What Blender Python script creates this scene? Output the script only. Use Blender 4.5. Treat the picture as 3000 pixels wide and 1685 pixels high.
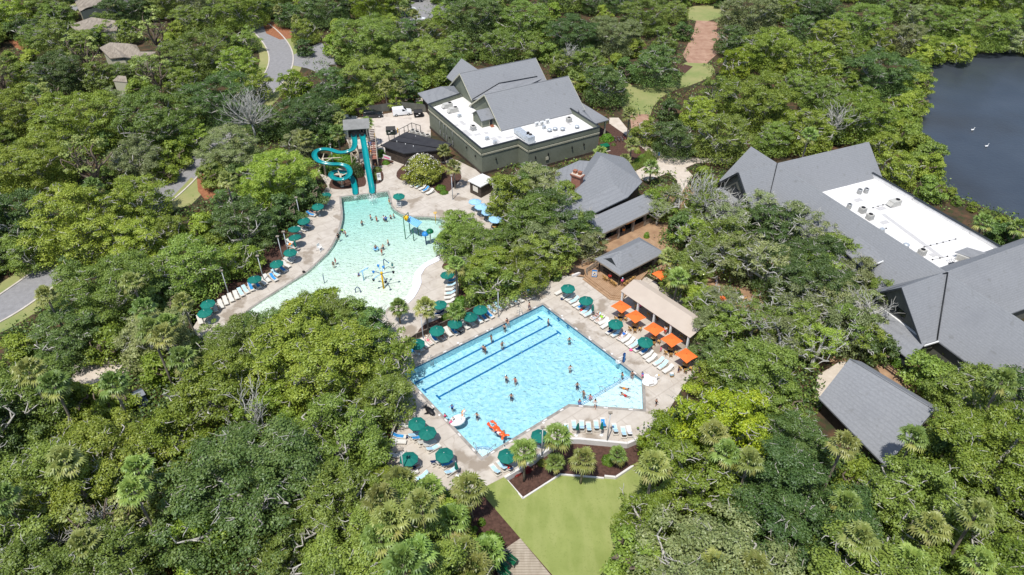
import bpy, bmesh, math, random
import numpy as np
from mathutils import Vector, Matrix
from mathutils.geometry import tessellate_polygon
random.seed(11); RNG = np.random.default_rng(11)
PI = math.pi; RAD = math.radians
scene = bpy.context.scene; COL = scene.collection
for o in list(bpy.data.objects): bpy.data.objects.remove(o)

# ------------------------------------------------ camera, sky, sun, exposure
CAMH, PITCH, ROLL, FPX = 70.0, RAD(37.4), RAD(0.18), 2075.0
cam = bpy.data.cameras.new('camera'); camo = bpy.data.objects.new('camera', cam); COL.objects.link(camo)
_c, _s = math.cos(PITCH), math.sin(PITCH); _cr, _sr = math.cos(ROLL), math.sin(ROLL)
_R0, _F, _D0 = np.array([1, 0, 0.]), np.array([0, _c, -_s]), np.array([0, -_s, -_c])
_R, _D = _cr*_R0 + _sr*_D0, -_sr*_R0 + _cr*_D0
camo.matrix_world = Matrix(((_R[0], -_D[0], -_F[0], 0), (_R[1], -_D[1], -_F[1], 0), (_R[2], -_D[2], -_F[2], CAMH), (0, 0, 0, 1)))
cam.sensor_fit = 'HORIZONTAL'; cam.sensor_width = 36; cam.lens = FPX/3000*36; cam.clip_start = 1; cam.clip_end = 3000
scene.camera = camo
SUN_EL = RAD(66); SUN_AZ = RAD(203)      # azimuth of the sun, clockwise from +y
w = bpy.data.worlds.new('World'); scene.world = w; w.use_nodes = True
nt = w.node_tree; bg = nt.nodes['Background']; sky = nt.nodes.new('ShaderNodeTexSky')
sky.sky_type = 'NISHITA'; sky.sun_disc = False; sky.sun_elevation = SUN_EL; sky.sun_rotation = SUN_AZ
nt.links.new(sky.outputs[0], bg.inputs[0]); bg.inputs[1].default_value = 0.15
sl = bpy.data.lights.new('sun', 'SUN'); sl.energy = 4.6; sl.angle = RAD(0.53); sl.color = (1, .96, .9)
so = bpy.data.objects.new('sun', sl); COL.objects.link(so)
sd = Vector((math.sin(SUN_AZ)*math.cos(SUN_EL), math.cos(SUN_AZ)*math.cos(SUN_EL), math.sin(SUN_EL)))
so.rotation_euler = sd.to_track_quat('Z', 'Y').to_euler(); so.location = sd*200
scene.view_settings.view_transform = 'Standard'; scene.view_settings.look = 'None'
scene.view_settings.exposure = 0.0; scene.view_settings.gamma = 1
scene.render.engine = 'CYCLES'
try:
    scene.cycles.max_bounces = 6; scene.cycles.transparent_max_bounces = 12; scene.cycles.transmission_bounces = 4
    scene.cycles.diffuse_bounces = 3; scene.cycles.volume_bounces = 0; scene.cycles.caustics_reflective = False; scene.cycles.caustics_refractive = False
except Exception: pass

# ------------------------------------------------ survey: sight lines of the reference views turned into ground points
VW = dict(Z1=(0,0,2.576),Z2=(900,100,2.894),Z3=(1200,130,3.0787),Z4=(1900,0,2.342),Z5=(500,500,2.894),Z6=(900,550,3.2156),Z7=(1400,550,2.6309),Z8=(2050,400,2.0672),Y1=(0,500,2.411),Y2=(1100,800,3.617),Y3=(1550,800,3.618),Y4=(1100,1100,2.4735),Y5=(1800,1000,2.1125),Y6=(0,1000,2.1125),X1=(700,0,3.68),X2=(1300,0,3.215),X3=(2500,600,2.894),X4=(1600,400,4.2933),X5=(1640,660,8.0375),X6=(880,330,5.7875),X7=(1120,1180,6.0289),X8=(1960,740,5.566),S=(0,0,1.0))
def P(u, v, z=0.0):
    d = _R*(u-1500)/FPX + _D*(v-842.5)/FPX + _F
    t = (z-CAMH)/d[2]; q = d*t
    return Vector((q[0], q[1], z))
def p(k, x, y, z=0.0):
    a = VW[k]; return P(a[0]+x/a[2], a[1]+y/a[2], z)
def Q(pt):
    d = np.array(pt, float)-np.array([0, 0, CAMH]); z = d@_F
    return 1500+FPX*(d@_R)/z, 842.5+FPX*(d@_D)/z, z
def az(deg): a = RAD(deg); return Vector((math.sin(a), math.cos(a), 0))
def rz_of(deg): return RAD(90-deg)       # z rotation that turns local +x to compass azimuth deg

# ------------------------------------------------ mesh helpers
class MB:
    def __init__(s): s.v = []; s.f = []; s.sm = []
    def add(s, vs, fs, smooth=False):
        b = len(s.v); s.v += [tuple(q) for q in vs]; s.f += [tuple(i+b for i in f) for f in fs]; s.sm += [smooth]*len(fs); return s
    def box(s, x0, x1, y0, y1, z0, z1):
        return s.add([(x0,y0,z0),(x1,y0,z0),(x1,y1,z0),(x0,y1,z0),(x0,y0,z1),(x1,y0,z1),(x1,y1,z1),(x0,y1,z1)],
                     [(0,3,2,1),(4,5,6,7),(0,1,5,4),(1,2,6,5),(2,3,7,6),(3,0,4,7)])
    def cbox(s, c, sx, sy, sz, rz=0, rx=0):
        m = Matrix.Rotation(rz, 3, 'Z') @ Matrix.Rotation(rx, 3, 'X')
        vs = [Vector(c)+m@Vector((a*sx/2, b*sy/2, d*sz/2)) for d in (-1,1) for (a,b) in ((-1,-1),(1,-1),(1,1),(-1,1))]
        return s.add(vs, [(0,3,2,1),(4,5,6,7),(0,1,5,4),(1,2,6,5),(2,3,7,6),(3,0,4,7)])
    def poly(s, pts): return s.add(pts, [tuple(range(len(pts)))])
    def prism(s, pts, z0, z1):
        n = len(pts); a = sum(pts[i][0]*pts[(i+1)%n][1]-pts[(i+1)%n][0]*pts[i][1] for i in range(n))
        if a < 0: pts = pts[::-1]
        vs = [(q[0],q[1],z0) for q in pts]+[(q[0],q[1],z1) for q in pts]
        tri = tessellate_polygon([[Vector((q[0],q[1],0)) for q in pts]])
        fs = []
        for t in tri:
            a2 = (pts[t[1]][0]-pts[t[0]][0])*(pts[t[2]][1]-pts[t[0]][1])-(pts[t[2]][0]-pts[t[0]][0])*(pts[t[1]][1]-pts[t[0]][1])
            if a2 < 0: t = (t[0],t[2],t[1])
            fs.append(tuple(i+n for i in t)); fs.append(tuple(reversed(t)))
        fs += [(i,(i+1)%n,n+(i+1)%n,n+i) for i in range(n)]
        return s.add(vs, fs)
    def slab(s, pts, t):       # planar-ish polygon given thickness t downwards
        n = len(pts); vs = [Vector(q) for q in pts]; nn = Vector((0,0,0))
        for i in range(n): nn += vs[i].cross(vs[(i+1)%n])
        if nn.z < 0: vs = vs[::-1]
        lo = [q-Vector((0,0,t)) for q in vs]
        return s.add(vs+lo, [tuple(range(n)), tuple(range(2*n-1, n-1, -1))]+[(i, n+i, n+(i+1)%n, (i+1)%n) for i in range(n)])
    def wallq(s, a, b, z0a, z1a, z0b=None, z1b=None, t=.2):    # vertical wall piece from a to b
        z0b = z0a if z0b is None else z0b; z1b = z1a if z1b is None else z1b
        d = Vector((b[0]-a[0], b[1]-a[1], 0)).normalized(); n = Vector((-d.y, d.x, 0))*t/2
        A, B = Vector((a[0],a[1],0)), Vector((b[0],b[1],0)); U = Vector((0,0,1))
        vs = [A-n+U*z0a, B-n+U*z0b, B+n+U*z0b, A+n+U*z0a, A-n+U*z1a, B-n+U*z1b, B+n+U*z1b, A+n+U*z1a]
        return s.add(vs, [(0,3,2,1),(4,5,6,7),(0,1,5,4),(1,2,6,5),(2,3,7,6),(3,0,4,7)])
    def tube(s, path, rad, n=6, smooth=True, cap=True):
        path = [Vector(q) for q in path]; m = len(path)
        if not hasattr(rad, '__len__'): rad = [rad]*m
        vs = []; up = None
        for i, q in enumerate(path):
            t = (path[min(i+1, m-1)]-path[max(i-1, 0)])
            if t.length < 1e-9: t = Vector((0,0,1))
            t.normalize()
            if up is None: up = Vector((1,0,0)) if abs(t.z) > .8 else Vector((0,0,1))
            a = t.cross(up)
            if a.length < 1e-4: a = t.cross(Vector((0,1,0)))
            a.normalize(); b = a.cross(t); up = b
            for k in range(n):
                g = 2*PI*k/n; vs.append(q+(a*math.cos(g)+b*math.sin(g))*rad[i])
        fs = [(i*n+k, i*n+(k+1)%n, (i+1)*n+(k+1)%n, (i+1)*n+k) for i in range(m-1) for k in range(n)]
        if cap: fs += [tuple(range(n-1,-1,-1)), tuple((m-1)*n+k for k in range(n))]
        return s.add(vs, fs, smooth)
    def lathe(s, prof, n=16, c=(0,0,0), smooth=True, ph=0, sx=1, sy=1):
        vs = [(c[0]+r*math.cos(2*PI*k/n+ph)*sx, c[1]+r*math.sin(2*PI*k/n+ph)*sy, c[2]+z) for r, z in prof for k in range(n)]
        fs = [(i*n+k, i*n+(k+1)%n, (i+1)*n+(k+1)%n, (i+1)*n+k) for i in range(len(prof)-1) for k in range(n)]
        return s.add(vs, fs, smooth)
    def ball(s, c, rx, ry=None, rz=None, n=10, m=6, M=None):
        ry = ry or rx; rz = rz or rx; vs = []
        for i in range(m+1):
            th = PI*i/m
            for k in range(n):
                ph = 2*PI*k/n; q = Vector((rx*math.sin(th)*math.cos(ph), ry*math.sin(th)*math.sin(ph), -rz*math.cos(th)))
                if M: q = M@q
                vs.append(Vector(c)+q)
        fs = [(i*n+k, i*n+(k+1)%n, (i+1)*n+(k+1)%n, (i+1)*n+k) for i in range(m) for k in range(n)]
        return s.add(vs, fs, True)
    def torus(s, c, R, r, n=20, m=8, sx=1, sy=1):
        vs = [(c[0]+(R+r*math.cos(b))*math.cos(a)*sx, c[1]+(R+r*math.cos(b))*math.sin(a)*sy, c[2]+r*math.sin(b)) for a in [2*PI*i/n for i in range(n)] for b in [2*PI*j/m for j in range(m)]]
        fs = [(i*m+j, ((i+1)%n)*m+j, ((i+1)%n)*m+(j+1)%m, i*m+(j+1)%m) for i in range(n) for j in range(m)]
        return s.add(vs, fs, True)
    def mesh(s, name):
        me = bpy.data.meshes.new(name); me.from_pydata([tuple(q) for q in s.v], [], s.f)
        me.polygons.foreach_set('use_smooth', s.sm); me.update(); return me
def link(name, me, mt, parent=None, world=False):
    o = bpy.data.objects.new(name, me); COL.objects.link(o)
    if mt is not None:
        if len(me.materials) == 0: me.materials.append(mt)
        elif me.materials[0] is not mt:
            o.material_slots[0].link = 'OBJECT'; o.material_slots[0].material = mt
    if parent is not None:
        o.parent = parent
        if world: o.location = -Vector(parent['base']) if 'base' in parent else (0,0,0)
    return o
SPLIT = {'post','porch_post','leg','lean_to_roof','porch_screen','dormer_trim','bottle','pole','feet','wheel','vent_pipe','arm','bucket','rail','outer_wall','gutter','window','blind','brace','louvre','fin','claw','headlight','tail_light','light','pot','table_leg','rack_bar','roof_step','stem','base','mirror'}
def comps(mb):
    par = list(range(len(mb.v)))
    def fd(i):
        while par[i] != i: par[i] = par[par[i]]; i = par[i]
        return i
    for f in mb.f:
        for j in f[1:]:
            a, b = fd(f[0]), fd(j)
            if a != b: par[b] = a
    g = {}
    for k, f in enumerate(mb.f): g.setdefault(fd(f[0]), []).append(k)
    out = []
    for ks in g.values():
        m = MB(); mp = {}
        for k in ks:
            for i in mb.f[k]:
                if i not in mp: mp[i] = len(m.v); m.v.append(mb.v[i])
            m.f.append(tuple(mp[i] for i in mb.f[k])); m.sm.append(mb.sm[k])
        out.append(m)
    return out
def part(name, mb, mt, parent, world=False, label=None):
    if isinstance(mb, MB) and name in SPLIT:
        cs = comps(mb)
        if 1 < len(cs) <= 90:
            for c in cs: o = part1(name, c, mt, parent, world, label)
            return o
    return part1(name, mb, mt, parent, world, label)
def part1(name, mb, mt, parent, world=False, label=None):
    o = link(name, mb.mesh(name) if isinstance(mb, MB) else mb, mt, parent)
    if world:
        b = parent.matrix_basis.inverted() if parent.parent is None else (parent.parent.matrix_basis @ parent.matrix_basis).inverted()
        o.matrix_parent_inverse = b
    if label: o['label'] = label
    return o
LABELS = {}
def tag(o, label, cat, group=None):
    o['label'] = label; o['category'] = cat
    if group: o['group'] = group
    return o
def thing(name, label, cat, loc=(0,0,0), rz=0, group=None):
    o = bpy.data.objects.new(name, None); COL.objects.link(o); o.empty_display_size = .3
    o.location = loc; o.rotation_euler = (0,0,rz); return tag(o, label, cat, group)
def kids(o): return [c for c in bpy.data.objects if c.parent is o]
KC = {}
def dup(root, loc, rz=0, label=None, group=None, mats=None, scale=None, name=None):
    if root.name not in KC: KC[root.name] = [(c, kids(c)) for c in kids(root)]
    r = root.copy(); COL.objects.link(r); r.location = loc; r.rotation_euler = (0,0,rz)
    if scale is not None: r.scale = scale
    if label: r['label'] = label
    if group: r['group'] = group
    for ch, gs in KC[root.name]:
        c = ch.copy(); COL.objects.link(c); c.parent = r
        base = ch.name.split('.')[0]
        if mats and base in mats and mats[base] is not None:
            c.material_slots[0].link = 'OBJECT'; c.material_slots[0].material = mats[base]
        for g in gs:
            d = g.copy(); COL.objects.link(d); d.parent = c
    return r
def struct(name, mb, mt, kind='structure'):
    o = link(name, mb.mesh(name) if isinstance(mb, MB) else mb, mt); o['kind'] = kind; return o
def sheet(name, outer, z, mt, holes=(), kind='structure'):
    loops = [[Vector((q[0],q[1],0)) for q in outer]]+[[Vector((q[0],q[1],0)) for q in h] for h in holes]
    tri = tessellate_polygon(loops); flat = [q for l in loops for q in l]
    mb = MB(); fs = []
    for t in tri:
        a, b, c = (flat[i] for i in t)
        fs.append(t if (b-a).cross(c-a).z > 0 else (t[0],t[2],t[1]))
    mb.add([(q.x,q.y,z) for q in flat], fs); return struct(name, mb, mt, kind)
def smooth_poly(pts, it=2):        # Chaikin corner cutting of a closed outline
    for _ in range(it):
        out = []
        for i in range(len(pts)):
            a, b = Vector(pts[i]), Vector(pts[(i+1)%len(pts)]); out += [a.lerp(b,.25), a.lerp(b,.75)]
        pts = out
    return pts
def smooth_path(pts, k=6):         # Catmull-Rom through the points
    pts = [Vector(q) for q in pts]; e = [pts[0]*2-pts[1]]+pts+[pts[-1]*2-pts[-2]]; out = []
    for i in range(1, len(e)-2):
        for j in range(k):
            t = j/k; a, b, c, d = e[i-1:i+3]
            out.append(.5*((2*b)+(c-a)*t+(2*a-5*b+4*c-d)*t*t+(3*b-a-3*c+d)*t**3))
    return out+[pts[-1]]
def ring_strip(outer, wdt, z0, z1):       # coping round a closed outline, growing outwards
    n = len(outer); P2 = [Vector((q[0],q[1],0)) for q in outer]
    ar = sum(P2[i].x*P2[(i+1)%n].y-P2[(i+1)%n].x*P2[i].y for i in range(n))
    sg = 1 if ar > 0 else -1; out = []
    for i in range(n):
        a, b, c = P2[i-1], P2[i], P2[(i+1)%n]; d1 = (b-a).normalized(); d2 = (c-b).normalized()
        n1 = Vector((d1.y,-d1.x,0))*sg; n2 = Vector((d2.y,-d2.x,0))*sg; m = (n1+n2)
        m = m/(max(.3, m.length_squared/2)) if m.length > 1e-6 else n1
        out.append(b+m*wdt)
    mb = MB()
    vs = [(q.x,q.y,z1) for q in P2]+[(q.x,q.y,z1) for q in out]+[(q.x,q.y,z0) for q in P2]+[(q.x,q.y,z0) for q in out]
    fs = []
    for i in range(n):
        j = (i+1)%n
        for f in ((i,j,n+j,n+i),(n+i,n+j,3*n+j,3*n+i),(j,i,2*n+i,2*n+j)): fs.append(f if sg < 0 else f[::-1])
    mb.add(vs, fs); return mb

# ------------------------------------------------ materials
def srgb(r, g, b): return tuple(((c/255)/12.92 if c/255 <= .04045 else ((c/255+.055)/1.055)**2.4) for c in (r,g,b))
def mat(name, col, rough=.8, col2=None, sc=1.0, det=4, lo=.35, hi=.65, bump=0, bsc=20, spec=.3, metal=0, coat=0, coords='Object', rnd=0, stretch=None):
    m = bpy.data.materials.new(name); m.use_nodes = True; nt = m.node_tree; N = nt.nodes; L = nt.links
    b = N['Principled BSDF']; b.inputs['Roughness'].default_value = rough; b.inputs['Base Color'].default_value = (*col, 1)
    b.inputs['Specular IOR Level'].default_value = spec; b.inputs['Metallic'].default_value = metal; b.inputs['Coat Weight'].default_value = coat
    tc = N.new('ShaderNodeTexCoord'); src = tc.outputs[coords]
    if stretch:
        mp = N.new('ShaderNodeMapping'); mp.inputs['Scale'].default_value = stretch; L.new(src, mp.inputs[0]); src = mp.outputs[0]
    last = None
    if col2 is not None:
        nz = N.new('ShaderNodeTexNoise'); nz.inputs['Scale'].default_value = sc; nz.inputs['Detail'].default_value = det; nz.inputs['Roughness'].default_value = .62
        L.new(src, nz.inputs['Vector']); cr = N.new('ShaderNodeValToRGB')
        cr.color_ramp.elements[0].position = lo; cr.color_ramp.elements[1].position = hi
        cr.color_ramp.elements[0].color = (*col, 1); cr.color_ramp.elements[1].color = (*col2, 1)
        L.new(nz.outputs[0], cr.inputs[0]); last = cr.outputs[0]; L.new(last, b.inputs['Base Color'])
    if rnd:
        oi = N.new('ShaderNodeObjectInfo'); hs = N.new('ShaderNodeHueSaturation'); mr = N.new('ShaderNodeMapRange')
        mr.inputs['To Min'].default_value = 1-rnd; mr.inputs['To Max'].default_value = 1+rnd
        L.new(oi.outputs['Random'], mr.inputs[0]); L.new(mr.outputs[0], hs.inputs['Value'])
        if last: L.new(last, hs.inputs['Color'])
        else: hs.inputs['Color'].default_value = (*col, 1)
        last = hs.outputs[0]; L.new(last, b.inputs['Base Color'])
    if bump:
        n2 = N.new('ShaderNodeTexNoise'); n2.inputs['Scale'].default_value = bsc; n2.inputs['Detail'].default_value = 3; L.new(src, n2.inputs['Vector'])
        bp = N.new('ShaderNodeBump'); bp.inputs['Strength'].default_value = bump; bp.inputs['Distance'].default_value = .05
        L.new(n2.outputs[0], bp.inputs['Height']); L.new(bp.outputs[0], b.inputs['Normal'])
    m.diffuse_color = (*col, 1); return m
def overlay(m, tex, col, lo, hi, sc=1.0, amt=1.0, stretch=None, rot=None, bands=None):
    """second layer (stain, courses, joints) mixed over a material's base colour"""
    nt = m.node_tree; N = nt.nodes; L = nt.links; b = N['Principled BSDF']; inp = b.inputs['Base Color']
    tc = N.new('ShaderNodeTexCoord'); mp = N.new('ShaderNodeMapping'); L.new(tc.outputs['Object'], mp.inputs[0])
    if stretch: mp.inputs['Scale'].default_value = stretch
    if rot: mp.inputs['Rotation'].default_value = rot
    if tex == 'noise':
        t = N.new('ShaderNodeTexNoise'); t.inputs['Scale'].default_value = sc; t.inputs['Detail'].default_value = 5; out = t.outputs[0]
    elif tex == 'wave':
        t = N.new('ShaderNodeTexWave'); t.inputs['Scale'].default_value = sc; t.bands_direction = bands or 'Z'; t.inputs['Distortion'].default_value = .6; t.inputs['Detail Scale'].default_value = 3; out = t.outputs['Fac']
    elif tex == 'brick':
        t = N.new('ShaderNodeTexBrick'); t.inputs['Scale'].default_value = sc; t.inputs['Color1'].default_value = (0,0,0,1); t.inputs['Color2'].default_value = (.0,.0,.0,1); t.inputs['Mortar'].default_value = (1,1,1,1); t.inputs['Mortar Size'].default_value = .009; t.inputs['Bias'].default_value = -.2; out = t.outputs['Color']
    elif tex == 'voronoi':
        t = N.new('ShaderNodeTexVoronoi'); t.feature = 'DISTANCE_TO_EDGE'; t.inputs['Scale'].default_value = sc; out = t.outputs[0]
    L.new(mp.outputs[0], t.inputs['Vector'])
    mr = N.new('ShaderNodeMapRange'); mr.inputs['From Min'].default_value = lo; mr.inputs['From Max'].default_value = hi; mr.inputs['To Max'].default_value = amt; mr.clamp = True
    L.new(out, mr.inputs[0]); mx = N.new('ShaderNodeMix'); mx.data_type = 'RGBA'; L.new(mr.outputs[0], mx.inputs['Factor'])
    if inp.is_linked: L.new(inp.links[0].from_socket, mx.inputs['A'])
    else: mx.inputs['A'].default_value = inp.default_value[:]
    mx.inputs['B'].default_value = (*col, 1); L.new(mx.outputs['Result'], inp); return m
def leafmat(name, c1, c2, c3, trans=.24, hue=.015, val=.28):
    m = bpy.data.materials.new(name); m.use_nodes = True; nt = m.node_tree; N = nt.nodes; L = nt.links; N.remove(N['Principled BSDF'])
    geo = N.new('ShaderNodeNewGeometry'); cr = N.new('ShaderNodeValToRGB'); e = cr.color_ramp.elements
    e[0].color = (*c1,1); e[1].color = (*c3,1); mid = e.new(.55); mid.color = (*c2,1); e[1].position = .55; e[2].position = 1
    tc = N.new('ShaderNodeTexCoord'); nz = N.new('ShaderNodeTexNoise'); nz.inputs['Scale'].default_value = .45; nz.inputs['Detail'].default_value = 3; L.new(tc.outputs['Object'], nz.inputs['Vector'])
    mr2 = N.new('ShaderNodeMapRange'); mr2.inputs['From Min'].default_value = .3; mr2.inputs['From Max'].default_value = .7; L.new(nz.outputs[0], mr2.inputs[0])
    ad = N.new('ShaderNodeMath'); ad.operation = 'MULTIPLY_ADD'; ad.inputs[1].default_value = .5; L.new(geo.outputs['Random Per Island'], ad.inputs[0])
    ml = N.new('ShaderNodeMath'); ml.operation = 'MULTIPLY'; ml.inputs[1].default_value = .55; L.new(mr2.outputs[0], ml.inputs[0]); L.new(ml.outputs[0], ad.inputs[2])
    L.new(ad.outputs[0], cr.inputs[0])
    oi = N.new('ShaderNodeObjectInfo'); hs = N.new('ShaderNodeHueSaturation')
    mr = N.new('ShaderNodeMapRange'); mr.inputs['To Min'].default_value = .5-hue; mr.inputs['To Max'].default_value = .5+hue*.6; L.new(oi.outputs['Random'], mr.inputs[0]); L.new(mr.outputs[0], hs.inputs['Hue'])
    wn = N.new('ShaderNodeTexWhiteNoise'); wn.noise_dimensions = '1D'; L.new(oi.outputs['Random'], wn.inputs['W'])
    mv = N.new('ShaderNodeMapRange'); mv.inputs['To Min'].default_value = 1-val; mv.inputs['To Max'].default_value = 1+val; L.new(wn.outputs['Value'], mv.inputs[0]); L.new(mv.outputs[0], hs.inputs['Value'])
    L.new(cr.outputs[0], hs.inputs['Color'])
    d = N.new('ShaderNodeBsdfDiffuse'); t = N.new('ShaderNodeBsdfTranslucent'); g = N.new('ShaderNodeBsdfGlossy'); g.inputs['Roughness'].default_value = .5; g.inputs['Color'].default_value = (.9,.95,1,1)
    L.new(hs.outputs[0], d.inputs[0]); L.new(hs.outputs[0], t.inputs[0])
    m1 = N.new('ShaderNodeMixShader'); m1.inputs[0].default_value = trans; L.new(d.outputs[0], m1.inputs[1]); L.new(t.outputs[0], m1.inputs[2])
    m2 = N.new('ShaderNodeMixShader'); m2.inputs[0].default_value = .035; L.new(m1.outputs[0], m2.inputs[1]); L.new(g.outputs[0], m2.inputs[2])
    L.new(m2.outputs[0], N['Material Output'].inputs[0]); m.diffuse_color = (*c2,1); return m
def watermat(name, tint, bump=.35, bsc=1.6, rough=.06, absorb=None, dens=0, ior=1.33, refl=1.0):
    m = bpy.data.materials.new(name); m.use_nodes = True; nt = m.node_tree; N = nt.nodes; L = nt.links; N.remove(N['Principled BSDF'])
    tr = N.new('ShaderNodeBsdfTransparent'); tr.inputs[0].default_value = (*tint,1); gl = N.new('ShaderNodeBsdfGlossy'); gl.inputs['Roughness'].default_value = rough
    fr = N.new('ShaderNodeFresnel'); fr.inputs['IOR'].default_value = ior; tc = N.new('ShaderNodeTexCoord'); nz = N.new('ShaderNodeTexNoise'); nz.inputs['Scale'].default_value = bsc; nz.inputs['Detail'].default_value = 3; nz.inputs['Distortion'].default_value = .6
    L.new(tc.outputs['Object'], nz.inputs['Vector']); bp = N.new('ShaderNodeBump'); bp.inputs['Strength'].default_value = bump; bp.inputs['Distance'].default_value = .25
    L.new(nz.outputs[0], bp.inputs['Height']); L.new(bp.outputs[0], gl.inputs['Normal']); L.new(bp.outputs[0], fr.inputs['Normal'])
    mu = N.new('ShaderNodeMath'); mu.operation = 'MULTIPLY'; mu.inputs[1].default_value = refl; L.new(fr.outputs[0], mu.inputs[0])
    mx = N.new('ShaderNodeMixShader'); L.new(mu.outputs[0], mx.inputs[0]); L.new(tr.outputs[0], mx.inputs[1]); L.new(gl.outputs[0], mx.inputs[2]); L.new(mx.outputs[0], N['Material Output'].inputs[0])
    if absorb:
        va = N.new('ShaderNodeVolumeAbsorption'); va.inputs[0].default_value = (*absorb,1); va.inputs[1].default_value = dens; L.new(va.outputs[0], N['Material Output'].inputs['Volume'])
    return m
M = {}
M['floor'] = mat('forest_floor', (.035,.032,.017), .95, (.12,.065,.035), .35, 6, .38, .68, bump=.4, bsc=3)
overlay(M['floor'], 'noise', (.03,.05,.015), .52, .62, sc=.9, amt=.7)
M['straw'] = mat('pine_straw', (.22,.085,.04), .95, (.34,.15,.075), 1.5, 6, bump=.4, bsc=6)
M['mulch'] = mat('bark_mulch', (.055,.028,.02), .95, (.11,.058,.042), 3, 6, bump=.5, bsc=9)
M['terrace'] = mat('brown_terrace', (.27,.165,.095), .9, (.40,.26,.155), .6, 6, bump=.2, bsc=6)
M['sand'] = mat('pale_path', (.50,.43,.35), .9, (.60,.53,.45), .8, 5, bump=.1, bsc=8)
M['dirt'] = mat('dirt_path', (.30,.17,.115), .95, (.42,.27,.19), .5, 6)
M['lawn'] = mat('lawn', (.19,.24,.075), .95, (.32,.30,.13), .12, 6, bump=.2, bsc=10)
M['turf'] = mat('turf', (.205,.25,.065), .95, (.27,.31,.095), .22, 8, bump=.35, bsc=14)
overlay(M['turf'], 'noise', (.31,.335,.12), .48, .62, sc=.7, amt=.45, stretch=(1,.22,1), rot=(0,0,RAD(35)))
overlay(M['turf'], 'noise', (.17,.21,.05), .56, .7, sc=5, amt=.5)
M['concrete'] = mat('pool_deck_concrete', (.44,.39,.33), .85, (.545,.495,.43), .5, 6, bump=.05, bsc=8)
overlay(M['concrete'], 'noise', (.23,.18,.13), .57, .63, sc=.24, amt=.7)
overlay(M['concrete'], 'noise', (.30,.24,.18), .62, .70, sc=1.3, amt=.5, stretch=(1,.4,1), rot=(0,0,RAD(38)))
overlay(M['concrete'], 'brick', (.36,.31,.26), .8, 1.0, sc=.11, amt=.5, rot=(0,0,RAD(-38)))
M['park'] = mat('parking_concrete', (.50,.44,.38), .85, (.60,.54,.47), .4, 6)
overlay(M['park'], 'noise', (.28,.24,.20), .6, .68, sc=.35, amt=.6)
M['asphalt'] = mat('asphalt', (.225,.22,.22), .9, (.28,.275,.275), 1.2, 6)
M['curb'] = mat('kerb', (.48,.43,.37), .85, (.58,.53,.47), 1, 4)
M['coping'] = mat('coping', (.22,.20,.175), .8, (.36,.33,.295), .9, 5)
M['plaster_caustic'] = mat('pool_plaster_painted_caustics', (.37,.64,.73), .6, (.56,.81,.87), 2.0, 7, lo=.38, hi=.62)  # pale mottling imitates rippled sunlight under water, painted into the plaster colour
M['plaster_caustic2'] = mat('pool_plaster_pale', (.74,.84,.86), .6, (.85,.92,.93), 1.0, 5)
M['kidfloor'] = mat('wading_floor', (.70,.74,.62), .6, (.84,.87,.76), 1.1, 6)
M['lane'] = mat('lane_tile', (.005,.13,.36), .5, (.01,.20,.46), 2, 3)
M['bluetile'] = mat('waterline_tile', (.01,.10,.20), .4)
M['ledge'] = mat('splash_ledge', (.70,.69,.74), .7, (.78,.77,.81), .8, 4)
M['white'] = mat('white_paint', (.78,.78,.76), .5)
M['offwhite'] = mat('offwhite_frame', (.70,.66,.58), .5)
M['wallwhite'] = mat('white_wall', (.60,.58,.55), .85, (.70,.68,.65), 1, 4)
M['roofwhite'] = mat('white_membrane', (.66,.65,.63), .7, (.76,.75,.73), .35, 5)
overlay(M['roofwhite'], 'brick', (.50,.49,.47), .8, 1.0, sc=.16, amt=.5)
overlay(M['roofwhite'], 'noise', (.55,.53,.49), .5, .75, sc=.25, amt=.5)
overlay(M['roofwhite'], 'noise', (.52,.48,.44), .66, .72, sc=.45, amt=.5)
M['patch'] = mat('grey_walk_pad', (.45,.44,.43), .8, (.52,.51,.50), 3, 3)
M['shingle'] = mat('grey_shingle', (.205,.212,.222), .95, (.265,.273,.284), 3.2, 8, lo=.3, hi=.7, bump=.2, bsc=14, stretch=(1,1,3), spec=.15)
overlay(M['shingle'], 'noise', (.195,.202,.215), .55, .75, sc=.22, amt=.5)
overlay(M['shingle'], 'wave', (.17,.175,.185), .6, .95, sc=1.3, amt=.3)
overlay(M['shingle'], 'noise', (.13,.13,.12), .62, .72, sc=.9, amt=.35)
M['flash'] = mat('dark_flashing', (.02,.022,.025), .5)
M['blackroof'] = mat('black_roof', (.028,.028,.032), .8, (.04,.04,.044), .6, 4)
M['siding'] = mat('green_grey_siding', (.155,.17,.125), .8, (.20,.215,.165), .3, 4)
overlay(M['siding'], 'wave', (.07,.075,.055), .78, .98, sc=1.1, amt=.55)
M['trim'] = mat('tan_trim', (.50,.48,.36), .6)
M['trimdark'] = mat('dark_trim', (.03,.035,.04), .6)
M['screen'] = mat('green_windscreen', (.115,.115,.095), .9, (.15,.15,.125), .7, 4)
M['darkwood'] = mat('dark_wood', (.05,.038,.03), .85, (.085,.065,.05), 2, 4)
M['greywood'] = mat('weathered_wood', (.20,.17,.135), .9, (.33,.285,.23), 2, 6, stretch=(1,.15,1))
M['deckwood'] = mat('deck_boards', (.32,.20,.115), .85, (.42,.275,.165), 1.2, 5)
overlay(M['deckwood'], 'wave', (.10,.06,.035), .86, .98, sc=1.1, amt=.6, bands='Y', rot=(0,0,RAD(-52)))
M['boards'] = mat('boardwalk_boards', (.28,.23,.17), .9, (.44,.38,.30), 1.0, 6, stretch=(1,.2,1))
overlay(M['boards'], 'wave', (.12,.09,.06), .84, .97, sc=1.0, amt=.6, bands='Y')
M['barwood'] = mat('golden_wood', (.42,.24,.07), .6, (.55,.33,.11), 3, 3)
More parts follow.
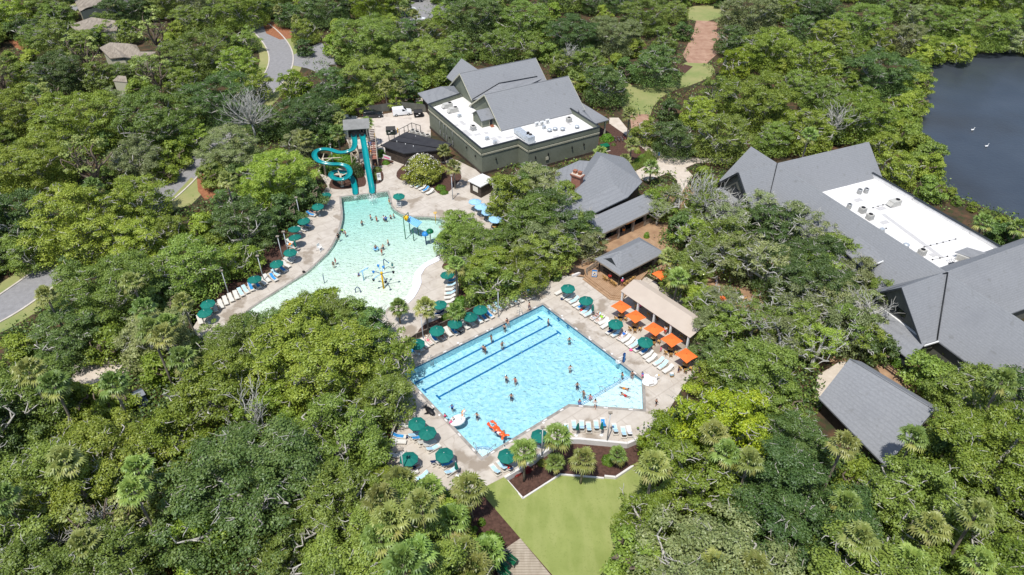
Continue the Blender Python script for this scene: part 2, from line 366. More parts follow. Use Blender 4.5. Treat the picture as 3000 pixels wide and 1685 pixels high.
M['umb'] = mat('green_canvas', (.004,.13,.105), .75, (.006,.165,.13), 1, 3, rnd=.12)
M['umbdark'] = mat('folded_green_canvas', (.003,.07,.055), .8)
M['umbblue'] = mat('light_blue_canvas', (.27,.50,.72), .75, (.32,.56,.78), 1, 3)
M['orange'] = mat('orange_canvas', (.80,.155,.03), .75, (.86,.18,.035), 1, 3)
M['beige'] = mat('beige_canvas', (.47,.395,.325), .8, (.50,.425,.35), .5, 3)
M['sling'] = mat('white_sling', (.64,.62,.57), .8)
M['slingb'] = mat('cream_sling', (.58,.55,.48), .8)
M['metal'] = mat('grey_metal', (.42,.43,.43), .45, metal=.6)
M['pole'] = mat('pale_pole', (.50,.52,.54), .5)
M['galv'] = mat('galvanised_duct', (.48,.52,.55), .45, (.60,.64,.67), 2, 3, metal=.4)
M['acbody'] = mat('unit_casing', (.42,.41,.37), .6, (.50,.49,.45), 2, 3)
M['dark'] = mat('black_part', (.012,.012,.014), .5)
M['glass'] = mat('dark_glass', (.01,.014,.018), .08, spec=.8)
M['slide'] = mat('teal_fibreglass', (.003,.23,.245), .22, (.004,.27,.28), .8, 3, spec=.6)
M['tan'] = mat('tan_steel', (.58,.50,.38), .6)
M['yellow'] = mat('yellow_paint', (.75,.45,.01), .5)
M['toyblue'] = mat('blue_paint', (.03,.22,.55), .4); M['toysky'] = mat('sky_blue_paint', (.20,.50,.80), .45); M['toynavy'] = mat('navy_paint', (.01,.04,.16), .4); M['toygreen'] = mat('green_paint', (.005,.12,.05), .4)
M['towelblue'] = mat('blue_towel', (.03,.24,.55), .95, (.05,.30,.62), 4, 3); M['towellight'] = mat('pale_blue_towel', (.38,.62,.78), .95, (.5,.72,.85), 4, 3)
M['towelnavy'] = mat('navy_towel', (.01,.03,.10), .95); M['towelwhite'] = mat('white_towel', (.75,.76,.78), .95)
M['brick'] = mat('red_brick', (.26,.10,.07), .9, (.36,.16,.11), 2, 5); overlay(M['brick'], 'wave', (.40,.30,.25), .88, .98, sc=2.2, amt=.4)
M['copper'] = mat('copper_cap', (.42,.17,.10), .5, metal=.3)
M['lobster'] = mat('red_orange_vinyl', (.85,.06,.01), .25, (.9,.16,.02), 3, 2, spec=.6); M['vinylwhite'] = mat('white_vinyl', (.82,.80,.78), .3, spec=.6); M['vinylpink'] = mat('pink_vinyl', (.85,.12,.3), .3)
M['red'] = mat('red_cloth', (.6,.02,.02), .8); M['pink'] = mat('pink_cloth', (.85,.10,.30), .8); M['black'] = mat('black_cloth', (.012,.012,.014), .8)
M['bluecl'] = mat('blue_cloth', (.02,.16,.55), .8); M['tealcl'] = mat('teal_cloth', (.01,.25,.28), .8); M['whitecl'] = mat('white_cloth', (.75,.75,.73), .8); M['orangecl'] = mat('orange_cloth', (.9,.3,.03), .8); M['navycl'] = mat('navy_cloth', (.01,.02,.08), .8); M['greencl'] = mat('lime_cloth', (.3,.6,.05), .8)
M['skin1'] = mat('light_skin', (.56,.32,.22), .6); M['skin2'] = mat('tan_skin', (.42,.22,.14), .6); M['skin3'] = mat('brown_skin', (.20,.095,.055), .6)
M['hair1'] = mat('dark_hair', (.015,.01,.008), .6); M['hair2'] = mat('brown_hair', (.09,.045,.02), .6); M['hair3'] = mat('blond_hair', (.42,.28,.12), .6)
M['metalroof'] = mat('grey_metal_roof', (.19,.19,.18), .6, (.24,.24,.23), 1, 3)
M['bark'] = mat('grey_oak_bark', (.33,.31,.27), .9, (.52,.50,.45), 1.5, 5, bump=.4, bsc=6)
M['barkdark'] = mat('brown_pine_bark', (.12,.09,.065), .9, (.2,.16,.12), 2, 5)
M['petiole'] = mat('green_petiole', (.13,.20,.05), .6)
M['palmbark'] = mat('palm_bark', (.17,.14,.11), .9, (.27,.235,.19), 3, 4)
M['dead'] = mat('bleached_branches', (.38,.37,.33), .9, (.52,.51,.47), 2, 4)
M['oakA'] = leafmat('oak_leaves_mid', (0.099,0.159,0.025), (0.206,0.294,0.043), (0.319,0.409,0.082), val=.26)
M['oakB'] = leafmat('oak_leaves_dark', (0.055,0.111,0.023), (0.116,0.196,0.042), (0.195,0.269,0.068), val=.26)
M['oakC'] = leafmat('oak_leaves_bright', (0.134,0.203,0.018), (0.259,0.358,0.038), (0.420,0.495,0.077), val=.26)
M['oakD'] = leafmat('oak_leaves_grey', (0.132,0.172,0.050), (0.253,0.304,0.106), (0.400,0.432,0.189), val=.26)
M['oakV'] = leafmat('vivid_vine_leaves', (.12,.19,.008), (.24,.34,.015), (.42,.48,.03))
M['pine'] = leafmat('pine_needles', (0.157,0.229,0.050), (0.300,0.372,0.091), (0.472,0.501,0.149))
M['palm'] = leafmat('palm_fronds', (0.101,0.170,0.031), (0.212,0.318,0.062), (0.363,0.476,0.132), trans=.25)
M['palmy'] = leafmat('yellow_green_fronds', (0.150,0.178,0.038), (0.269,0.308,0.077), (0.389,0.405,0.139), trans=.25)
M['palmdry'] = leafmat('yellow_palm_fronds', (0.181,0.208,0.036), (0.321,0.333,0.081), (0.418,0.391,0.180), trans=.25)
M['shrub'] = leafmat('shrub_leaves', (.06,.14,.010), (.12,.25,.018), (.22,.37,.035))
M['shrubdark'] = leafmat('dark_shrub_leaves', (.045,.08,.015), (.08,.135,.025), (.14,.20,.045))
M['grasses'] = leafmat('tall_grass', (.12,.17,.03), (.20,.27,.05), (.33,.36,.1))
M['myrtle'] = leafmat('myrtle_leaves', (0.120,0.150,0.019), (0.228,0.270,0.034), (0.384,0.396,0.060))
M['redleaf'] = leafmat('red_leaves', (.12,.01,.01), (.28,.02,.02), (.4,.05,.03))
M['flowers'] = mat('pale_blossom', (.72,.68,.62), .9)
M['lagoon'] = mat('lagoon_water', (.036,.044,.056), .28, (.050,.060,.074), .05, 5, bump=.8, bsc=1.6, spec=.5)
overlay(M['lagoon'], 'noise', (.030,.022,.008), .48, .62, sc=.018, amt=.6)
M['creek'] = mat('brown_creek_water', (.075,.045,.012), .25, (.11,.07,.02), .3, 4, spec=.5)
# ------------------------------------------------ vegetation builders
def quads_mesh(name, V):      # V: (N,4,3)
    n = len(V); me = bpy.data.meshes.new(name); me.vertices.add(n*4); me.vertices.foreach_set('co', V.reshape(-1).astype(np.float32))
    me.loops.add(n*4); me.loops.foreach_set('vertex_index', np.arange(n*4, dtype=np.int32)); me.polygons.add(n)
    me.polygons.foreach_set('loop_start', np.arange(0, n*4, 4, dtype=np.int32)); me.update(calc_edges=True); return me
def leaves(C, Nrm, size, asp=.6, rg=RNG):     # leaf quads at C facing Nrm
    n = len(C); Nn = Nrm/np.linalg.norm(Nrm, axis=1, keepdims=True)
    r = rg.normal(size=(n,3)); a = np.cross(Nn, r); a /= np.linalg.norm(a, axis=1, keepdims=True)+1e-9; b = np.cross(Nn, a)
    s = (size*rg.uniform(.65, 1.35, n))[:,None]; a = a*s; b = b*s*asp
    return np.stack([C-a*.5, C-b*.5+a*.05, C+a*.5, C+b*.5+a*.05], 1)
def pads_crown(R, H, zlo, seed, dens=1.0, lsize=.30, padr=(.8,1.5), flat=.55, gap=0.0, extra_low=True):
    rg = np.random.default_rng(seed); out = []; pads = []
    n = int(2.6*R*R*dens)+14; rot = rg.uniform(0, 6.28); nl = int(3+R/1.5); lobes = [(0, 0, .55*R, H-zlo)]      # limb masses that make the outline and the top uneven
    for i in range(nl):
        a = rot+2*PI*i/nl+rg.uniform(-.45,.45); rr = R*rg.uniform(.45,.66); lr = R*rg.uniform(.28,.44); lobes.append((rr*math.cos(a), rr*math.sin(a), lr, (H-zlo)*rg.uniform(.55,.98)))
    while len(pads) < n:
        lx, ly, lr, lh = lobes[rg.integers(0, len(lobes))]; a = rg.uniform(0, 2*PI); u = math.sqrt(rg.uniform(0,1)); x, y = lx+lr*u*math.cos(a), ly+lr*u*math.sin(a)
        top = max(h*math.sqrt(max(0,1-((x-cx)**2+(y-cy)**2)/(l*l)))**.8 for cx, cy, l, h in lobes); z = zlo+top-abs(rg.normal(0,.3))-.3
        if rg.uniform() < .25: z = zlo+top*rg.uniform(.15,.8)
        if rg.uniform() < gap*(.5+.5*math.sin(x*1.1+rot)*math.sin(y+rot)): n -= 1; continue
        r = rg.uniform(*padr); pads.append((x,y,z,r))
    for (x,y,z,r) in pads:
        k = int(150*r*r*dens*(.3/lsize)**2); d = rg.normal(size=(k,3)); d /= np.linalg.norm(d, axis=1, keepdims=True)
        d[:,2] = np.where(d[:,2] < -.25, -d[:,2], d[:,2]); rr = r*rg.uniform(.55,1.08,k)[:,None]*(1+.25*np.sin(d[:,:1]*5+z)*np.sin(d[:,1:2]*6+x))
        C = np.array([x,y,z])+d*rr*np.array([1,1,flat]); Nn = d*np.array([1,1,1.3])+rg.normal(size=(k,3))*.55+np.array([0,0,.35]); out.append(leaves(C, Nn, lsize, rg=rg))
    if extra_low:
        k = int(150*R*R); a = rg.uniform(0,2*PI,k); u = np.sqrt(rg.uniform(0,1,k))*.86*R; C = np.stack([u*np.cos(a), u*np.sin(a), zlo*.6+(H-zlo)*rg.uniform(.0,.7,k)*(1-(u/R)**2)],1)
        out.append(leaves(C, rg.normal(size=(k,3))+np.array([0,0,.6]), lsize*1.3, rg=rg))
    return np.concatenate(out), pads
def limbs(R, H, zlo, pads, seed, twigs=20, r0=None, bare=False):
    rn = random.Random(seed); mb = MB(); r0 = r0 or .045*R+.1; fork = Vector((rn.uniform(-.3,.3), rn.uniform(-.3,.3), zlo*.62))
    mb.tube([(0,0,-.3), (fork.x*.4, fork.y*.4, fork.z*.5), fork], [r0*1.25, r0, r0*.85], 8)
    nl = 7; ends = []
    for i in range(nl):
        a = 2*PI*i/nl+rn.uniform(-.3,.3); rr = R*rn.uniform(.55,.85)
        e = Vector((math.cos(a)*rr, math.sin(a)*rr, zlo+(H-zlo)*(.55 if rr < R*.7 else .35)))
        m1 = fork.lerp(e,.35)+Vector((rn.uniform(-.5,.5), rn.uniform(-.5,.5), rn.uniform(0,.8))); m2 = fork.lerp(e,.7)+Vector((rn.uniform(-.7,.7), rn.uniform(-.7,.7), rn.uniform(-.2,.6)))
        pth = smooth_path([fork, m1, m2, e], 4); k = len(pth); mb.tube(pth, [r0*.6*(1-j/k)+.05 for j in range(k)], 6)
        for j in range(4, k, 2):
            q = pads[rn.randrange(len(pads))]; best = min(pads, key=lambda t: (Vector(t[:3])-pth[j]).length+rn.uniform(0,2.0)); b = Vector(best[:3])
            mb.tube([pth[j], pth[j].lerp(b,.5)+Vector((rn.uniform(-.3,.3), rn.uniform(-.3,.3), .2)), b], [.09,.06,.03], 5)
    for i in range(twigs):                       # crooked pale twigs that break through the top of the crown
        q = pads[rn.randrange(len(pads))]
        if q[2] < zlo+(H-zlo)*.35: continue
        c = Vector(q[:3])+Vector((0,0,q[3]*rn.uniform(.35,.62))); a = rn.uniform(0,6.28); pts = [c-Vector((0,0,.5))]; d = Vector((math.cos(a), math.sin(a), .15))
        for _ in range(4):
            pts.append(pts[-1]+d*rn.uniform(.25,.55)); d = (d+Vector((rn.uniform(-.8,.8), rn.uniform(-.8,.8), rn.uniform(-.3,.35)))).normalized()
        mb.tube(pts, [.065,.06,.05,.04,.02], 4)
        if rn.random() < .6: mb.tube([pts[2], pts[2]+Vector((rn.uniform(-.5,.5), rn.uniform(-.5,.5), .25)), pts[2]+Vector((rn.uniform(-.9,.9), rn.uniform(-.9,.9), .3))], [.05,.035,.015], 4)
    return mb
OAK = []
def make_tree(R, H, zlo, seed, lm, bm, name='live_oak', label='', cat='tree', **kw):
    tw = kw.pop('twigs', int(R*4)); V, pads = pads_crown(R, H, zlo, seed, **kw); t = thing(name, label, cat)
    c = link('crown', quads_mesh('crown', V), lm, t); link('trunk', limbs(R, H, zlo, pads, seed+5, tw).mesh('trunk'), bm, t); t['R'] = R; t['H'] = H; t['zc'] = H*.66
    return t
def palm_meshes(seed, n=34, L=1.25, up=1.0, dry=.35):
    rn = random.Random(seed); G = []; Y = []; st = MB()
    for i in range(n):
        f = i/n; a = i*2.39996+rn.uniform(-.2,.2); el = RAD(80-112*f**1.05)*up+rn.uniform(-.1,.1); pl = L*rn.uniform(.8,1.1)
        d = Vector((math.cos(a)*math.cos(el), math.sin(a)*math.cos(el), math.sin(el))); c = d*pl*.95; c.z -= .12*f
        side = Vector((-math.sin(a), math.cos(a), 0)); upv = side.cross(d)*-1; fr = pl*.80; ns = 12; dst = Y if f > 1-dry and rn.random() < .85 else G
        st.tube([(0,0,0), c*.5+Vector((0,0,.05)), c], [.03,.022,.015], 4)
        for k in range(ns):
            g = RAD(-112+224*k/(ns-1)); dd = (d*math.cos(g)+side*math.sin(g)).normalized(); ln = fr*(.72+.28*math.cos(g))*rn.uniform(.85,1.1)
            wv = dd.cross(upv).normalized()*.085*L; fold = upv*(.10*math.cos(g)*(1 if k%2 else -1)*.4)
            p0 = c; p1 = c+dd*ln*.6+fold+upv*.02; p2 = c+dd*ln+Vector((0,0,-.42*ln*rn.uniform(.5,1.2)))
            dst.append([p0-wv*.4, p1-wv, p1+wv, p0+wv*.4]); dst.append([p1-wv, p2-wv*.15, p2+wv*.15, p1+wv])
    arr = lambda q: np.array([[tuple(v) for v in f] for f in q])
    return arr(G), arr(Y), st
PALMS = []
def make_palm(seed, H, dry, L=1.2, n=28, name='palmetto_palm'):
    G, Y, st = palm_meshes(seed, n, L, 1.0, dry); t = thing(name, 'palm', 'palm tree'); rn = random.Random(seed)
    V = G.copy(); V[:,:,2] += H; link('crown', quads_mesh('crown', V), M['palm'], t)
    if len(Y): Y = Y.copy(); Y[:,:,2] += H; link('dry_fronds', quads_mesh('dry_fronds', Y), M['palmdry'], t)
    mb = MB(); lx, ly = rn.uniform(-.25,.25), rn.uniform(-.25,.25)
    mb.tube([(lx,ly,-.9),(lx*.7,ly*.7,H*.3),(lx*.2,ly*.2,H*.7),(0,0,H-.1),(0,0,H+.15)], [.19,.16,.15,.19,.05], 8)
    st.v = [(v[0],v[1],v[2]+H) for v in st.v]; link('petioles', st.mesh('petioles'), M['petiole'], t)
    link('trunk', mb.mesh('trunk'), M['palmbark'], t); t['H'] = H; t['zc'] = H; return t
def make_bush(seed, r, h, mt, name='round_shrub', ls=.14, dens=1.0, flat=.8):
    rg = np.random.default_rng(seed); k = int(900*dens*r*r+250); d = rg.normal(size=(k,3)); d /= np.linalg.norm(d,axis=1,keepdims=True); d[:,2] = np.abs(d[:,2])
    lump = 1+.12*np.sin(d[:,0]*7+seed)*np.sin(d[:,1]*6)+.1*np.sin(d[:,2]*9); C = d*np.array([r,r,h])*(lump*rg.uniform(.8,1.03,k))[:,None]
    V = leaves(C, d+rg.normal(size=(k,3))*.5, ls, rg=rg); return quads_mesh(name, V)
def blades(C, h, wd, rg, spread=.5):      # upright grass or fan blades
    n = len(C); a = rg.uniform(0,2*PI,n); t = rg.uniform(.1,spread,n); hh = h*rg.uniform(.6,1.2,n); sx = np.cos(a+1.57)*wd; sy = np.sin(a+1.57)*wd
    top = C+np.stack([np.cos(a)*t*hh, np.sin(a)*t*hh, hh],1); s = np.stack([sx,sy,np.zeros(n)],1); return np.stack([C-s, C+s, top+s*.2, top-s*.2],1)
# ------------------------------------------------ ground, water, pools
SP = lambda pts, z=0.0: [p('S', x, y, z) for x, y in pts]
def K2(k, pts, z=0.0): return [p(k, x, y, z) for x, y in pts]
# main pool outline (water edge, deck level)
T_, L_, B_ = P(1590,893), P(1183,1093), P(1413,1338.5)
MAIN = [T_, P(1880,1112), P(1884,1199), P(1666,1184), B_, L_]
KID = K2('Z6', [(322,88),(326,150),(336,225),(335,290),(320,360),(290,455),(245,545),(190,620),(120,690),(40,765)]) \
    + K2('Z5', [(1150,868),(1000,962),(880,1040),(790,1095)]) + SP([(735,905),(690,950),(690,1010),(760,1050),(900,1040),(1050,990)]) \
    + K2('Z6', [(760,1130),(890,1062),(945,1010),(985,950),(993,870),(1018,795),(1085,725),(1195,665),(1262,600),(1400,520),(1440,430),(1340,340),(1250,290),(1130,278),(1000,275),(920,262),(870,240),(815,205),(785,165),(775,100),(755,38)])
SINK = SP([(1400,1438),(1423,1425),(1478,1397),(1533,1365),(1613,1310),(1668,1283),(1836,1297),(1890,1270)])+[P(2000,1330,-.75),P(2000,1900,-.75),P(1150,1900,-.75),P(1200,1600,-.75),P(1290,1500,-.75)]
LAG = SP([(2690,185),(2770,178),(2850,160),(2950,148),(3300,140),(3700,200),(3700,800),(3250,760),(3010,705),(2960,640),(2870,610),(2790,575),(2760,535),(2720,500),(2680,450),(2645,420),(2660,390),(2685,330),(2700,260)], -.45)
CREEK = [P(x,y,-.45) for x,y in [(380,1760),(430,1668),(470,1638),(560,1645),(600,1640),(640,1655),(700,1645),(760,1660),(800,1690),(820,1800),(700,1900),(400,1900)]]
LAG2 = [P(*Q((q.x,q.y,-.45))[:2],0) for q in LAG]
far = [(-420,-60),(420,-60),(900,900),(-900,900)]
sheet('ground', [Vector((x,y,0)) for x,y in far], 0, M['floor'], [MAIN, KID, SINK, [Vector((q.x,q.y,0)) for q in LAG], [Vector((q.x,q.y,0)) for q in CREEK]])
def skirt(name, pts, z0, z1, mt):
    mb = MB(); n = len(pts); mb.add([(q.x,q.y,z1) for q in pts]+[(q.x,q.y,z0) for q in pts], [(i,(i+1)%n,n+(i+1)%n,n+i) for i in range(n)]); return struct(name, mb, mt)
sheet('lagoon_water', LAG, -.45, M['lagoon']); sheet('creek_water', CREEK, -.45, M['creek'])
skirt('lagoon_bank', LAG, -.5, 0, M['floor']); skirt('creek_bank', CREEK, -.5, 0, M['floor']); skirt('lawn_bank', SINK, -.8, 0, M['floor'])
sheet('lower_ground', SINK, -.76, M['mulch'])
# deck
DECK = SP([(1000,478),(930,500),(960,545),(925,590),(893,645),(862,695),(840,745),(800,790),(745,826),(690,860),(640,883),(600,905),(565,960),(545,1010),(600,1080),(760,1150),(1000,1160),(1120,1150),(1170,1195),(1150,1240),(1145,1300),(1130,1375),(1165,1400),(1200,1420),(1290,1450),(1400,1438),(1423,1425),(1478,1397),(1533,1365),(1613,1310),(1668,1283),(1836,1297),(1890,1270),(1960,1200),(2010,1120),(2070,1060),(2090,980),(2060,910),(1990,860),(1870,800),(1720,815),(1650,805),(1600,795),(1560,800),(1500,770),(1450,700),(1440,640),(1480,580),(1440,530),(1400,500),(1340,470),(1300,455),(1220,445),(1140,425),(1075,440)])
sheet('pool_deck', DECK, .004, M['concrete'], [MAIN, KID])
struct('pool_coping', ring_strip(MAIN, .42, 0, .02), M['coping'])
struct('wading_pool_coping', ring_strip(KID, .40, 0, .018), M['coping'])
# main pool basin
skirt('main_pool_wall', MAIN, -1.3, 0.0, M['plaster_caustic']); skirt('waterline_tile', [q+(Vector((T_.x,85,0))-q).normalized()*.01 for q in MAIN], -.25, -.02, M['bluetile'])
A_, C_ = p('Y3', 550, 1385), p('Y3', 1078, 1075)
e1 = (T_-L_).normalized(); e2 = (P(1880,1112)-T_).normalized()
sheet('main_pool_floor', MAIN, -1.25, M['plaster_caustic'])
SH = [C_+e1*.2, P(1880,1112), P(1884,1199), P(1666,1184), A_]
mb = MB(); mb.prism([(q.x,q.y) for q in SH], -1.2, -.38); struct('pool_shallow_shelf', mb, M['plaster_caustic2'])
d = (C_-A_).normalized(); nrm = Vector((-d.y, d.x, 0))
for i, (o, z) in enumerate(((.35,-.6),(.7,-.82))):
    mb = MB(); a, b = A_+nrm*o, C_+nrm*o; mb.prism([(A_.x,A_.y),(C_.x,C_.y),(b.x,b.y),(a.x,a.y)], -1.22+.003*i, z); struct('pool_step', mb, M['plaster_caustic2'])
    mb = MB(); q = nrm*.07; mb.prism([((a-q).x,(a-q).y),((b-q).x,(b-q).y),(b.x,b.y),(a.x,a.y)], z+.003, z+.008); struct('step_nosing', mb, M['lane'])
mb = MB(); q = nrm*.07; mb.prism([((A_-q).x,(A_-q).y),((C_-q).x,(C_-q).y),(C_.x,C_.y),(A_.x,A_.y)], -.376, -.37); struct('step_nosing', mb, M['lane'])
for i, (r, z) in enumerate(((2.3,-.75),(1.95,-.5),(1.6,-.25))):    # quarter-round corner steps
    c = B_+(e1*1-e2*1).normalized()*.0; pts = [B_]+[B_+(e1*math.cos(t)-e2*math.sin(t))*r for t in [PI/2*k/12 for k in range(13)]]
    mb = MB(); mb.prism([(q.x,q.y) for q in pts], -1.21+.003*i, z); struct('corner_step', mb, M['plaster_caustic2'])
    mb = MB(); arc = [B_+(e1*math.cos(t)-e2*math.sin(t))*r for t in [PI/2*k/12 for k in range(13)]]; arc2 = [B_+(e1*math.cos(t)-e2*math.sin(t))*(r-.07) for t in [PI/2*k/12 for k in range(13)]]
    mb.prism([(q.x,q.y) for q in arc+arc2[::-1]], z+.003, z+.008); struct('step_nosing', mb, M['lane'])
def lane(a, b, wob=.05):
    a = Vector((a.x,a.y,0)); b = Vector((b.x,b.y,0)); n = 60; d = (b-a).normalized(); s = Vector((-d.y,d.x,0)); up = []; lo = []; rn = random.Random(int(a.x*100))
    for i in range(n+1):
        q = a.lerp(b, i/n); w = .16
        up.append(q+s*w); lo.append(q-s*w)
    mb = MB(); z = -1.244
    mb.add([(q.x,q.y,z) for q in up+lo], [(i+1, i, n+1+i, n+2+i) for i in range(n)])
    for e, sg in ((a,1),(b,-1)):
        mb.add([((e+s*k*.55+d*sg*j*.28).x, (e+s*k*.55+d*sg*j*.28).y, z+.003) for k, j in ((-1,0),(1,0),(1,1),(-1,1))], [(0,1,2,3)] if sg < 0 else [(3,2,1,0)])
    return mb
for a, b in (((1257.6-60,1100+31),(1584,931)),((1240,1146),(1613,950.5)),((1282,1165.5),(1639,973))):
    struct('lane_marking', lane(P(*a,-1.25), P(*b,-1.25)), M['lane'])
for x, y in ((2,0),(0,0)): pass
for (x, y) in ((1840,408),(1938,485),(2040,560)):     # cross marks on the deep end wall
    c = p('Y2', x, y, -.4); mb = MB(); mb.box(-.03,.03,-.42,.42,-.14,.14); mb.box(-.031,.031,-.14,.14,-.42,.42)
    o = struct('wall_target', mb, M['lane']); o.location = P(*[T_.x,T_.y][:0] or (1590,893)).lerp(P(1880,1112), ((c-T_).dot(e2))/(P(1880,1112)-T_).length)+Vector((0,0,-.55))-Vector((-e2.y,e2.x,0))*(-.03); o.rotation_euler = (0,0,math.atan2(e2.y,e2.x)+PI/2)
def water(name, pts, z0, z1, mt, n=0):
    mb = MB(); mb.prism([(q.x,q.y) for q in pts], z0, z1); return struct(name, mb, mt)
ins = lambda pts, d: pts
M['poolw'] = watermat('pool_water', (.86,.97,.99), bump=1.0, bsc=2.0, refl=1.5)
sheet('main_pool_water', MAIN, -.09, M['poolw'])
# wading pool: floor sloping up towards the beach, real absorbing water above it
def kdepth(q):
    a, b = p('Z6', 550, 60), p('Z6', 900, 900); t = (q-a).dot((b-a).normalized())/(b-a).length; return -1.05*(1-min(1,max(0,t))**.8)-.14
n = len(KID); g = []; x0 = min(q.x for q in KID); x1 = max(q.x for q in KID); y0 = min(q.y for q in KID); y1 = max(q.y for q in KID); N_ = 40
mb = MB(); vs = [(x0+(x1-x0)*i/N_, y0+(y1-y0)*j/N_) for j in range(N_+1) for i in range(N_+1)]
def inpoly(x, y, poly):
    r = False; j = len(poly)-1
    for i in range(len(poly)):
        if (poly[i].y > y) != (poly[j].y > y) and x < (poly[j].x-poly[i].x)*(y-poly[i].y)/(poly[j].y-poly[i].y)+poly[i].x: r = not r
        j = i
    return r
mb.add([(x,y,kdepth(Vector((x,y,0)))) for x,y in vs], [(j*(N_+1)+i, j*(N_+1)+i+1, (j+1)*(N_+1)+i+1, (j+1)*(N_+1)+i) for j in range(N_) for i in range(N_)
    if any(inpoly(*vs[(j+a)*(N_+1)+i+b], KID) for a in (0,1) for b in (0,1))])
struct('wading_pool_floor', mb, M['kidfloor']); skirt('wading_pool_wall', KID, -1.4, 0, M['kidfloor'])
M['kidw'] = watermat('wading_water', (.97,1,1), bump=1.0, bsc=2.0, refl=1.2, absorb=(.42,.86,.90), dens=.46)
water('wading_pool_water', KID, -1.8, -.06, M['kidw'])
LED = K2('Z6', [(1195,668),(1085,728),(1018,798),(995,870),(988,950),(948,1012),(893,1064),(955,1092),(1005,1045),(1050,970),(1078,900),(1072,830),(1110,765),(1150,735),(1200,712),(1245,690),(1262,640)])
mb = MB(); mb.prism([(q.x,q.y) for q in LED], -.02, .13); struct('splash_ledge', mb, M['ledge'])
# paths, roads, mulch
def road(name, pts, w, mt, z=.008, k=8):
    pth = smooth_path([Vector((q.x,q.y,0)) for q in pts], k); L = []; R = []
    for i, q in enumerate(pth):
        d = (pth[min(i+1,len(pth)-1)]-pth[max(i-1,0)]).normalized(); s = Vector((-d.y,d.x,0)); L.append(q+s*w/2); R.append(q-s*w/2)
    m = len(pth); mb = MB(); mb.add([(q.x,q.y,z) for q in L+R], [(i+1, i, m+i, m+i+1) for i in range(m-1)]); o = struct(name, mb, mt); return L, R, o
RD = SP([(-420,1110),(-120,965),(0,905),(90,845),(180,780),(300,700),(420,615),(510,540),(575,470),(640,400),(705,330),(755,280),(800,232),(822,190),(820,150),(795,110),(755,75),(690,40),(560,10),(380,0),(150,40),(-60,110),(-300,230)])
L, R, o = road('road', RD, 6.6, M['asphalt'])
for side in (L, R):
    mb = MB(); m = len(side); pth = side
    for i in range(m-1):
        mb.wallq(pth[i], pth[i+1], -.02, .13, t=.34)
    struct('kerb', mb, M['curb'])
def verge(pts, off0, off1, mt, name, z=.006):
    m = len(pts); a = []; b = []
    for i, q in enumerate(pts):
        d = (pts[min(i+1,m-1)]-pts[max(i-1,0)]).normalized(); s = Vector((-d.y,d.x,0)); a.append(q+s*off0); b.append(q+s*off1)
    mb = MB(); mb.add([(q.x,q.y,z) for q in a+b], [(i, i+1, m+i+1, m+i) for i in range(m-1)]); return struct(name, mb, mt)
verge(L, .1, 2.6, M['lawn'], 'grass_verge'); verge(R, -2.6, -.1, M['lawn'], 'grass_verge')
sheet('grass_verge', SP([(478,605),(560,520),(612,548),(560,600),(520,612)]), .010, M['lawn'])
sheet('pine_straw_bed', SP([(575,500),(630,525),(650,550),(630,580),(600,585),(580,560)]), .012, M['straw'])
sheet('pine_straw_bed', SP([(765,55),(790,60),(850,85),(860,112),(820,116),(780,98)]), .012, M['straw'])
sheet('pine_straw_bed', SP([(868,150),(920,142),(935,160),(900,175),(872,168)]), .012, M['straw'])
sheet('pine_straw_bed', SP([(10,105),(60,100),(95,125),(70,150),(45,140)]), .012, M['straw'])
sheet('driveway', SP([(905,140),(940,125),(1000,160),(1060,155),(1180,150),(1200,170),(1060,185),(960,190),(990,215),(960,225),(900,200),(850,190),(840,170)]), .013, M['asphalt'])
sheet('car_park', SP([(1180,10),(1300,-20),(1320,40),(1230,60),(1180,110),(1120,100),(1060,60),(1080,20)]), .010, M['asphalt'])
sheet('parking_court', SP([(940,345),(1070,345),(1175,325),(1260,330),(1262,400),(1200,455),(1080,450),(1030,440),(1000,380)]), .012, M['park'])
sheet('service_path', K2('X1', [(1240,1040),(1400,1025),(1560,1045),(1750,1080),(1990,1110),(2010,1060),(1850,1060),(1640,1025),(1420,1000)]), .014, M['sand'])
sheet('garden_bed', K2('X1', [(1250,1010),(1990,1040),(2030,1160),(1300,1170),(1200,1100)]), .009, M['mulch'])
sheet('pine_straw_bed', K2('X1', [(1650,1000),(1900,900),(2250,850),(2350,760),(2300,950),(2000,1050)]), .0055, M['straw'])
sheet('lawn', SP([(2020,20),(2110,10),(2130,45),(2060,66),(2010,55)]), .006, M['lawn'])
sheet('dirt_path', SP([(2040,60),(2110,64),(2140,100),(2110,150),(2070,186),(2015,184),(2000,160),(2030,100)]), .008, M['dirt'])
sheet('lawn', smooth_poly(SP([(1990,182),(2080,182),(2100,215),(2040,245),(1960,270),(1920,300),(1900,350),(1840,340),(1800,280),(1830,245),(1880,240),(1950,235)]),1), .007, M['lawn'])
sheet('mulch_bed', SP([(1820,215),(1900,180),(1990,185),(2030,195),(1985,235),(1920,245),(1850,250)]), .0075, M['mulch'])
sheet('dirt_path', SP([(1845,335),(1900,335),(1910,400),(1905,430),(1870,405),(1850,385)]), .010, M['dirt'])
sheet('garden_bed', SP([(1755,385),(1790,350),(1850,390),(1900,440),(1925,470),(1890,505),(1850,520),(1770,480),(1740,450)]), .009, M['mulch'])
sheet('garden_path', SP([(1785,345),(1812,345),(1850,392),(1900,430),(1945,456),(2060,464),(2150,462),(2140,476),(2040,478),(2008,492),(2030,515),(2000,560),(1988,600),(1980,560),(1985,530),(1960,505),(1895,532),(1868,520),(1850,508),(1900,482),(1926,466),(1890,440),(1840,400),(1785,362)]), .012, M['sand'])
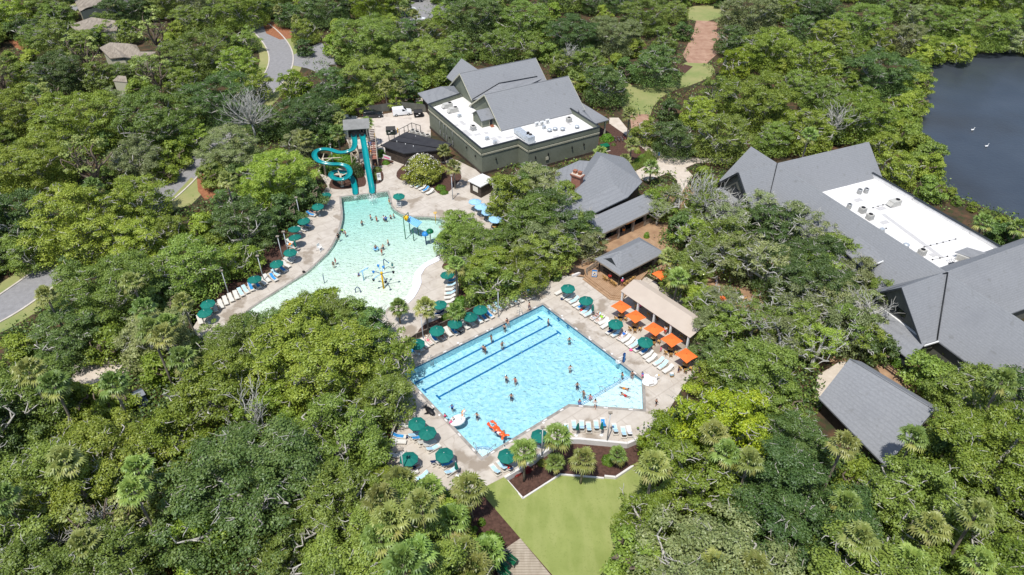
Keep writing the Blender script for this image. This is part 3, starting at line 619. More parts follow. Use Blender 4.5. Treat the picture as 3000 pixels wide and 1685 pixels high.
sheet('brown_terrace', SP([(1560,800),(1600,780),(1700,722),(1760,690),(1830,660),(1860,620),(1900,560),(2020,540),(2150,640),(2300,760),(2450,900),(2560,1010),(2790,1190),(2760,1260),(2640,1200),(2560,1060),(2430,1060),(2250,1040),(2110,960),(1990,860),(1900,805),(1720,812),(1650,802)]), .008, M['terrace'])
sheet('concrete_pad', SP([(2385,1180),(2395,1100),(2460,1060),(2495,1060),(2440,1180),(2400,1200)]), .012, M['sand'])
sheet('sandy_clearing', SP([(210,1120),(215,1070),(260,1040),(370,1030),(400,1060),(360,1110),(290,1130)]), .010, M['sand'])
sheet('sandy_clearing', SP([(540,1180),(600,1170),(620,1210),(560,1230)]), .010, M['sand'])
# mulch islands on the deck
def island(k, pts, z=.010, mt='mulch', name='mulch_bed'): return sheet(name, smooth_poly(K2(k, pts), 2), z, M[mt])
island('X6', [(500,1180),(540,1110),(700,1060),(900,1040),(1090,1040),(1130,1240),(980,1270),(860,1290),(600,1310),(480,1260)])
island('X6', [(350,1010),(480,1020),(560,1040),(480,1070),(380,1060)])
island('X6', [(800,880),(1000,830),(1100,880),(1100,1040),(900,1050)])
island('X6', [(1190,870),(1240,900),(1330,910),(1560,860),(1600,820),(1400,780),(1230,780)])
island('X6', [(1200,1000),(1330,940),(1410,1020),(1415,1150),(1330,1210),(1210,1210)])
island('X6', [(1620,1050),(1680,1000),(1852,1000),(1900,1150),(1720,1160),(1640,1110)], .011)
island('Z2', [(840,1090),(760,1160),(755,1205),(820,1240),(960,1260),(1060,1300),(1130,1370),(1200,1340),(1260,1280),(1330,1200),(1200,1100),(960,1050)], .012)
island('Z6', [(1290,700),(1260,760),(1330,780),(1420,850),(1430,960),(1400,1060),(1350,1160),(1250,1230),(1180,1260),(1100,1290),(1050,1340),(1030,1388),(1230,1290),(1440,1190),(1640,1095),(1870,1000),(2000,930),(2010,800),(1900,600),(1700,480),(1450,560)], .013)
sheet('mulch_bed', SP([(560,1000),(500,960),(600,900),(700,852),(800,782),(838,738),(862,690),(893,640),(925,586),(900,560),(820,640),(780,700),(700,780),(560,870)]), .003, M['mulch'])
# turf, bed, boardwalk
TURF = [P(1423,1425,0),P(1478,1397,0)]+[p('Y4',x,y,-.72) for x,y in [(1068,892),(1340,718),(1655,745),(1740,752),(1868,660),(1990,640),(2100,1000),(2100,1800),(1400,1800),(1285,1450),(1050,1180),(800,890)]]
tri = tessellate_polygon([[Vector((q.x,q.y,0)) for q in TURF]]); mb = MB(); mb.add(TURF, [t if (TURF[t[1]]-TURF[t[0]]).cross(TURF[t[2]]-TURF[t[0]]).z > 0 else (t[0],t[2],t[1]) for t in tri]); struct('artificial_turf', mb, M['turf'])
# ------------------------------------------------ buildings
def frame(o, azdeg): # local frame: x = azimuth+90, y = azimuth
    return o, az(azdeg+90), az(azdeg)
def ac_unit(kind, label, loc, rz, group='machines on the white roofs'):
    t = thing('rooftop_unit', label, 'rooftop unit', loc, rz, group)
    if kind == 'big':      # packaged unit with sloping hood and fan
        mb = MB(); mb.box(-1,1,-.6,.6,.08,1.0); part('casing', mb, M['acbody'], t)
        mb = MB(); mb.lathe([(.36,1.0),(.38,1.1),(.30,1.12),(.30,1.06),(0,1.06)], 14, (.55,0,0)); part('fan', mb, M['dark'], t)
        mb = MB(); mb.add([(-1,-.6,.25),(-1,.6,.25),(-1.5,.6,.25),(-1.5,-.6,.25),(-1,-.6,.85),(-1,.6,.85)], [(0,1,2,3),(3,2,5,4),(0,3,4),(1,5,2)]); part('hood', mb, M['acbody'], t)
        mb = MB(); mb.box(-1.1,1.1,-.7,.7,0,.09); part('curb', mb, M['patch'], t)
    elif kind == 'box':
        mb = MB(); mb.box(-.5,.5,-.5,.5,.06,1.0); part('casing', mb, M['acbody'], t)
        mb = MB(); mb.lathe([(.34,1.0),(.36,1.08),(.28,1.1),(.28,1.03),(0,1.03)], 14); part('fan', mb, M['dark'], t)
        mb = MB(); mb.box(-.56,.56,-.56,.56,0,.07); part('curb', mb, M['patch'], t)
        mb = MB(); [mb.box(-.515,.515,-.515,.515,.15+.12*k,.17+.12*k) for k in range(6)]; part('louvres', mb, M['metal'], t)
    elif kind == 'cyl':
        mb = MB(); mb.lathe([(.42,.05),(.42,.85),(.38,.9),(.25,.9),(.22,.84),(0,.84)], 16); part('casing', mb, M['metal'], t)
        mb = MB(); mb.lathe([(.2,.85),(.2,.95),(0,.97)], 12); part('fan', mb, M['dark'], t); mb = MB(); [mb.lathe([(.43,.15+.12*k),(.43,.19+.12*k)],16) for k in range(6)]; part('guard', mb, M['acbody'], t)
    elif kind == 'fan':     # mushroom exhaust fan
        mb = MB(); mb.lathe([(.3,0),(.3,.35),(.5,.4),(.52,.55),(.35,.7),(.12,.75),(0,.75)], 16); part('casing', mb, M['galv'], t)
        mb = MB(); mb.box(-.38,.38,-.38,.38,0,.14); part('curb', mb, M['patch'], t)
    elif kind == 'flat':    # upright slim condenser with round grille
        mb = MB(); mb.box(-.45,.45,-.17,.17,.1,.95); part('casing', mb, M['white'], t)
        mb = MB(); mb.tube([(-.08,-.2,.55),(-.08,-.17,.55)], .3, 16); part('fan', mb, M['metal'], t); mb = MB(); mb.box(-.4,-.3,-.2,.2,0,.1); mb.box(.3,.4,-.2,.2,0,.1); part('feet', mb, M['metal'], t)
    elif kind == 'small':
        mb = MB(); mb.box(-.35,.35,-.3,.3,.1,.6); part('casing', mb, M['galv'], t); mb = MB(); mb.box(-.4,.4,-.35,.35,0,.1); mb.box(-.2,.2,-.32,-.3,.2,.5); part('curb', mb, M['metal'], t)
    return t
# ---- green-grey hall with white flat roof and two big gables
C1 = P(1412.8, 512); RZ1 = RAD(29.7); FX, FY = az(60.3), az(-29.7)
def W1(x, y, z): q = C1+FX*x+FY*y; return Vector((q.x, q.y, z))
hall = thing('pool_hall', 'large green-grey sided hall with a white flat roof, two tall grey gables and rooftop machines', 'building', C1, RZ1)
OUT = [(0,0),(8.6,0),(8.9,-3.5),(26.4,-3.55),(26.4,8),(29.5,8),(29.5,34.5),(9,34.5),(9,27.6),(0,25.6)]
mb = MB(); mb.prism(OUT, 0, 4.9); part('wall', mb, M['siding'], hall)
PAR = OUT[:5]+[(26.2,6.2)]; 
mb = MB()
seq = [(9,27.6),(0,25.6),(0,0),(8.6,0),(8.9,-3.5),(26.4,-3.55),(26.4,7.9)]
for a, b in zip(seq, seq[1:]): mb.wallq(a, b, 4.88, 5.85, t=.22)
part('parapet', mb, M['siding'], hall)
mb = MB()
for a, b in zip(seq, seq[1:]): mb.wallq(a, b, 5.85, 5.97, t=.34)
part('parapet_cap', mb, M['trimdark'], hall)
mb = MB()
for a, b in zip(seq, seq[1:]):
    d = Vector((b[0]-a[0], b[1]-a[1])).normalized(); n = Vector((d.y,-d.x))*.13; mb.wallq((a[0]+n.x,a[1]+n.y), (b[0]+n.x,b[1]+n.y), 4.55, 4.72, t=.07); mb.wallq((a[0]+n.x,a[1]+n.y), (b[0]+n.x,b[1]+n.y), 4.36, 4.42, t=.05)
part('trim_band', mb, M['trim'], hall)
mb = MB()
for a, b in zip(seq, seq[1:]):
    d = Vector((b[0]-a[0], b[1]-a[1])).normalized(); n = Vector((d.y,-d.x))*.12; mb.wallq((a[0]+n.x,a[1]+n.y), (b[0]+n.x,b[1]+n.y), .0, .55, t=.06)
part('base_board', mb, M['darkwood'], hall)
mb = MB(); mb.prism([(.11,.11),(8.72,.11),(9.0,-3.4),(26.28,-3.43),(26.28,8),(26.28,20),(9.5,27.5),(.11,25.4)], 4.895, 4.96); part('flat_roof', mb, M['roofwhite'], hall)
rn = random.Random(3)
for i, (x, y, a, b) in enumerate(((1.6,9.6,1.1,3.2),(3.1,14.6,.8,2.2),(3.3,10.8,1.2,.9),(3.2,7.9,1.5,.8),(5.2,7.6,.9,1.1),(5.2,3.6,1.1,2.8),(6.6,4.4,.7,1.2),(8.4,3.3,1.8,.8),(9.6,2.2,.6,1.6),(4.3,12.6,.5,1.3),(1.5,14.2,.7,.9),(17,-1.2,1.6,.7),(19,1.8,1.0,.6),(20.6,1.4,1.2,1.0),(22.8,2.6,.6,1.6))):
    mb = MB(); mb.box(x-a/2,x+a/2,y-b/2,y+b/2,4.95,4.975); part('walk_pad', mb, M['patch'], hall)
def gable(par, x0, x1, yr, zr, yf, zf, yb, zb, mt='shingle', th=.18, wallz=4.9, ends=(1,1), over=.5, ov_f=0.0, ends_mt=None):
    """gable roof along local x: ridge at yr,zr; front eave yf,zf; back eave yb,zb"""
    mb = MB(); mb.slab([(x0-over*ends[0],yf,zf),(x1+over*ends[1],yf,zf),(x1+over*ends[1],yr,zr),(x0-over*ends[0],yr,zr)], th); mb.slab([(x0-over*ends[0],yr,zr),(x1+over*ends[1],yr,zr),(x1+over*ends[1],yb,zb),(x0-over*ends[0],yb,zb)], th)
    part('roof', mb, M[mt], par)
    mb = MB(); mb.tube([(x0-over*ends[0],yr,zr+.02),(x1+over*ends[1],yr,zr+.02)], .07, 5); part('ridge_cap', mb, M['shingle'], par)
    for e, x, sg in ((ends[0], x0, -1), (ends[1], x1, 1)):
        if not e: continue
        mb = MB(); k = .22
        vs = [(x,yf+k,wallz),(x,yf+k,zf-th+.1),(x,yr,zr-th),(x,yb-k,zb-th+.1),(x,yb-k,wallz)]; vs2 = [(x-sg*.2,a,b) for _,a,b in vs]
        mb.add(vs+vs2, [(0,1,2,3,4),(9,8,7,6,5)]+[(i,i+5,(i+1)%5+5,(i+1)%5) for i in range(5)]); part('gable_wall', mb, ends_mt or M['siding'], par)
        mb = MB(); xx = x+sg*(over+.03)
        for (ya, za, yb_, zb_) in ((yf,zf,yr,zr),(yb,zb,yr,zr)):
            mb.add([(xx-.03,ya,za-.3),(xx+.03,ya,za-.3),(xx+.03,yb_,zb_-.3),(xx-.03,yb_,zb_-.3),(xx-.03,ya,za+.03),(xx+.03,ya,za+.03),(xx+.03,yb_,zb_+.03),(xx-.03,yb_,zb_+.03)], [(0,1,2,3),(7,6,5,4),(0,4,5,1),(1,5,6,2),(2,6,7,3),(3,7,4,0)])
        part('barge_board', mb, M['trim'], par)
gable(hall, 8.7, 29.2, 13.9, 10.6, 6.6, 5.15, 21.6, 5.3)
gable(hall, 9.6, 28.9, 27.6, 10.6, 21.9, 6.3, 34.3, 5.2)
# flashing and cricket between the gables
mb = MB(); mb.slab([(9.2,21.75,6.35),(17.3,23.8,7.85),(17.3,19.0,7.15)], .06); mb.slab([(17.3,23.8,7.85),(28.5,23.0,7.2),(17.3,19.0,7.15)], .06); part('cricket_roof', mb, M['shingle'], hall)
mb = MB(); mb.tube([(9.2,21.8,6.5),(17.3,23.85,8.0),(27.5,23.6,7.75)], .09, 4); part('flashing', mb, M['flash'], hall)
# rear cross gable
mb = MB(); mb.slab([(14.5,28,10.1),(14.5,37.5,10.1),(18.8,37.5,6.3),(18.8,28,6.3)], .18); mb.slab([(14.5,28,10.1),(14.5,37.5,10.1),(10.2,37.5,6.3),(10.2,28,6.3)], .18); part('rear_gable_roof', mb, M['shingle'], hall)
# dormer and door on the flat roof
dm = MB(); dm.slab([(5.6,12.2,7.0),(9.9,12.2,7.0),(9.9,10.1,5.9),(5.6,10.1,5.9)], .14); dm.slab([(5.6,12.2,7.0),(10.4,12.2,7.0),(10.4,14.6,5.9),(5.6,14.6,5.9)], .14)
dm = MB(); dm.slab([(5.3,12.3,8.2),(9.6,12.3,8.2),(9.6,10.0,6.7),(5.3,10.0,6.7)], .14); dm.slab([(5.3,12.3,8.2),(9.6,12.3,8.2),(9.6,14.6,6.7),(5.3,14.6,6.7)], .14); dr = part('dormer_roof', dm, M['shingle'], hall)
dm = MB(); vs = [(5.6,10.3,4.95),(5.6,10.3,6.75),(5.6,12.3,8.03),(5.6,14.3,6.75),(5.6,14.3,4.95)]; vs2 = [(9.2,b,c) for a,b,c in vs]; dm.add(vs+vs2, [(4,3,2,1,0),(5,6,7,8,9)]+[(i,(i+1)%5,(i+1)%5+5,i+5) for i in range(5)]); dmo = part('dormer', dm, M['siding'], hall)
mb = MB(); mb.box(7.4,8.15,10.2,10.28,5.0,6.6); part('door', mb, M['trimdark'], hall)
mb = MB(); mb.box(5.52,5.6,10.22,10.4,4.95,6.7); mb.box(5.52,5.6,14.2,14.38,4.95,6.7); mb.box(7.3,7.38,10.2,10.3,5,6.68); mb.box(8.17,8.25,10.2,10.3,5,6.68); mb.box(7.3,8.25,10.2,10.3,6.62,6.7); part('dormer_trim', mb, M['trim'], hall)
mb = MB(); mb.box(7.4,8.1,9.4,10.1,4.96,5.12); mb.box(7.4,8.1,9.7,10.1,5.12,5.26); part('roof_step', mb, M['copper'], hall)
# low wings
mb = MB(); mb.slab([(1.4,27.3,4.2),(9.3,27.5,5.3),(9.3,31.5,6.3),(8.4,36.9,4.5),(2.4,37.4,3.9)], .2); part('left_wing_roof', mb, M['shingle'], hall)
mb = MB(); mb.prism([(2.2,25.7),(9.0,27.7),(9.0,36.2),(3.2,36.6)], 0, 3.85); part('left_wing_wall', mb, M['darkwood'], hall)
mb = MB(); mb.slab([(26.6,2.6,4.6),(29.0,1.6,4.0),(33.0,1.8,4.0),(32.7,14.8,4.2),(29.4,17,6.3),(28.6,8.5,5.9)], .2); part('porch_roof', mb, M['shingle'], hall)
mb = MB(); mb.box(29.1,29.4,2.1,2.4,0,4); mb.box(32.3,32.6,2.3,2.6,0,3.9); mb.box(32.2,32.5,8,8.3,0,3.9); mb.box(32.2,32.5,13.5,13.8,0,3.9); part('porch_post', mb, M['trim'], hall)
mb = MB(); mb.box(26.5,31.4,3.6,13,0,3.9); part('porch_wall', mb, M['trimdark'], hall)
for (x, y) in ((3.2,.0),(10.5,-3.55),(13.6,-3.55),(19.5,-3.55),(22.5,-3.55)):
    mb = MB(); mb.box(x-.12,x+.12,y-.32,y-.12,2.6,2.95); mb.box(x-.05,x+.05,y-.2,y-.1,2.9,3.2); part('wall_lamp', mb, M['dark'], hall)
for (y, z) in ((2.5,3.0),(6.5,3.2),(14.8,2.0)):
    mb = MB(); mb.box(-.3,-.12,y-.1,y+.1,z,z+.4); part('wall_lamp', mb, M['dark'], hall)
mb = MB(); mb.box(9.0,9.9,-3.72,-3.66,.1,2.2); part('door', mb, M['trimdark'], hall)
mb = MB(); mb.box(13.0,13.7,-3.75,-3.68,1.6,2.3); part('vent', mb, M['trim'], hall)
for y in (19.5, 17.6, 16.2, 13.2): mb = MB(); mb.box(-.25,-.12,y-.15,y+.15,1.2,2.1); mb.tube([(-.18,y,2.1),(-.18,y,4.3)], .04, 5); part('meter_box', mb, M['metal'], hall)
for i, (x, y) in enumerate(((0,21),(0,11.5),(0,7.5),(2.9,0),(6,0),(16,-3.55),(23.8,-3.55))):
    pass
for (k,x,y,kd,lb,r) in (('Z3',345,560,'big','grey packaged unit at the far left end of the hall roof',0),('Z3',395,600,'big','second grey packaged unit from the far left end of the hall roof',0),
    ('Z3',450,645,'small','small blue-grey box unit beside the two packaged units on the hall roof',0),('Z3',575,765,'box','square grey condenser alone on the left part of the hall roof',0),
    ('Z3',700,850,'small','small grey box near the front corner of the hall roof',0),('Z3',770,885,'small','low grey box with a pipe at the front corner of the hall roof',0),
    ('Z3',1437,690,'box','large square condenser with a tan louvre at the right end of the hall roof',0),('Z3',1510,750,'fan','round exhaust fan at the right end of the hall roof',0),
    ('Z3',1147,730,'flat','slim white condenser, left one of three in a cluster',0),('Z3',1193,722,'flat','slim white condenser, small middle one of three in a cluster',0),('Z3',1243,705,'flat','slim white condenser, right one of three in a cluster',0),
    ('Z3',1262,780,'fan','round exhaust fan in front of the slim condensers, left of its twin',0),('Z3',1312,768,'fan','round exhaust fan in front of the slim condensers, right of its twin',0),('Z3',1380,770,'fan','low exhaust fan between the twin fans and the tan-louvred condenser',0),
    ('Z3',1213,750,'small','small ducted box between the slim condensers and the round fans',0)):
    q = p(k,x,y,5.2); ac_unit(kd, lb, (q.x,q.y,4.97), RZ1)
q = p('Z3',1035,830,5.4); t = thing('kitchen_duct', 'long galvanised kitchen duct with two black fans near the notch of the hall roof', 'duct', (q.x,q.y,4.97), RZ1+RAD(-90)+RAD(0))
mb = MB()
for i in range(5): mb.box(-3.1+i*.92,-2.2+i*.92,-.8,.8,.25,1.15-.02*i)
mb.box(1.5,3.0,-.75,.75,.05,1.5); part('duct', mb, M['galv'], t)
for (x,y) in ((.9,.35),(1.9,.35)): mb = MB(); mb.lathe([(.3,1.1),(.32,1.65),(.15,1.75),(0,1.75)], 12, (x,y,0)); part('fan', mb, M['dark'], t)
mb = MB(); [mb.box(x,x+.1,y,y+.1,0,.3) for x in (-3,-1,1) for y in (-.7,.6)]; part('leg', mb, M['metal'], t)
# wall lights etc done; ---- black roofed restroom block
def pr(k, pts, z): return [p(k,x,y,z) for x,y in pts]
rest = thing('changing_room', 'low dark changing block with a flat black roof between the slide and the hall', 'building', p('X6',1400,830,0))
c4 = [p('Z2',622,942,3.0),p('Z2',840,828,3.4),p('Z2',1228,930,3.4),p('Z2',1190,960,3.2),p('Z2',1100,985,3.05),p('Z2',820,1012,3.0)]
mb = MB(); mb.slab(c4, .22); part('roof', mb, M['blackroof'], rest, True)
cx = sum((q for q in c4), Vector())/6
mb = MB(); mb.prism([((q-cx).x*.9+cx.x,(q-cx).y*.9+cx.y) for q in c4], 0, 2.85); part('wall', mb, M['darkwood'], rest, True)
mb = MB()
for a, b in ((p('Z2',700,905,3.14),p('Z2',1160,975,3.2)),(p('Z2',770,867,3.25),p('Z2',1100,935,3.32))): mb.wallq(a, b, 3.05, 3.30, t=.05)
part('roof_seam', mb, M['dark'], rest, True)
mb = MB()
for (x,y) in ((760,910),(833,932),(900,950),(920,868)): q = p('Z2',x,y,3.3); mb.tube([q-Vector((0,0,.3)), q+Vector((0,0,.15))], .06, 8)
part('vent_pipe', mb, M['white'], rest, True)
a, b = p('X6',1400,790,.9), p('X6',1590,800,.9); mb = MB(); a = p('X6',1440,700,1.9); b = p('X6',1585,770,1.7)
d = (cx-a); d.z = 0; 
# hut with white roof
hut = thing('towel_hut', 'small dark hut with a white flat roof at the corner of the hall', 'kiosk', p('Z3',600,1310,0))
c5 = [p('Z3',525,1228,2.7),p('Z3',655,1165,2.7),p('Z3',770,1215,2.7),p('Z3',640,1285,2.7)]
mb = MB(); mb.slab(c5, .2); part('roof', mb, M['roofwhite'], hut, True)
cx = sum(c5, Vector())/4; w5 = [((q-cx).x*.86+cx.x,(q-cx).y*.86+cx.y) for q in c5]
mb = MB(); mb.prism(w5, 0, 2.5); part('wall', mb, M['darkwood'], hut, True)
mb = MB(); a = Vector(w5[0]+(0,)); b = Vector(w5[3]+(0,)); mb.wallq(a.lerp(b,.3)+Vector((-.04,-.06,0)), a.lerp(b,.75)+Vector((-.04,-.06,0)), .9, 2.0, t=.05); part('hatch', mb, M['offwhite'], hut, True)
# ---- pub house with chimney and porch
pub = thing('pub_house', 'grey shingled house with a steep flared roof and long front porch beside the terrace', 'building', p('X4',720,1220,0))
F = lambda pts: [p('X4',x,y,z) for x,y,z in pts]
A_a, B_b, Cc, Dd, Ee = F([(690,240,9),(850,600,6),(1210,570,4.4),(1030,760,5.0),(560,985,5.0)])
L1, L2, L3 = F([(120,430,4.6),(420,300,5.5),(545,310,6.2)]); E0 = F([(60,1150,5.0)])[0]
mb = MB()
for f in ((E0,Ee,B_b),(Ee,Dd,B_b),(Dd,Cc,B_b),(B_b,Cc,A_a),(E0,B_b,A_a),(E0,A_a,L3),(E0,L3,L1),(L1,L3,L2)): mb.slab(list(f), .2)
part('roof', mb, M['shingle'], pub, True)
bk = Vector((A_a.x+6,A_a.y+7,5)); mb = MB(); mb.slab([A_a,Cc,bk], .2); mb.slab([A_a,bk,L3+Vector((2,6,-1))], .2); mb.slab([A_a,L3+Vector((2,6,-1)),L3], .2); part('rear_roof', mb, M['shingle'], pub, True)
fp = [(E0-Vector((0,0,0))), Ee, Dd, Cc, bk, L3+Vector((2,6,0)), L1]; cx = sum(fp, Vector())/len(fp)
mb = MB(); mb.prism([((q-cx).x*.93+cx.x,(q-cx).y*.93+cx.y) for q in fp], 0, 4.3); part('wall', mb, M['darkwood'], pub, True)
PF = lambda x, y, z: (lambda q: Vector((q.x,q.y,z)))(p('X4',720,1220,3)+az(52.1)*x+az(-37.9)*y)
mb = MB(); mb.slab([PF(-6,0,3),PF(15,0,3),PF(15,3.4,4.5),PF(-6,3.4,4.5)], .16); part('porch_roof', mb, M['shingle'], pub, True)
mb = MB(); mb.wallq(PF(-6,-.03,0), PF(15,-.03,0), 2.72, 3.02, t=.08); part('fascia', mb, M['greywood'], pub, True)
mb = MB()
for x in (-5.5,-2.5,.6,4.3,8.0,11.0,14.6): mb.wallq(PF(x-.2,.5,0), PF(x+.2,.5,0), 0, 2.9, t=.4)
part('porch_post', mb, M['greywood'], pub, True)
for (x0,x1,mm) in ((.9,4.0,'terrace'),(8.3,10.8,'terrace'),(-1.0,.3,'barwood'),(11.3,14.2,'greywood')):
    mb = MB(); mb.wallq(PF(x0,.45,0), PF(x1,.45,0), .05, 1.15, t=.08); part('porch_panel', mb, M[mm], pub, True)
mb = MB(); mb.wallq(PF(-6,1.6,0), PF(15,1.6,0), 0, 3.6, t=.1); part('shop_front', mb, M['glass'], pub, True)
mb = MB(); mb.wallq(PF(5.9,.2,0), PF(8.2,.2,0), 2.35, 2.75, t=.06); part('sign_board', mb, M['orangecl'], pub, True)
ch = thing('brick_chimney', 'tall red brick chimney with two square copper pots on the flared roof', 'chimney', p('X4',410,640,5.4), RAD(52))
zt = 9.0; q = p('X4',395,470,zt); ch.location = (q.x,q.y,4.2); h = zt-4.2
mb = MB(); mb.box(-.5,.5,-.95,.95,0,h-.1); part('stack', mb, M['brick'], ch)
mb = MB(); mb.box(-.62,.62,-1.08,1.08,h-.55,h-.3); mb.box(-.72,.72,-1.18,1.18,h-.3,h-.1); part('corbel', mb, M['brick'], ch)
mb = MB(); mb.box(-.6,.6,-1.05,1.05,h-.1,h+.02); part('cap', mb, M['sand'], ch)
for y in (-.5,.5):
    mb = MB(); mb.box(-.28,.28,y-.28,y+.28,h+.02,h+.5); c = part('chimney_pot', mb, M['copper'], ch); mb = MB(); mb.box(-.36,.36,y-.36,y+.36,h+.5,h+.6); part('pot_lid', mb, M['copper'], c)
# ---- bar pavilion
q0 = p('X5',1420,1180,3); bar = thing('bar_pavilion', 'open bar pavilion with a grey hip roof and small dark dormer on the wooden deck', 'pavilion', (q0.x,q0.y,0), RAD(37.9))
LX, LY = 10.4, 5.85; rz_ = 5.0; a1, a2 = 2.9, 7.5
mb = MB(); mb.slab([(0,0,3),(LX,0,3),(a2,LY/2,rz_),(a1,LY/2,rz_)], .14); mb.slab([(LX,LY,3),(0,LY,3),(a1,LY/2,rz_),(a2,LY/2,rz_)], .14); mb.slab([(0,LY,3),(0,0,3),(a1,LY/2,rz_)], .14); mb.slab([(LX,0,3),(LX,LY,3),(a2,LY/2,rz_)], .14); part('roof', mb, M['shingle'], bar)
mb = MB(); mb.wallq((0,-.02),(LX,-.02),2.76,2.99,t=.06); mb.wallq((-.02,0),(-.02,LY),2.76,2.99,t=.06); mb.wallq((LX+.02,0),(LX+.02,LY),2.76,2.99,t=.06); mb.wallq((0,LY+.02),(LX,LY+.02),2.76,2.99,t=.06); part('fascia', mb, M['greywood'], bar)
# dormer triangle set in the left hip slope
mb = MB(); mb.add([(.75,1.55,3.52),(.75,4.35,3.52),(.95,2.95,4.35),(2.2,2.95,4.62)], [(0,1,2)]); part('dormer_gable', mb, M['trimdark'], bar)
mb = MB(); mb.slab([(.6,1.4,3.5),(.85,2.95,4.42),(2.6,2.95,4.85)], .05); mb.slab([(.6,4.5,3.5),(.85,2.95,4.42),(2.6,2.95,4.85)], .05); part('dormer_roof', mb, M['shingle'], bar)
for (x,y) in ((.6,.6),(LX-.6,.6),(.6,LY-.6),(LX-.6,LY-.6),(LX/2,.6),(LX/2,LY-.6)): mb = MB(); mb.box(x-.12,x+.12,y-.12,y+.12,.3,3.1); part('post', mb, M['darkwood'], bar)
mb = MB(); mb.box(1.1,9.3,1.0,1.6,1.25,1.33); mb.box(1.1,1.7,1.6,5.0,1.25,1.33); mb.box(1.4,9.2,1.25,1.5,.3,1.25); mb.box(1.4,1.6,1.5,5.0,.3,1.25); part('bar_counter', mb, M['darkwood'], bar)
mb = MB(); mb.box(3.2,8.5,2.6,4.6,.3,2.2); part('back_bar', mb, M['black'], bar)
mb = MB(); rn = random.Random(5)
for i in range(26): x, y = rn.uniform(3.3,8.4), rn.choice((2.5,4.7)); mb.lathe([(.05,1.0+rn.random()),(.05,1.3+rn.random()*.6)], 6, (x,y,0))
part('bottles', mb, M['towellight'], bar)
# bar deck with steps (plan from the survey)
dk = thing('bar_deck', 'raised brown board deck with three steps down to the pool', 'deck', p('Y3',700,150,0)); ZD = .42
dpts = [p('Y3',x,y,ZD) for x,y in [(600,45),(862,248),(880,232),(1010,250),(1150,90)]]+[p('X5',2400,700,ZD),p('X5',2000,200,ZD),p('X5',1000,700,ZD),p('X5',560,1130,ZD)]
dp = [p('X5',620,1190,ZD), p('Y3',880,235,ZD), p('Y3',1010,248,ZD), p('Y3',1160,100,ZD), p('X5',2560,560,ZD), p('X5',1900,180,ZD), p('X5',560,1020,ZD)]
mb = MB(); mb.prism([(q.x,q.y) for q in dp], 0.01, ZD); part('deck_floor', mb, M['deckwood'], dk, True)
e1_, e2_ = (dp[1]-dp[0]).normalized(), (dp[2]-dp[1]).normalized()
n1 = Vector((e1_.y,-e1_.x,0)); n1 = n1 if (n1.dot(B_-dp[0]) > 0) else -n1; n2 = Vector((e2_.y,-e2_.x,0)); n2 = n2 if n2.y < 0 else -n2
for i in range(2):
    w_ = .38*(2-i); mb = MB(); c = dp[1]+(n1+n2)/(1+n1.dot(n2))*w_
    pl = [dp[0]+n1*w_, c, dp[2]+n2*w_, dp[2], dp[1], dp[0]]; mb.prism([(q.x,q.y) for q in pl], .012+.004*i, .14*(i+1)); part('step', mb, M['deckwood'], dk, True)
# ramp and fence by the bar
def fence(name, label, pts, h, mt, post=2.0, rails=(.95,), board=False, z0=0, post_w=.1, infill=None, group=None, cat='fence', closed=False):
    t = thing(name, label, cat, pts[0], group=group)
    mb = MB(); rm = MB(); im = MB()
    for a, b in zip(pts, pts[1:]):
        L = (b-a).length; n = max(1, round(L/post)); d = (b-a)/n
        for i in range(n+1):
            q = a+d*i; mb.cbox((q.x,q.y,q.z+h/2), post_w, post_w, h, math.atan2(d.y,d.x))
        for r in rails:
            rm.add([tuple(Vector(v)) for v in []], []) if 0 else None
            za, zb = a.z+h*r, b.z+h*r; rm.wallq(a, b, za-.05, za+.05, zb-.05, zb+.05, t=.07)
        if board: im.wallq(a, b, a.z+.02, a.z+h*.97, b.z+.02, b.z+h*.97, t=.04)
    part('post', mb, M[mt], t, True); part('rail', rm, M[mt], t, True)
    if board: part('panel', im, M[infill or mt], t, True)
    return t
fence('deck_railing', 'weathered timber ramp railing running up beside the bar deck', [p('X5',x,y,z) for x,y,z in ((520,960,.3),(690,880,.6),(860,790,.6))], 1.0, 'greywood', 1.0, (.97,.5))
fence('deck_railing', 'second timber railing nearer the blue sign on the ramp', [p('X5',x,y,z) for x,y,z in ((640,1190,.3),(620,1130,.3),(880,960,.5))], 1.0, 'greywood', .8, (.97,.75,.5,.25))
fence('timber_fence', 'dark timber fence in the shade behind the potted plant at the bar steps', [p('X5',x,y,0) for x,y in ((-700,1250),(-400,1080),(120,1200),(300,1120),(560,1180))], 1.2, 'darkwood', 1.0, (.97,.1), True, infill='darkwood')
# ---- long beige canopy with white posts
q0 = p('Y3',970,190,3); cn = thing('canopy_shelter', 'long beige fabric shelter on white posts beside the orange umbrellas', 'shelter', (q0.x,q0.y,0), RAD(37.9))
mb = MB(); mb.slab([(0,0,3),(0,-13.9,3),(3.0,-13.9,3.75),(3.0,0.2,3.75)], .06); mb.slab([(3.0,.2,3.75),(3.0,-13.9,3.75),(4.3,-13.4,3.35),(4.3,-.6,3.35)], .06); part('canopy', mb, M['beige'], cn)
for y in (-.25,-3.6,-6.9,-10.2,-13.5):
    for x in (.25,4.1): mb = MB(); mb.box(x-.13,x+.13,y-.13-(0 if x<1 else -.0),y+.13,0,3.0+(x>1)*.25); part('post', mb, M['white'], cn)
mb = MB(); mb.box(4.4,4.48,-13.5,-.9,.1,1.1); part('back_rail', mb, M['darkwood'], cn)
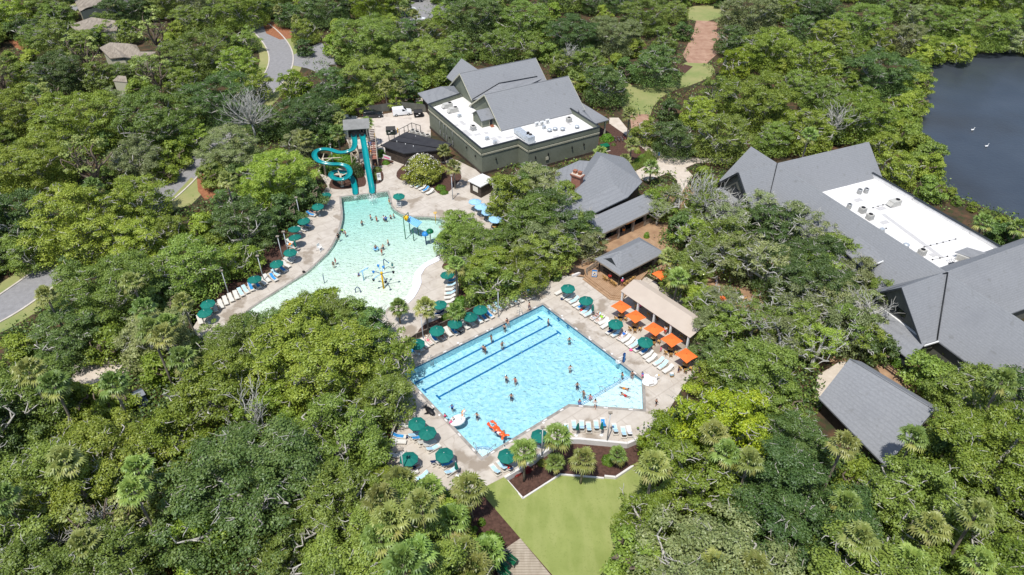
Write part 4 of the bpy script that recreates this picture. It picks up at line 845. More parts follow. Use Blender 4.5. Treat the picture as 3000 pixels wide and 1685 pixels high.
# ---- right-hand complex
O2 = p('X3',800,580,0); O2 = Vector((72.646,95.124,0)); bz = thing('club_house', 'big grey shingled clubhouse with crossing gable roofs and a white flat roof beside the lagoon', 'building', O2, RAD(23.1))
def slabs(nm, fs, mt='shingle', th=.2, lab=None):
    mb = MB(); [mb.slab(f, th) for f in fs]; return part(nm, mb, M[mt], bz)
XR, Y1, Y2 = -13.3, 29.6, -7.5; ZR, ZE, HW = 9.0, 3.0, 6.1
# long ridge roof (left and right slopes)
slabs('roof', [[(XR,37.1,ZR),(XR,-34,ZR),(XR-HW,-34,ZE),(XR-HW,37.1,ZE)], [(XR,37.1,ZR),(XR,-34,ZR),(XR+5,-34,4.1),(XR+5,37.1,4.1)]])
slabs('rear_wing_roof', [[(-21.9,Y1,ZR),(8.8,Y1,ZR),(9.0,Y1-5.4,3.7),(-16.5,Y1-5.4,3.7),(-21.9,Y1-5.2,3.9)], [(-21.9,Y1,ZR+.01),(8.8,Y1,ZR+.01),(9.5,Y1+HW,ZE),(-21.9,Y1+HW,ZE)]])
slabs('front_wing_roof', [[(-22.3,Y2,ZR),(16,Y2+1.2,ZR),(16,Y2+6.4,4.0),(-22.3,Y2+5.2,4.0)], [(-22.3,Y2,ZR+.01),(16,Y2+1.2,ZR+.01),(14,Y2-HW,ZE),(-22.3,Y2-HW,ZE)]])
for y, x in ((Y1,-21.2),(Y2,-21.3)):
    mb = MB(); vs = [(x,y-5.3,0),(x,y-5.3,3.4),(x,y,ZR-.35),(x,y+5.3,3.4),(x,y+5.3,0)]; mb.add(vs+[(x+.3,b,c) for a,b,c in vs], [(4,3,2,1,0),(5,6,7,8,9)]+[(i,(i+1)%5,(i+1)%5+5,i+5) for i in range(5)]); part('gable_wall', mb, M['screen'], bz)
    mb = MB(); mb.box(x-.03,x,y-1.6,y+1.6,2.2,5.2); part('window', mb, M['glass'], bz)
    mb = MB()
    for sg in (-1,1): mb.add([(x-1.05,y,ZR-.3),(x-.95,y,ZR-.3),(x-.95,y+sg*6.15,ZE-.28),(x-1.05,y+sg*6.15,ZE-.28),(x-1.05,y,ZR+.03),(x-.95,y,ZR+.03),(x-.95,y+sg*6.15,ZE+.03),(x-1.05,y+sg*6.15,ZE+.03)], [(0,1,2,3),(7,6,5,4),(0,4,5,1),(1,5,6,2),(2,6,7,3),(3,7,4,0)])
    part('barge_board', mb, M['trimdark'], bz)
mb = MB(); mb.prism([(XR-HW+.6,-30),(XR+5,-30),(XR+5,36.5),(XR-HW+.6,36.5)], 0, 2.85); mb.prism([(-20.8,Y1-5.6),(8.4,Y1-5.6),(8.4,Y1+5.6),(-20.8,Y1+5.6)], 0, 2.8); mb.prism([(-21.2,Y2-5.6),(15,Y2-5.6),(15,Y2+5.6),(-21.2,Y2+5.6)], 0, 2.75); part('wall', mb, M['screen'], bz)
mb = MB(); mb.prism([(XR+2,-3.2),(7.0,-3.2),(7.2,25.5),(XR+2,25.5)], 2.9, 3.95); part('flat_roof', mb, M['roofwhite'], bz)
mb = MB(); mb.wallq((7.1,26),(7.1,15.5),3.0,4.75,t=.35); mb.wallq((7.15,15.4),(7.15,3.4),3.0,4.6,t=.45); mb.wallq((7.0,3.3),(7.0,-4),3.0,4.7,t=.35); part('parapet', mb, M['roofwhite'], bz)
mb = MB(); mb.wallq((7.1,26),(7.1,15.5),4.75,4.85,t=.5); mb.wallq((7.15,15.4),(7.15,3.4),4.6,4.7,t=.6); mb.wallq((7.0,3.3),(7.0,-4),4.7,4.8,t=.5); part('parapet_cap', mb, M['trimdark'], bz)
mb = MB(); mb.prism([(7.45,-4),(7.45,26),(7.2,26),(7.2,-4)], 0, 3.2); part('outer_wall', mb, M['siding'], bz)
for a, b in (((XR,Y1,ZR+.05),(-19.0,Y1-5.7,3.4)),((XR,Y2,ZR+.05),(-19.4,Y2-6.1,3.1)),((XR,Y2,ZR+.05),(-21.9,Y2+2.2,6.9)),((XR,Y2,ZR+.05),(-18.6,Y2+5.3,3.9))): fl = MB(); fl.tube([a,b], .10, 4); part('valley_flashing', fl, M['flash'], bz)
LZ = lambda k,x,y,z: (lambda q: (q.x,q.y,q.z))(Matrix.Rotation(-RAD(23.1),4,'Z')@(p(k,x,y,z)-O2))
a, b, c, d_ = LZ('X3',105,250,7.6), LZ('X3',255,475,6.5), LZ('X3',90,540,5.4), LZ('X3',-150,330,5.4)
slabs('shed_dormer_roof', [[a,b,c,d_]]); mb = MB(); mb.wallq(b, c, b[2]-.5, b[2]-.15, c[2]-.5, c[2]-.15, t=.1); mb.wallq(b, c, 2, b[2]-.5, 2, c[2]-.5, t=.08); part('dormer_wall', mb, M['trimdark'], bz)
mb = MB(); mb.wallq(b, c, b[2]-.2, b[2]+.02, c[2]-.2, c[2]+.02, t=.14); part('gutter', mb, M['white'], bz)
mb = MB(); e = LZ('X3',600,1195,3.0); f = LZ('X3',732,1155,3.0); g = LZ('X3',815,1215,3.0); mb.wallq(e,f,2.85,3.05,t=.15); mb.wallq(f,g,2.85,3.05,t=.15); part('gutter', mb, M['white'], bz)
slabs('lean_to_roof', [[(-21.3,Y2+4.6,3.6),(-21.3,Y2-6.0,3.4),(-25.6,Y2-7.4,2.5),(-25.4,Y2+4.2,2.6)], [(-21.3,Y1+4.6,3.6),(-21.3,Y1-6.0,3.4),(-25.0,Y1-6.4,2.5),(-25.0,Y1+4.2,2.6)]], th=.14)
mb = MB(); mb.wallq((-25.3,Y2-7),(-25.2,Y2+4),0,2.3,t=.1); mb.wallq((-24.8,Y1-6),(-24.8,Y1+4),0,2.3,t=.1); part('porch_screen', mb, M['trimdark'], bz)
mb = MB(); mb.wallq((-21.45,Y2-5.0),(-21.45,Y2+5.0),3.3,3.5,t=.3); part('gable_sill', mb, M['white'], bz)
# small roof access lean-to
a = LZ('X3',860,400,5.0); b = LZ('X3',965,360,5.4); c = LZ('X3',1140,410,5.6); d_ = LZ('X3',1060,468,5.2); slabs('access_roof', [[a,b,c,d_]], th=.1)
mb = MB(); mb.prism([(LZ('X3',880,420,5)[0],LZ('X3',880,420,5)[1]),(LZ('X3',965,380,5)[0],LZ('X3',965,380,5)[1]),(LZ('X3',1100,420,5)[0],LZ('X3',1100,420,5)[1]),(LZ('X3',1040,475,5)[0],LZ('X3',1040,475,5)[1])], 3.9, 4.98); part('access_wall', mb, M['acbody'], bz)
q = LZ('X4',2400,430,0) if 0 else None
mb = MB()
for (k,x,y,z) in (('X3',590,530,6.6),('Z8',822,140,6.9),('Z8',1350,790,6.4)): q = LZ(k,x,y,z); mb.tube([q,(q[0],q[1],q[2]+.55)], .07, 6)
part('vent_pipe', mb, M['metal'], bz)
q = LZ('Z8',817,190,6.0); mb = MB(); mb.box(q[0]-.35,q[0]+.35,q[1]-.4,q[1]+.4,q[2]-.5,q[2]+.45); mb.slab([(q[0]-.45,q[1]-.5,q[2]+.45),(q[0]+.45,q[1]-.5,q[2]+.45),(q[0]+.45,q[1],q[2]+.8),(q[0]-.45,q[1],q[2]+.8)],.06); mb.slab([(q[0]-.45,q[1]+.5,q[2]+.45),(q[0]+.45,q[1]+.5,q[2]+.45),(q[0]+.45,q[1],q[2]+.8),(q[0]-.45,q[1],q[2]+.8)],.06); part('roof_ventilator', mb, M['greywood'], bz)
for a, b in ((('Z8',1110,470),('Z8',1470,735)),): 
    A = LZ(*a,3.97); B = LZ(*b,3.97); mb = MB(); mb.wallq(A, B, 3.955, 3.975, t=.75); part('walk_pad', mb, M['patch'], bz)
for (x,y) in ((960,385),(1100,435),(1120,520),(1420,715)): A = LZ('Z8',x,y,3.97); mb = MB(); mb.cbox((A[0],A[1],3.975), 1.6, .9, .03); part('walk_pad', mb, M['patch'], bz)
mb = MB()
for A, B, n in (((1050,430),(1140,405),4),((1360,668),(1550,620),6),((1130,555),(1110,565),2),((1410,745),(1500,725),3)):
    a = Vector(LZ('Z8',*A,4.05)); b = Vector(LZ('Z8',*B,4.05)); mb.tube([a,b], .02, 4)
    for i in range(n): q = a.lerp(b, i/max(1,n-1)); mb.cbox((q.x,q.y,4.02), .22,.18,.14)
part('pipe_run', mb, M['dark'], bz)
for (k,x,y,kd,lb) in (('Z8',968,335,'cyl','round dark condenser at the rear of the clubhouse roof, left of its twin'),('Z8',1008,330,'cyl','round dark condenser at the rear of the clubhouse roof, right of its twin'),('Z8',1180,405,'big','packaged unit alone near the parapet on the clubhouse roof'),
    ('Z8',905,425,'cyl','round dark condenser behind the ridge of the clubhouse'),('Z8',985,450,'box','square condenser just behind the clubhouse ridge, rear one'),('Z8',1030,490,'box','square condenser just behind the clubhouse ridge, front one'),
    ('Z8',1345,705,'box','square condenser near the roof ladder on the clubhouse'),('Z8',1250,660,'fan','low round fan half hidden behind the clubhouse ridge'),('Z8',1105,565,'small','small pale box behind the clubhouse ridge')):
    q = p(k,x,y,4.3); ac_unit(kd, lb, (q.x,q.y,3.96), RAD(23.1))
q = p('X3',825,490,4.0); t = thing('roof_ladder', 'white tubular ladder and dark hatch at the front end of the clubhouse roof', 'ladder', (q.x,q.y,3.96), RAD(23))
mb = MB(); [mb.tube([(x,0,0),(x,0,.9),(x,.5,.9),(x,.5,0)], .03, 5) for x in (-.4,0,.4,.8)]; part('rails', mb, M['white'], t); mb = MB(); mb.box(-.7,.5,-.6,-.1,.0,.15); part('hatch', mb, M['glass'], t)
# ---- hip-and-gable building lower right
q0 = p('Y5',1265,350,3.2); lr = thing('pool_cottage', 'cottage with a big plain grey shingle slope among the trees right of the lawn', 'building', (q0.x,q0.y,0), RAD(37.9))
XL = lambda k,x,y,z: (lambda q: (q.x,q.y,q.z))(Matrix.Rotation(-RAD(37.9),4,'Z')@(p(k,x,y,z)-Vector((q0.x,q0.y,0))))
zr = 6.2; a = XL('Y5',1455,108,zr); b = XL('Y5',1980,425,zr); c = XL('Y5',1680,775,2.4); d_ = XL('Y5',1265,350,2.9)
mb = MB(); mb.slab([a,b,c,d_], .2); part('front_roof', mb, M['shingle'], lr)
e = XL('Y5',1560,105,zr-.2); f = XL('Y5',2025,470,4.6); g = (b[0]+3.5,b[1]-.2,3.2); h_ = (a[0]+3.5,a[1],3.2)
mb = MB(); mb.slab([(a[0]+.05,a[1],a[2]-.02),(b[0]+.05,b[1],b[2]-.02),(b[0]+4.6,b[1],3.0),(a[0]+4.6,a[1],3.0)], .2); part('rear_roof', mb, M['shingle'], lr)
mb = MB(); mb.tube([Vector(a)+Vector((0,0,.03)),Vector(b)+Vector((0,0,.03))], .08, 5); part('ridge_cap', mb, M['shingle'], lr)
mb = MB(); mb.prism([(d_[0]+.7,d_[1]-.5),(a[0]+3.8,a[1]-.5),(b[0]+3.8,b[1]+.6),(c[0]+.9,c[1]+.6)], 0, 2.4); part('wall', mb, M['darkwood'], lr)
mb = MB(); vs = [(c[0]+.9,b[1]+.55,2.3),(b[0]+3.8,b[1]+.55,2.3),(b[0]+3.8,b[1]+.55,3.2),(b[0],b[1]+.55,zr-.2)]; mb.add(vs+[(x,y+.2,z) for x,y,z in vs], [(0,1,2,3),(7,6,5,4)]+[(i,i+4,(i+1)%4+4,(i+1)%4) for i in range(4)]); part('gable_wall', mb, M['offwhite'], lr)
# ---- far houses glimpsed between the trees
def house(label, k, quad, z, extra=None, z0=0):
    pts = [p(k,x,y,zz) for x,y,zz in quad]; cx = sum(pts, Vector())/len(pts); t = thing('suburban_house', label, 'house', (cx.x,cx.y,0), group='tan roofed houses in the far wood')
    mb = MB(); mb.slab(pts, .2); part('roof', mb, M['greywood'], t, True); mb = MB(); mb.prism([((q-cx).x*.9+cx.x,(q-cx).y*.9+cx.y) for q in pts], 0, min(q.z for q in pts)-.2); part('wall', mb, M['trim'], t, True)
    if extra: 
        mb = MB(); e = [p(k,x,y,zz) for x,y,zz in extra]; mb.slab(e, .15); part('porch_roof', mb, M['greywood'], t, True)
house('tan roofed house with a dark courtyard in the upper left wood', 'Z1', [(750,360,5),(830,320,6),(980,330,6.5),(1030,340,6.5),(1060,390,5),(1180,390,5),(1130,430,4),(1000,440,4),(930,430,5),(830,440,4)], 5)
house('tan roofed house at the top left edge of the photo', 'Z1', [(560,0,6),(620,-60,6),(780,-40,6),(760,30,5),(650,60,5),(600,90,4.5)], 5)
house('brown roofed house behind pines left of the courtyard house', 'Z1', [(520,190,5),(690,130,6),(900,160,6),(880,230,4),(600,250,4)], 5)
house('small grey gabled house peeking out below the courtyard house', 'Z1', [(850,610,3.5),(890,570,4.5),(950,575,4.5),(960,620,3.5)], 4)
# ------------------------------------------------ pool furniture
e1 = (T_-L_).normalized(); e2 = (P(1880,1112)-T_).normalized()
AZ_B = math.degrees(math.atan2(e1.x, e1.y)); AZ_A = math.degrees(math.atan2(e2.x, e2.y))
def make_lounger(back, sl, nm='sun_lounger'):
    t = thing(nm, 'lounger', 'sun lounger')
    mb = MB()
    for y in (-.33,.33): mb.cbox((0,y,.34),1.9,.045,.06)
    mb.cbox((-.94,0,.34),.05,.7,.06); mb.cbox((.94,0,.34),.05,.7,.06); part('frame', mb, M['offwhite'], t)
    mb = MB(); hinge = .15; mb.cbox(((hinge-.92)/2,0,.385),hinge+.92,.58,.03); part('seat', mb, sl, t)
    L = .82; a = RAD(back); mb = MB(); vs = []
    for (u, z) in ((0,0),(L,0),(L,.03),(0,.03)):
        for y in (-.29,.29): vs.append((hinge+u*math.cos(a)-z*math.sin(a), y, .385+u*math.sin(a)+z*math.cos(a)))
    mb.add(vs, [(0,2,3,1),(4,5,7,6),(0,4,6,2),(1,3,7,5),(0,1,5,4),(2,6,7,3)]); br = part('backrest', mb, sl, t)
    mb = MB(); ex, ez = hinge+L*math.cos(a), .4+L*math.sin(a)
    for y in (-.31,.31): mb.tube([(hinge,y,.4),(ex,y,ez)], .022, 4)
    mb.tube([(ex,-.31,ez),(ex,.31,ez)], .03, 4); o = link('backrest_frame', mb.mesh('backrest_frame'), M['offwhite'], br)
    for x in (-.8,.75):
        for y in (-.31,.31): mb = MB(); mb.cbox((x,y,.165),.05,.05,.33); part('leg', mb, M['offwhite'], t)
    return t
L_FLAT = make_lounger(4, M['sling']); L_MID = make_lounger(32, M['sling']); L_UP = make_lounger(52, M['sling'])
used = set()
def place(proto, loc, rz, label, group=None, **kw):
    if proto.name not in used and not kw:
        used.add(proto.name); proto.location = loc; proto.rotation_euler = (0,0,rz); proto['label'] = label
        if group: proto['group'] = group
        return proto
    return dup(proto, loc, rz, label, group, **kw)
TOW = {}
def towel(loc, rz, kind, back, label):
    key = (kind, back); mb = MB(); a = RAD(back); n = 7; w_ = .24; pr_ = [(-.62,.405),(-.2,.415),(.15,.42)]+[(.15+u*math.cos(a), .42+u*math.sin(a)) for u in (.3,.6,.84)]+[(.15+.87*math.cos(a)+.03, .36+.84*math.sin(a))]
    if key not in TOW:
        rn = random.Random(len(kind)*7+back); vs = []
        for x, z in pr_:
            s = rn.uniform(-.03,.03)
            for y in (-w_+s, -.08, .08, w_+s): vs.append((x, y, z+.02+rn.uniform(0,.015)))
        m = len(pr_); mb.add(vs, [(i*4+j, (i+1)*4+j, (i+1)*4+j+1, i*4+j+1) for i in range(m-1) for j in range(3)]); me = mb.mesh('towel'); me.materials.append(M[kind]); TOW[key] = me
    o = bpy.data.objects.new('towel', TOW[key]); COL.objects.link(o); o.location = loc; o.rotation_euler = (0,0,rz); tag(o, label, 'towel', 'towels spread on the loungers'); return o
ORD = ['first','second','third','fourth','fifth','sixth','seventh','eighth','ninth','tenth','eleventh','twelfth','thirteenth','fourteenth','fifteenth','sixteenth','seventeenth','eighteenth','nineteenth','twentieth','twenty-first','twenty-second','twenty-third','twenty-fourth','twenty-fifth','twenty-sixth','twenty-seventh']
TN = {'b':('towelblue','deep blue'),'l':('towellight','pale blue'),'n':('towelnavy','dark navy'),'w':('towelwhite','white')}
SPOT = {}
def row(key, view, lst, heading, desc, group, start):
    """lst of (x, y, flags): flags u/m/f back position, towel letter b l n w"""
    for i, it in enumerate(lst):
        x, y, fl = it[:3]; hd = it[3] if len(it) > 3 else heading; hd += random.Random(i*7+len(lst)).uniform(-5,5)
        q = p(view, x, y, .38); loc = (q.x, q.y, .01); rz = rz_of(hd); pr_ = {'f':L_FLAT,'m':L_MID,'u':L_UP}[fl[0]]; bk = {'f':4,'m':32,'u':52}[fl[0]]
        lab = f'{ORD[i]} sun lounger from {start} {desc}'; place(pr_, loc, rz, lab, group)
        SPOT[key, i] = (loc, rz, bk)
        if len(fl) > 1: k, nm = TN[fl[1]]; towel(loc, rz, k, bk, f'{nm} towel on {ORD[i]} lounger from {start} {desc}')
row('R','Y3',[(325,198,'f'),(390,235,'u'),(435,264,'m'),(475,292,'ml'),(512,325,'m'),(552,350,'mb'),(592,403,'ml'),(630,430,'ml'),(705,462,'ml'),(748,490,'m'),(790,515,'m'),(812,550,'m'),(868,612,'mn'),(925,642,'ul'),(985,672,'mw'),(1028,697,'m'),(1072,730,'m'),(1112,762,'ml'),(1165,797,'mn'),(1228,825,'ub'),(1262,866,'m'),(1300,905,'m'),(1372,943,'ml'),(1417,978,'ml'),(1475,1018,'m')],
    AZ_B, 'beside the orange umbrellas', 'loungers in the row right of the lane pool', 'the far end')
row('L','Y2',[(1640,228,'ub'),(1592,248,'mb'),(1525,268,'m'),(1470,288,'ml'),(1420,312,'m'),(1358,335,'m'),(1298,358,'ml'),(1238,390,'ml'),(1205,440,'mb'),(1148,466,'mb'),(1092,488,'ml'),(1010,522,'m'),(945,552,'m'),(880,577,'m'),(832,615,'ub'),(770,625,'m'),(700,665,'m'),(622,690,'ub'),(560,720,'mw'),(520,748,'m'),(465,785,'m'),(385,822,'ub'),(300,872,'ml')],
    AZ_A+180, 'along the pool railing', 'loungers along the railing left of the lane pool', 'the right')
row('K','Z5',[(1290,255,'un',-75),(1205,352,'mn',-70),(1190,372,'mb',-70),(1150,462,'mb',-68),(1110,495,'m',-66),(1075,515,'m',-66),(1020,608,'m',-62),(1028,640,'ml',-62),(1020,715,'m',-60),(1015,738,'m',-60),(1000,762,'m',-60),(978,798,'m',-56),(950,835,'mb',-52),(890,872,'ml',-50),(872,910,'mb',-48),(815,915,'m',-40),(785,942,'m',-40),(735,970,'mb',-38),(682,990,'mb',-36),(635,1012,'ml',-36),(595,1035,'ml',-34),(555,1058,'m',-34),(510,1080,'m',-33),(465,1105,'m',-32),(425,1135,'m',-32),(375,1165,'m',-30),(248,1268,'m',-30)],
    -50, 'on the wading pool curve', 'loungers on the curved deck left of the wading pool', 'the slide end')
row('M','Z6',[(1365,872,'mb'),(1357,915,'ml'),(1352,955,'m'),(1348,992,'ml'),(1346,1030,'m'),(1338,1072,'m'),(1300,1140,'m'),(1240,1185,'mn')], 82, 'right of the splash ledge', 'loungers right of the splash ledge', 'the far end')
row('N','Z2',[(905,1275,'mn'),(945,1285,'ml'),(978,1302,'m'),(1002,1320,'mb'),(1042,1338,'m')], 42, 'under the flowering tree', 'loungers under the flowering tree', 'the left')
row('S','Y4',[(1385,388,'ml'),(1440,362,'ml'),(1495,362,'ml'),(1545,375,'ml'),(1600,362,'ml'),(1650,345,'mb'),(1735,385,'ml'),(1797,408,'ml'),(1838,402,'mw')], 180, 'above the palm bed', 'loungers above the palm bed', 'the left')
row('W','X7',[(430,400,'m',-100),(585,560,'ml',-128),(650,610,'mb',-128),(290,590,'mb',-85),(290,680,'m',-85),(745,690,'m',-128),(840,730,'m',-128),(905,800,'ml',-128),(975,1030,'mn',-128),(1070,1040,'m',-128),(1160,1075,'mb',-128),(1225,1205,'ml',-130),(1990,1180,'ml',142),(2110,1110,'ml',142),(2210,1130,'mn',142),(255,930,'m',-110),(560,1155,'m',-128),(690,1310,'ml',60),(500,1240,'m',-120)], -128, 'on the lower left deck corner', 'loungers on the lower left deck', 'the far end')
# umbrellas
def canopy(n, R, h, drop, sag=.03, ph=0):
    mb = MB(); vs = [(0,0,h)]; k = 4
    for j in range(1, k+1):
        for i in range(n*2):
            a = PI*i/n+ph; r = R*j/k*(math.cos(PI/n) if i % 2 else 1.0)*(1 if not i % 2 else 1.0); z = h-drop*(j/k)**1.25-(sag*math.sin(PI*j/k) if i % 2 else 0)
            vs.append((r*math.cos(a), r*math.sin(a), z))
    m = n*2; fs = [(0,1+i,1+(i+1)%m) for i in range(m)]
    for j in range(k-1): fs += [(1+j*m+i, 1+(j+1)*m+i, 1+(j+1)*m+(i+1)%m, 1+j*m+(i+1)%m) for i in range(m)]
    b = 1+(k-1)*m; vs2 = [(vs[b+i][0]*1.0, vs[b+i][1]*1.0, vs[b+i][2]-.13) for i in range(m)]; c = len(vs); vs += vs2; fs += [(b+i, c+i, c+(i+1)%m, b+(i+1)%m) for i in range(m)]
    mb.add(vs, fs); return mb
def ribs(par, n, R, h, drop, ph=0):
    for i in range(n): a = 2*PI*i/n+ph; mb = MB(); mb.tube([(.04*math.cos(a),.04*math.sin(a),h-.05),(R*.97*math.cos(a),R*.97*math.sin(a),h-drop-.03)], .012, 4); part('rib', mb, M['pole'], par)
def make_umbrella(nm, mt, R=1.16, n=8, h=2.45, drop=.42):
    t = thing(nm, 'umbrella', 'umbrella'); part('canopy', canopy(n, R, h, drop), M[mt], t)
    mb = MB(); mb.tube([(0,0,0),(0,0,h)], .028, 8); part('pole', mb, M['pole'], t)
    mb = MB(); mb.lathe([(0,0),(.26,0),(.26,.06),(.06,.12),(.05,.3),(0,.3)], 14); part('base', mb, M['white'], t)
    mb = MB(); mb.lathe([(.30,h-.07),(.16,h+.03),(.03,h+.06)], 16); part('vent_cap', mb, M[mt], t)
    mb = MB(); mb.ball((0,0,h+.1), .05); part('finial', mb, M['white'], t); ribs(t, n, R, h, drop); return t
U_G = make_umbrella('pool_umbrella', 'umb'); U_B = make_umbrella('blue_umbrella', 'umbblue', 1.25, 8)
def umb(proto, k, x, y, label, group, rz=0, h=2.25):
    q = p(k,x,y,h); o = place(proto, (q.x,q.y,.01), rz, label, group); r_ = random.Random(x*3+y); o.rotation_euler = (r_.uniform(-.07,.07), r_.uniform(-.07,.07), rz); return o
GU = 'open green umbrellas round the pools'
for k,x,y,lb in (('Y3',415,150,'open green umbrella farthest along the row beside the orange umbrellas'),('Y3',605,280,'open green umbrella behind the folded one in the row beside the orange umbrellas'),('Y3',920,528,'open green umbrella over black bags, third in the row by the orange umbrellas'),('Y3',1230,717,'open green umbrella nearest the pool lift in the row by the orange umbrellas'),
  ('Y2',1115,377,'green umbrella dappled by tree shade at the railing above the lane pool'),('Y2',993,450,'green umbrella just left of the dappled one at the railing above the lane pool'),('Y2',833,527,'green umbrella at the railing, midway between the dappled one and the oak'),('Y2',650,595,'green umbrella beside the lone reclining woman at the railing'),('Y2',443,737,'green umbrella at the railing touching the big oak'),
  ('Y2',685,325,'green umbrella between two palms below the splash ledge'),('Z6',858,70,'green umbrella over the lifeguard stand right of the slides'),
  ('Y4',300,340,'shaded green umbrella on the lower left deck, partly under the oak'),('Y4',382,405,'green umbrella overlapping the shaded one on the lower left deck'),('Y4',500,563,'green umbrella left of the pool corner steps beside a folded umbrella'),('Y4',237,598,'green umbrella behind a lamp pole on the lower left deck'),('Y4',950,573,'green umbrella right of the pool corner steps beside a palm'),('Y4',1185,433,'green umbrella between a lamp pole and palm at the lower pool edge'),
  ('Z5',1315,200,'green umbrella nearest the spiral slide on the curved deck'),('Z5',1245,295,'second green umbrella from the spiral slide, half under branches'),('Z5',1133,415,'green umbrella over a blue lounger on the curved deck, with clear sky above'),('Z5',1045,490,'green umbrella just behind the one over an orange towel on the curved deck'),('Z5',1055,560,'green umbrella beside the folded one on the curved deck'),('Z5',1005,685,'leaf-shaded green umbrella level with the white lifeguard chair'),('Z5',900,780,'green umbrella over two blue towels midway along the curved deck'),('Z5',705,915,'dark shaded green umbrella above blue loungers, lower curved deck'),('Z5',315,1120,'green umbrella at the lower left end of the curved deck, upper of two'),('Z5',290,1195,'green umbrella at the lower left end of the curved deck, lower of two'),
  ('Z6',1320,815,'dark green umbrella under the palm right of the splash ledge'),('Z6',1750,420,'small green umbrella below the light blue ones in the shade')):
    umb(U_G, k, x, y, lb, GU, random.Random(x).uniform(0,.7))
for k,x,y,lb in (('Z6',1580,125,'farthest light blue umbrella of the line under the trees'),('Z6',1640,167,'second light blue umbrella, between the farthest and the cut off one'),('Z6',1705,215,'third light blue umbrella with moss hanging over it'),('Z6',1765,287,'nearest light blue umbrella over a wooden table')):
    umb(U_B, k, x, y, lb, 'light blue umbrellas right of the wading pool', .3)
def make_folded():
    t = thing('folded_umbrella', 'folded', 'umbrella'); mb = MB(); n = 10; prof = [(.03,2.4),(.10,2.2),(.16,1.7),(.20,1.25),(.15,1.15),(.02,1.15)]
    vs = [(r*(1+.28*(k%2))*math.cos(2*PI*k/n), r*(1+.28*(k%2))*math.sin(2*PI*k/n), z) for r,z in prof for k in range(n)]; mb.add(vs, [(i*n+k,(i+1)*n+k,(i+1)*n+(k+1)%n,i*n+(k+1)%n) for i in range(5) for k in range(n)]); part('canopy', mb, M['umb'], t)
    mb = MB(); mb.tube([(0,0,0),(0,0,2.45)], .028, 6); part('pole', mb, M['pole'], t); mb = MB(); mb.lathe([(0,0),(.26,0),(.26,.06),(.06,.12),(0,.12)], 14); part('base', mb, M['white'], t); mb = MB(); mb.ball((0,0,2.48), .05); part('finial', mb, M['white'], t); return t
U_F = make_folded()
for k,x,y,lb in (('Y3',677,372,'folded green umbrella in the row beside the orange umbrellas'),('Y4',1460,370,'folded green umbrella at the left of the row above the palm bed'),('Y4',1645,368,'folded green umbrella by the lamp pole above the palm bed'),('Y4',590,660,'folded green umbrella beside the palm on the lower left deck'),('Z5',1055,625,'folded green umbrella on the curved deck of the wading pool')): umb(U_F, k, x, y, lb, 'folded green umbrellas', h=1.7)
# orange square umbrellas with pub tables and chairs
def make_orange():
    t = thing('orange_umbrella', 'orange', 'umbrella'); mb = MB(); R = 1.6; h = 2.5; vs = []; n = 8
    for j in range(n+1):
        for i in range(n+1):
            u, v = -1+2*i/n, -1+2*j/n; r = max(abs(u),abs(v)); vs.append((u*R/1.414*(1-.05*(1-abs(v))*(abs(u)>.99)), v*R/1.414*(1-.05*(1-abs(u))*(abs(v)>.99)), h-.28*r**1.1-.05*(1-abs(abs(u)-abs(v)))*r+.05))
    mb.add(vs, [(j*(n+1)+i, j*(n+1)+i+1, (j+1)*(n+1)+i+1, (j+1)*(n+1)+i) for j in range(n) for i in range(n)]); part('canopy', mb, M['orange'], t)
    mb = MB(); mb.tube([(0,0,0),(0,0,h)], .032, 8); part('pole', mb, M['darkwood'], t); mb = MB(); mb.cbox((0,0,.04),.6,.6,.08); part('base', mb, M['dark'], t); mb = MB(); mb.ball((0,0,h+.06),.05); part('finial', mb, M['dark'], t)
    for a in range(4): an = PI/4+a*PI/2; mb = MB(); mb.tube([(0,0,h-.02),(R*.97*math.cos(an),R*.97*math.sin(an),h-.30)], .015, 4); part('rib', mb, M['darkwood'], t)
    return t
def make_chair(nm='pub_chair', hi=.62):
    t = thing(nm, 'chair', 'chair'); mb = MB(); mb.cbox((0,0,hi),.42,.42,.05); part('seat', mb, M['barwood'], t)
    for x in (-.18,.18):
        for y in (-.18,.18): mb = MB(); mb.tube([(x*1.1,y*1.1,0),(x,y,hi)], .025, 5); part('leg', mb, M['barwood'], t)
    mb = MB(); mb.tube([(-.2,-.2,hi),(-.25,-.2,hi+.42),(-.25,.2,hi+.42),(-.2,.2,hi)], .025, 5); mb.cbox((-.24,0,hi+.3),.03,.38,.16); part('backrest', mb, M['barwood'], t)
    mb = MB(); mb.tube([(.2,-.2,.22),(.2,.2,.22),(-.2,.2,.22),(-.2,-.2,.22),(.2,-.2,.22)], .016, 4); part('stretcher', mb, M['barwood'], t); return t
def make_table(nm, mt, r=.4, hi=.95):
    t = thing(nm, 'table', 'table'); mb = MB(); mb.lathe([(0,hi+.04),(r,hi+.04),(r,hi),(0,hi)], 18); part('table_top', mb, M[mt], t); mb = MB(); mb.tube([(0,0,0),(0,0,hi)], .04, 8); part('stem', mb, M['dark'], t); mb = MB(); mb.lathe([(0,.04),(.24,.03),(.26,0),(0,0)], 14); part('foot', mb, M['dark'], t); return t
U_O = make_orange(); CH = make_chair(); TB = make_table('pub_table', 'barwood', .45); TBD = make_table('shaded_table', 'offwhite', .5, .75)
OL = [('Y3',977,350,'orange square umbrella nearest the bar steps','farthest'),('Y3',1130,455,'second orange square umbrella from the bar steps','second'),('Y3',1330,587,'third orange square umbrella, beside the canopy post','third'),('Y3',1512,705,'fourth orange square umbrella from the bar steps','fourth'),('Y3',1668,868,'nearest orange square umbrella, half covered by a tree','nearest')]
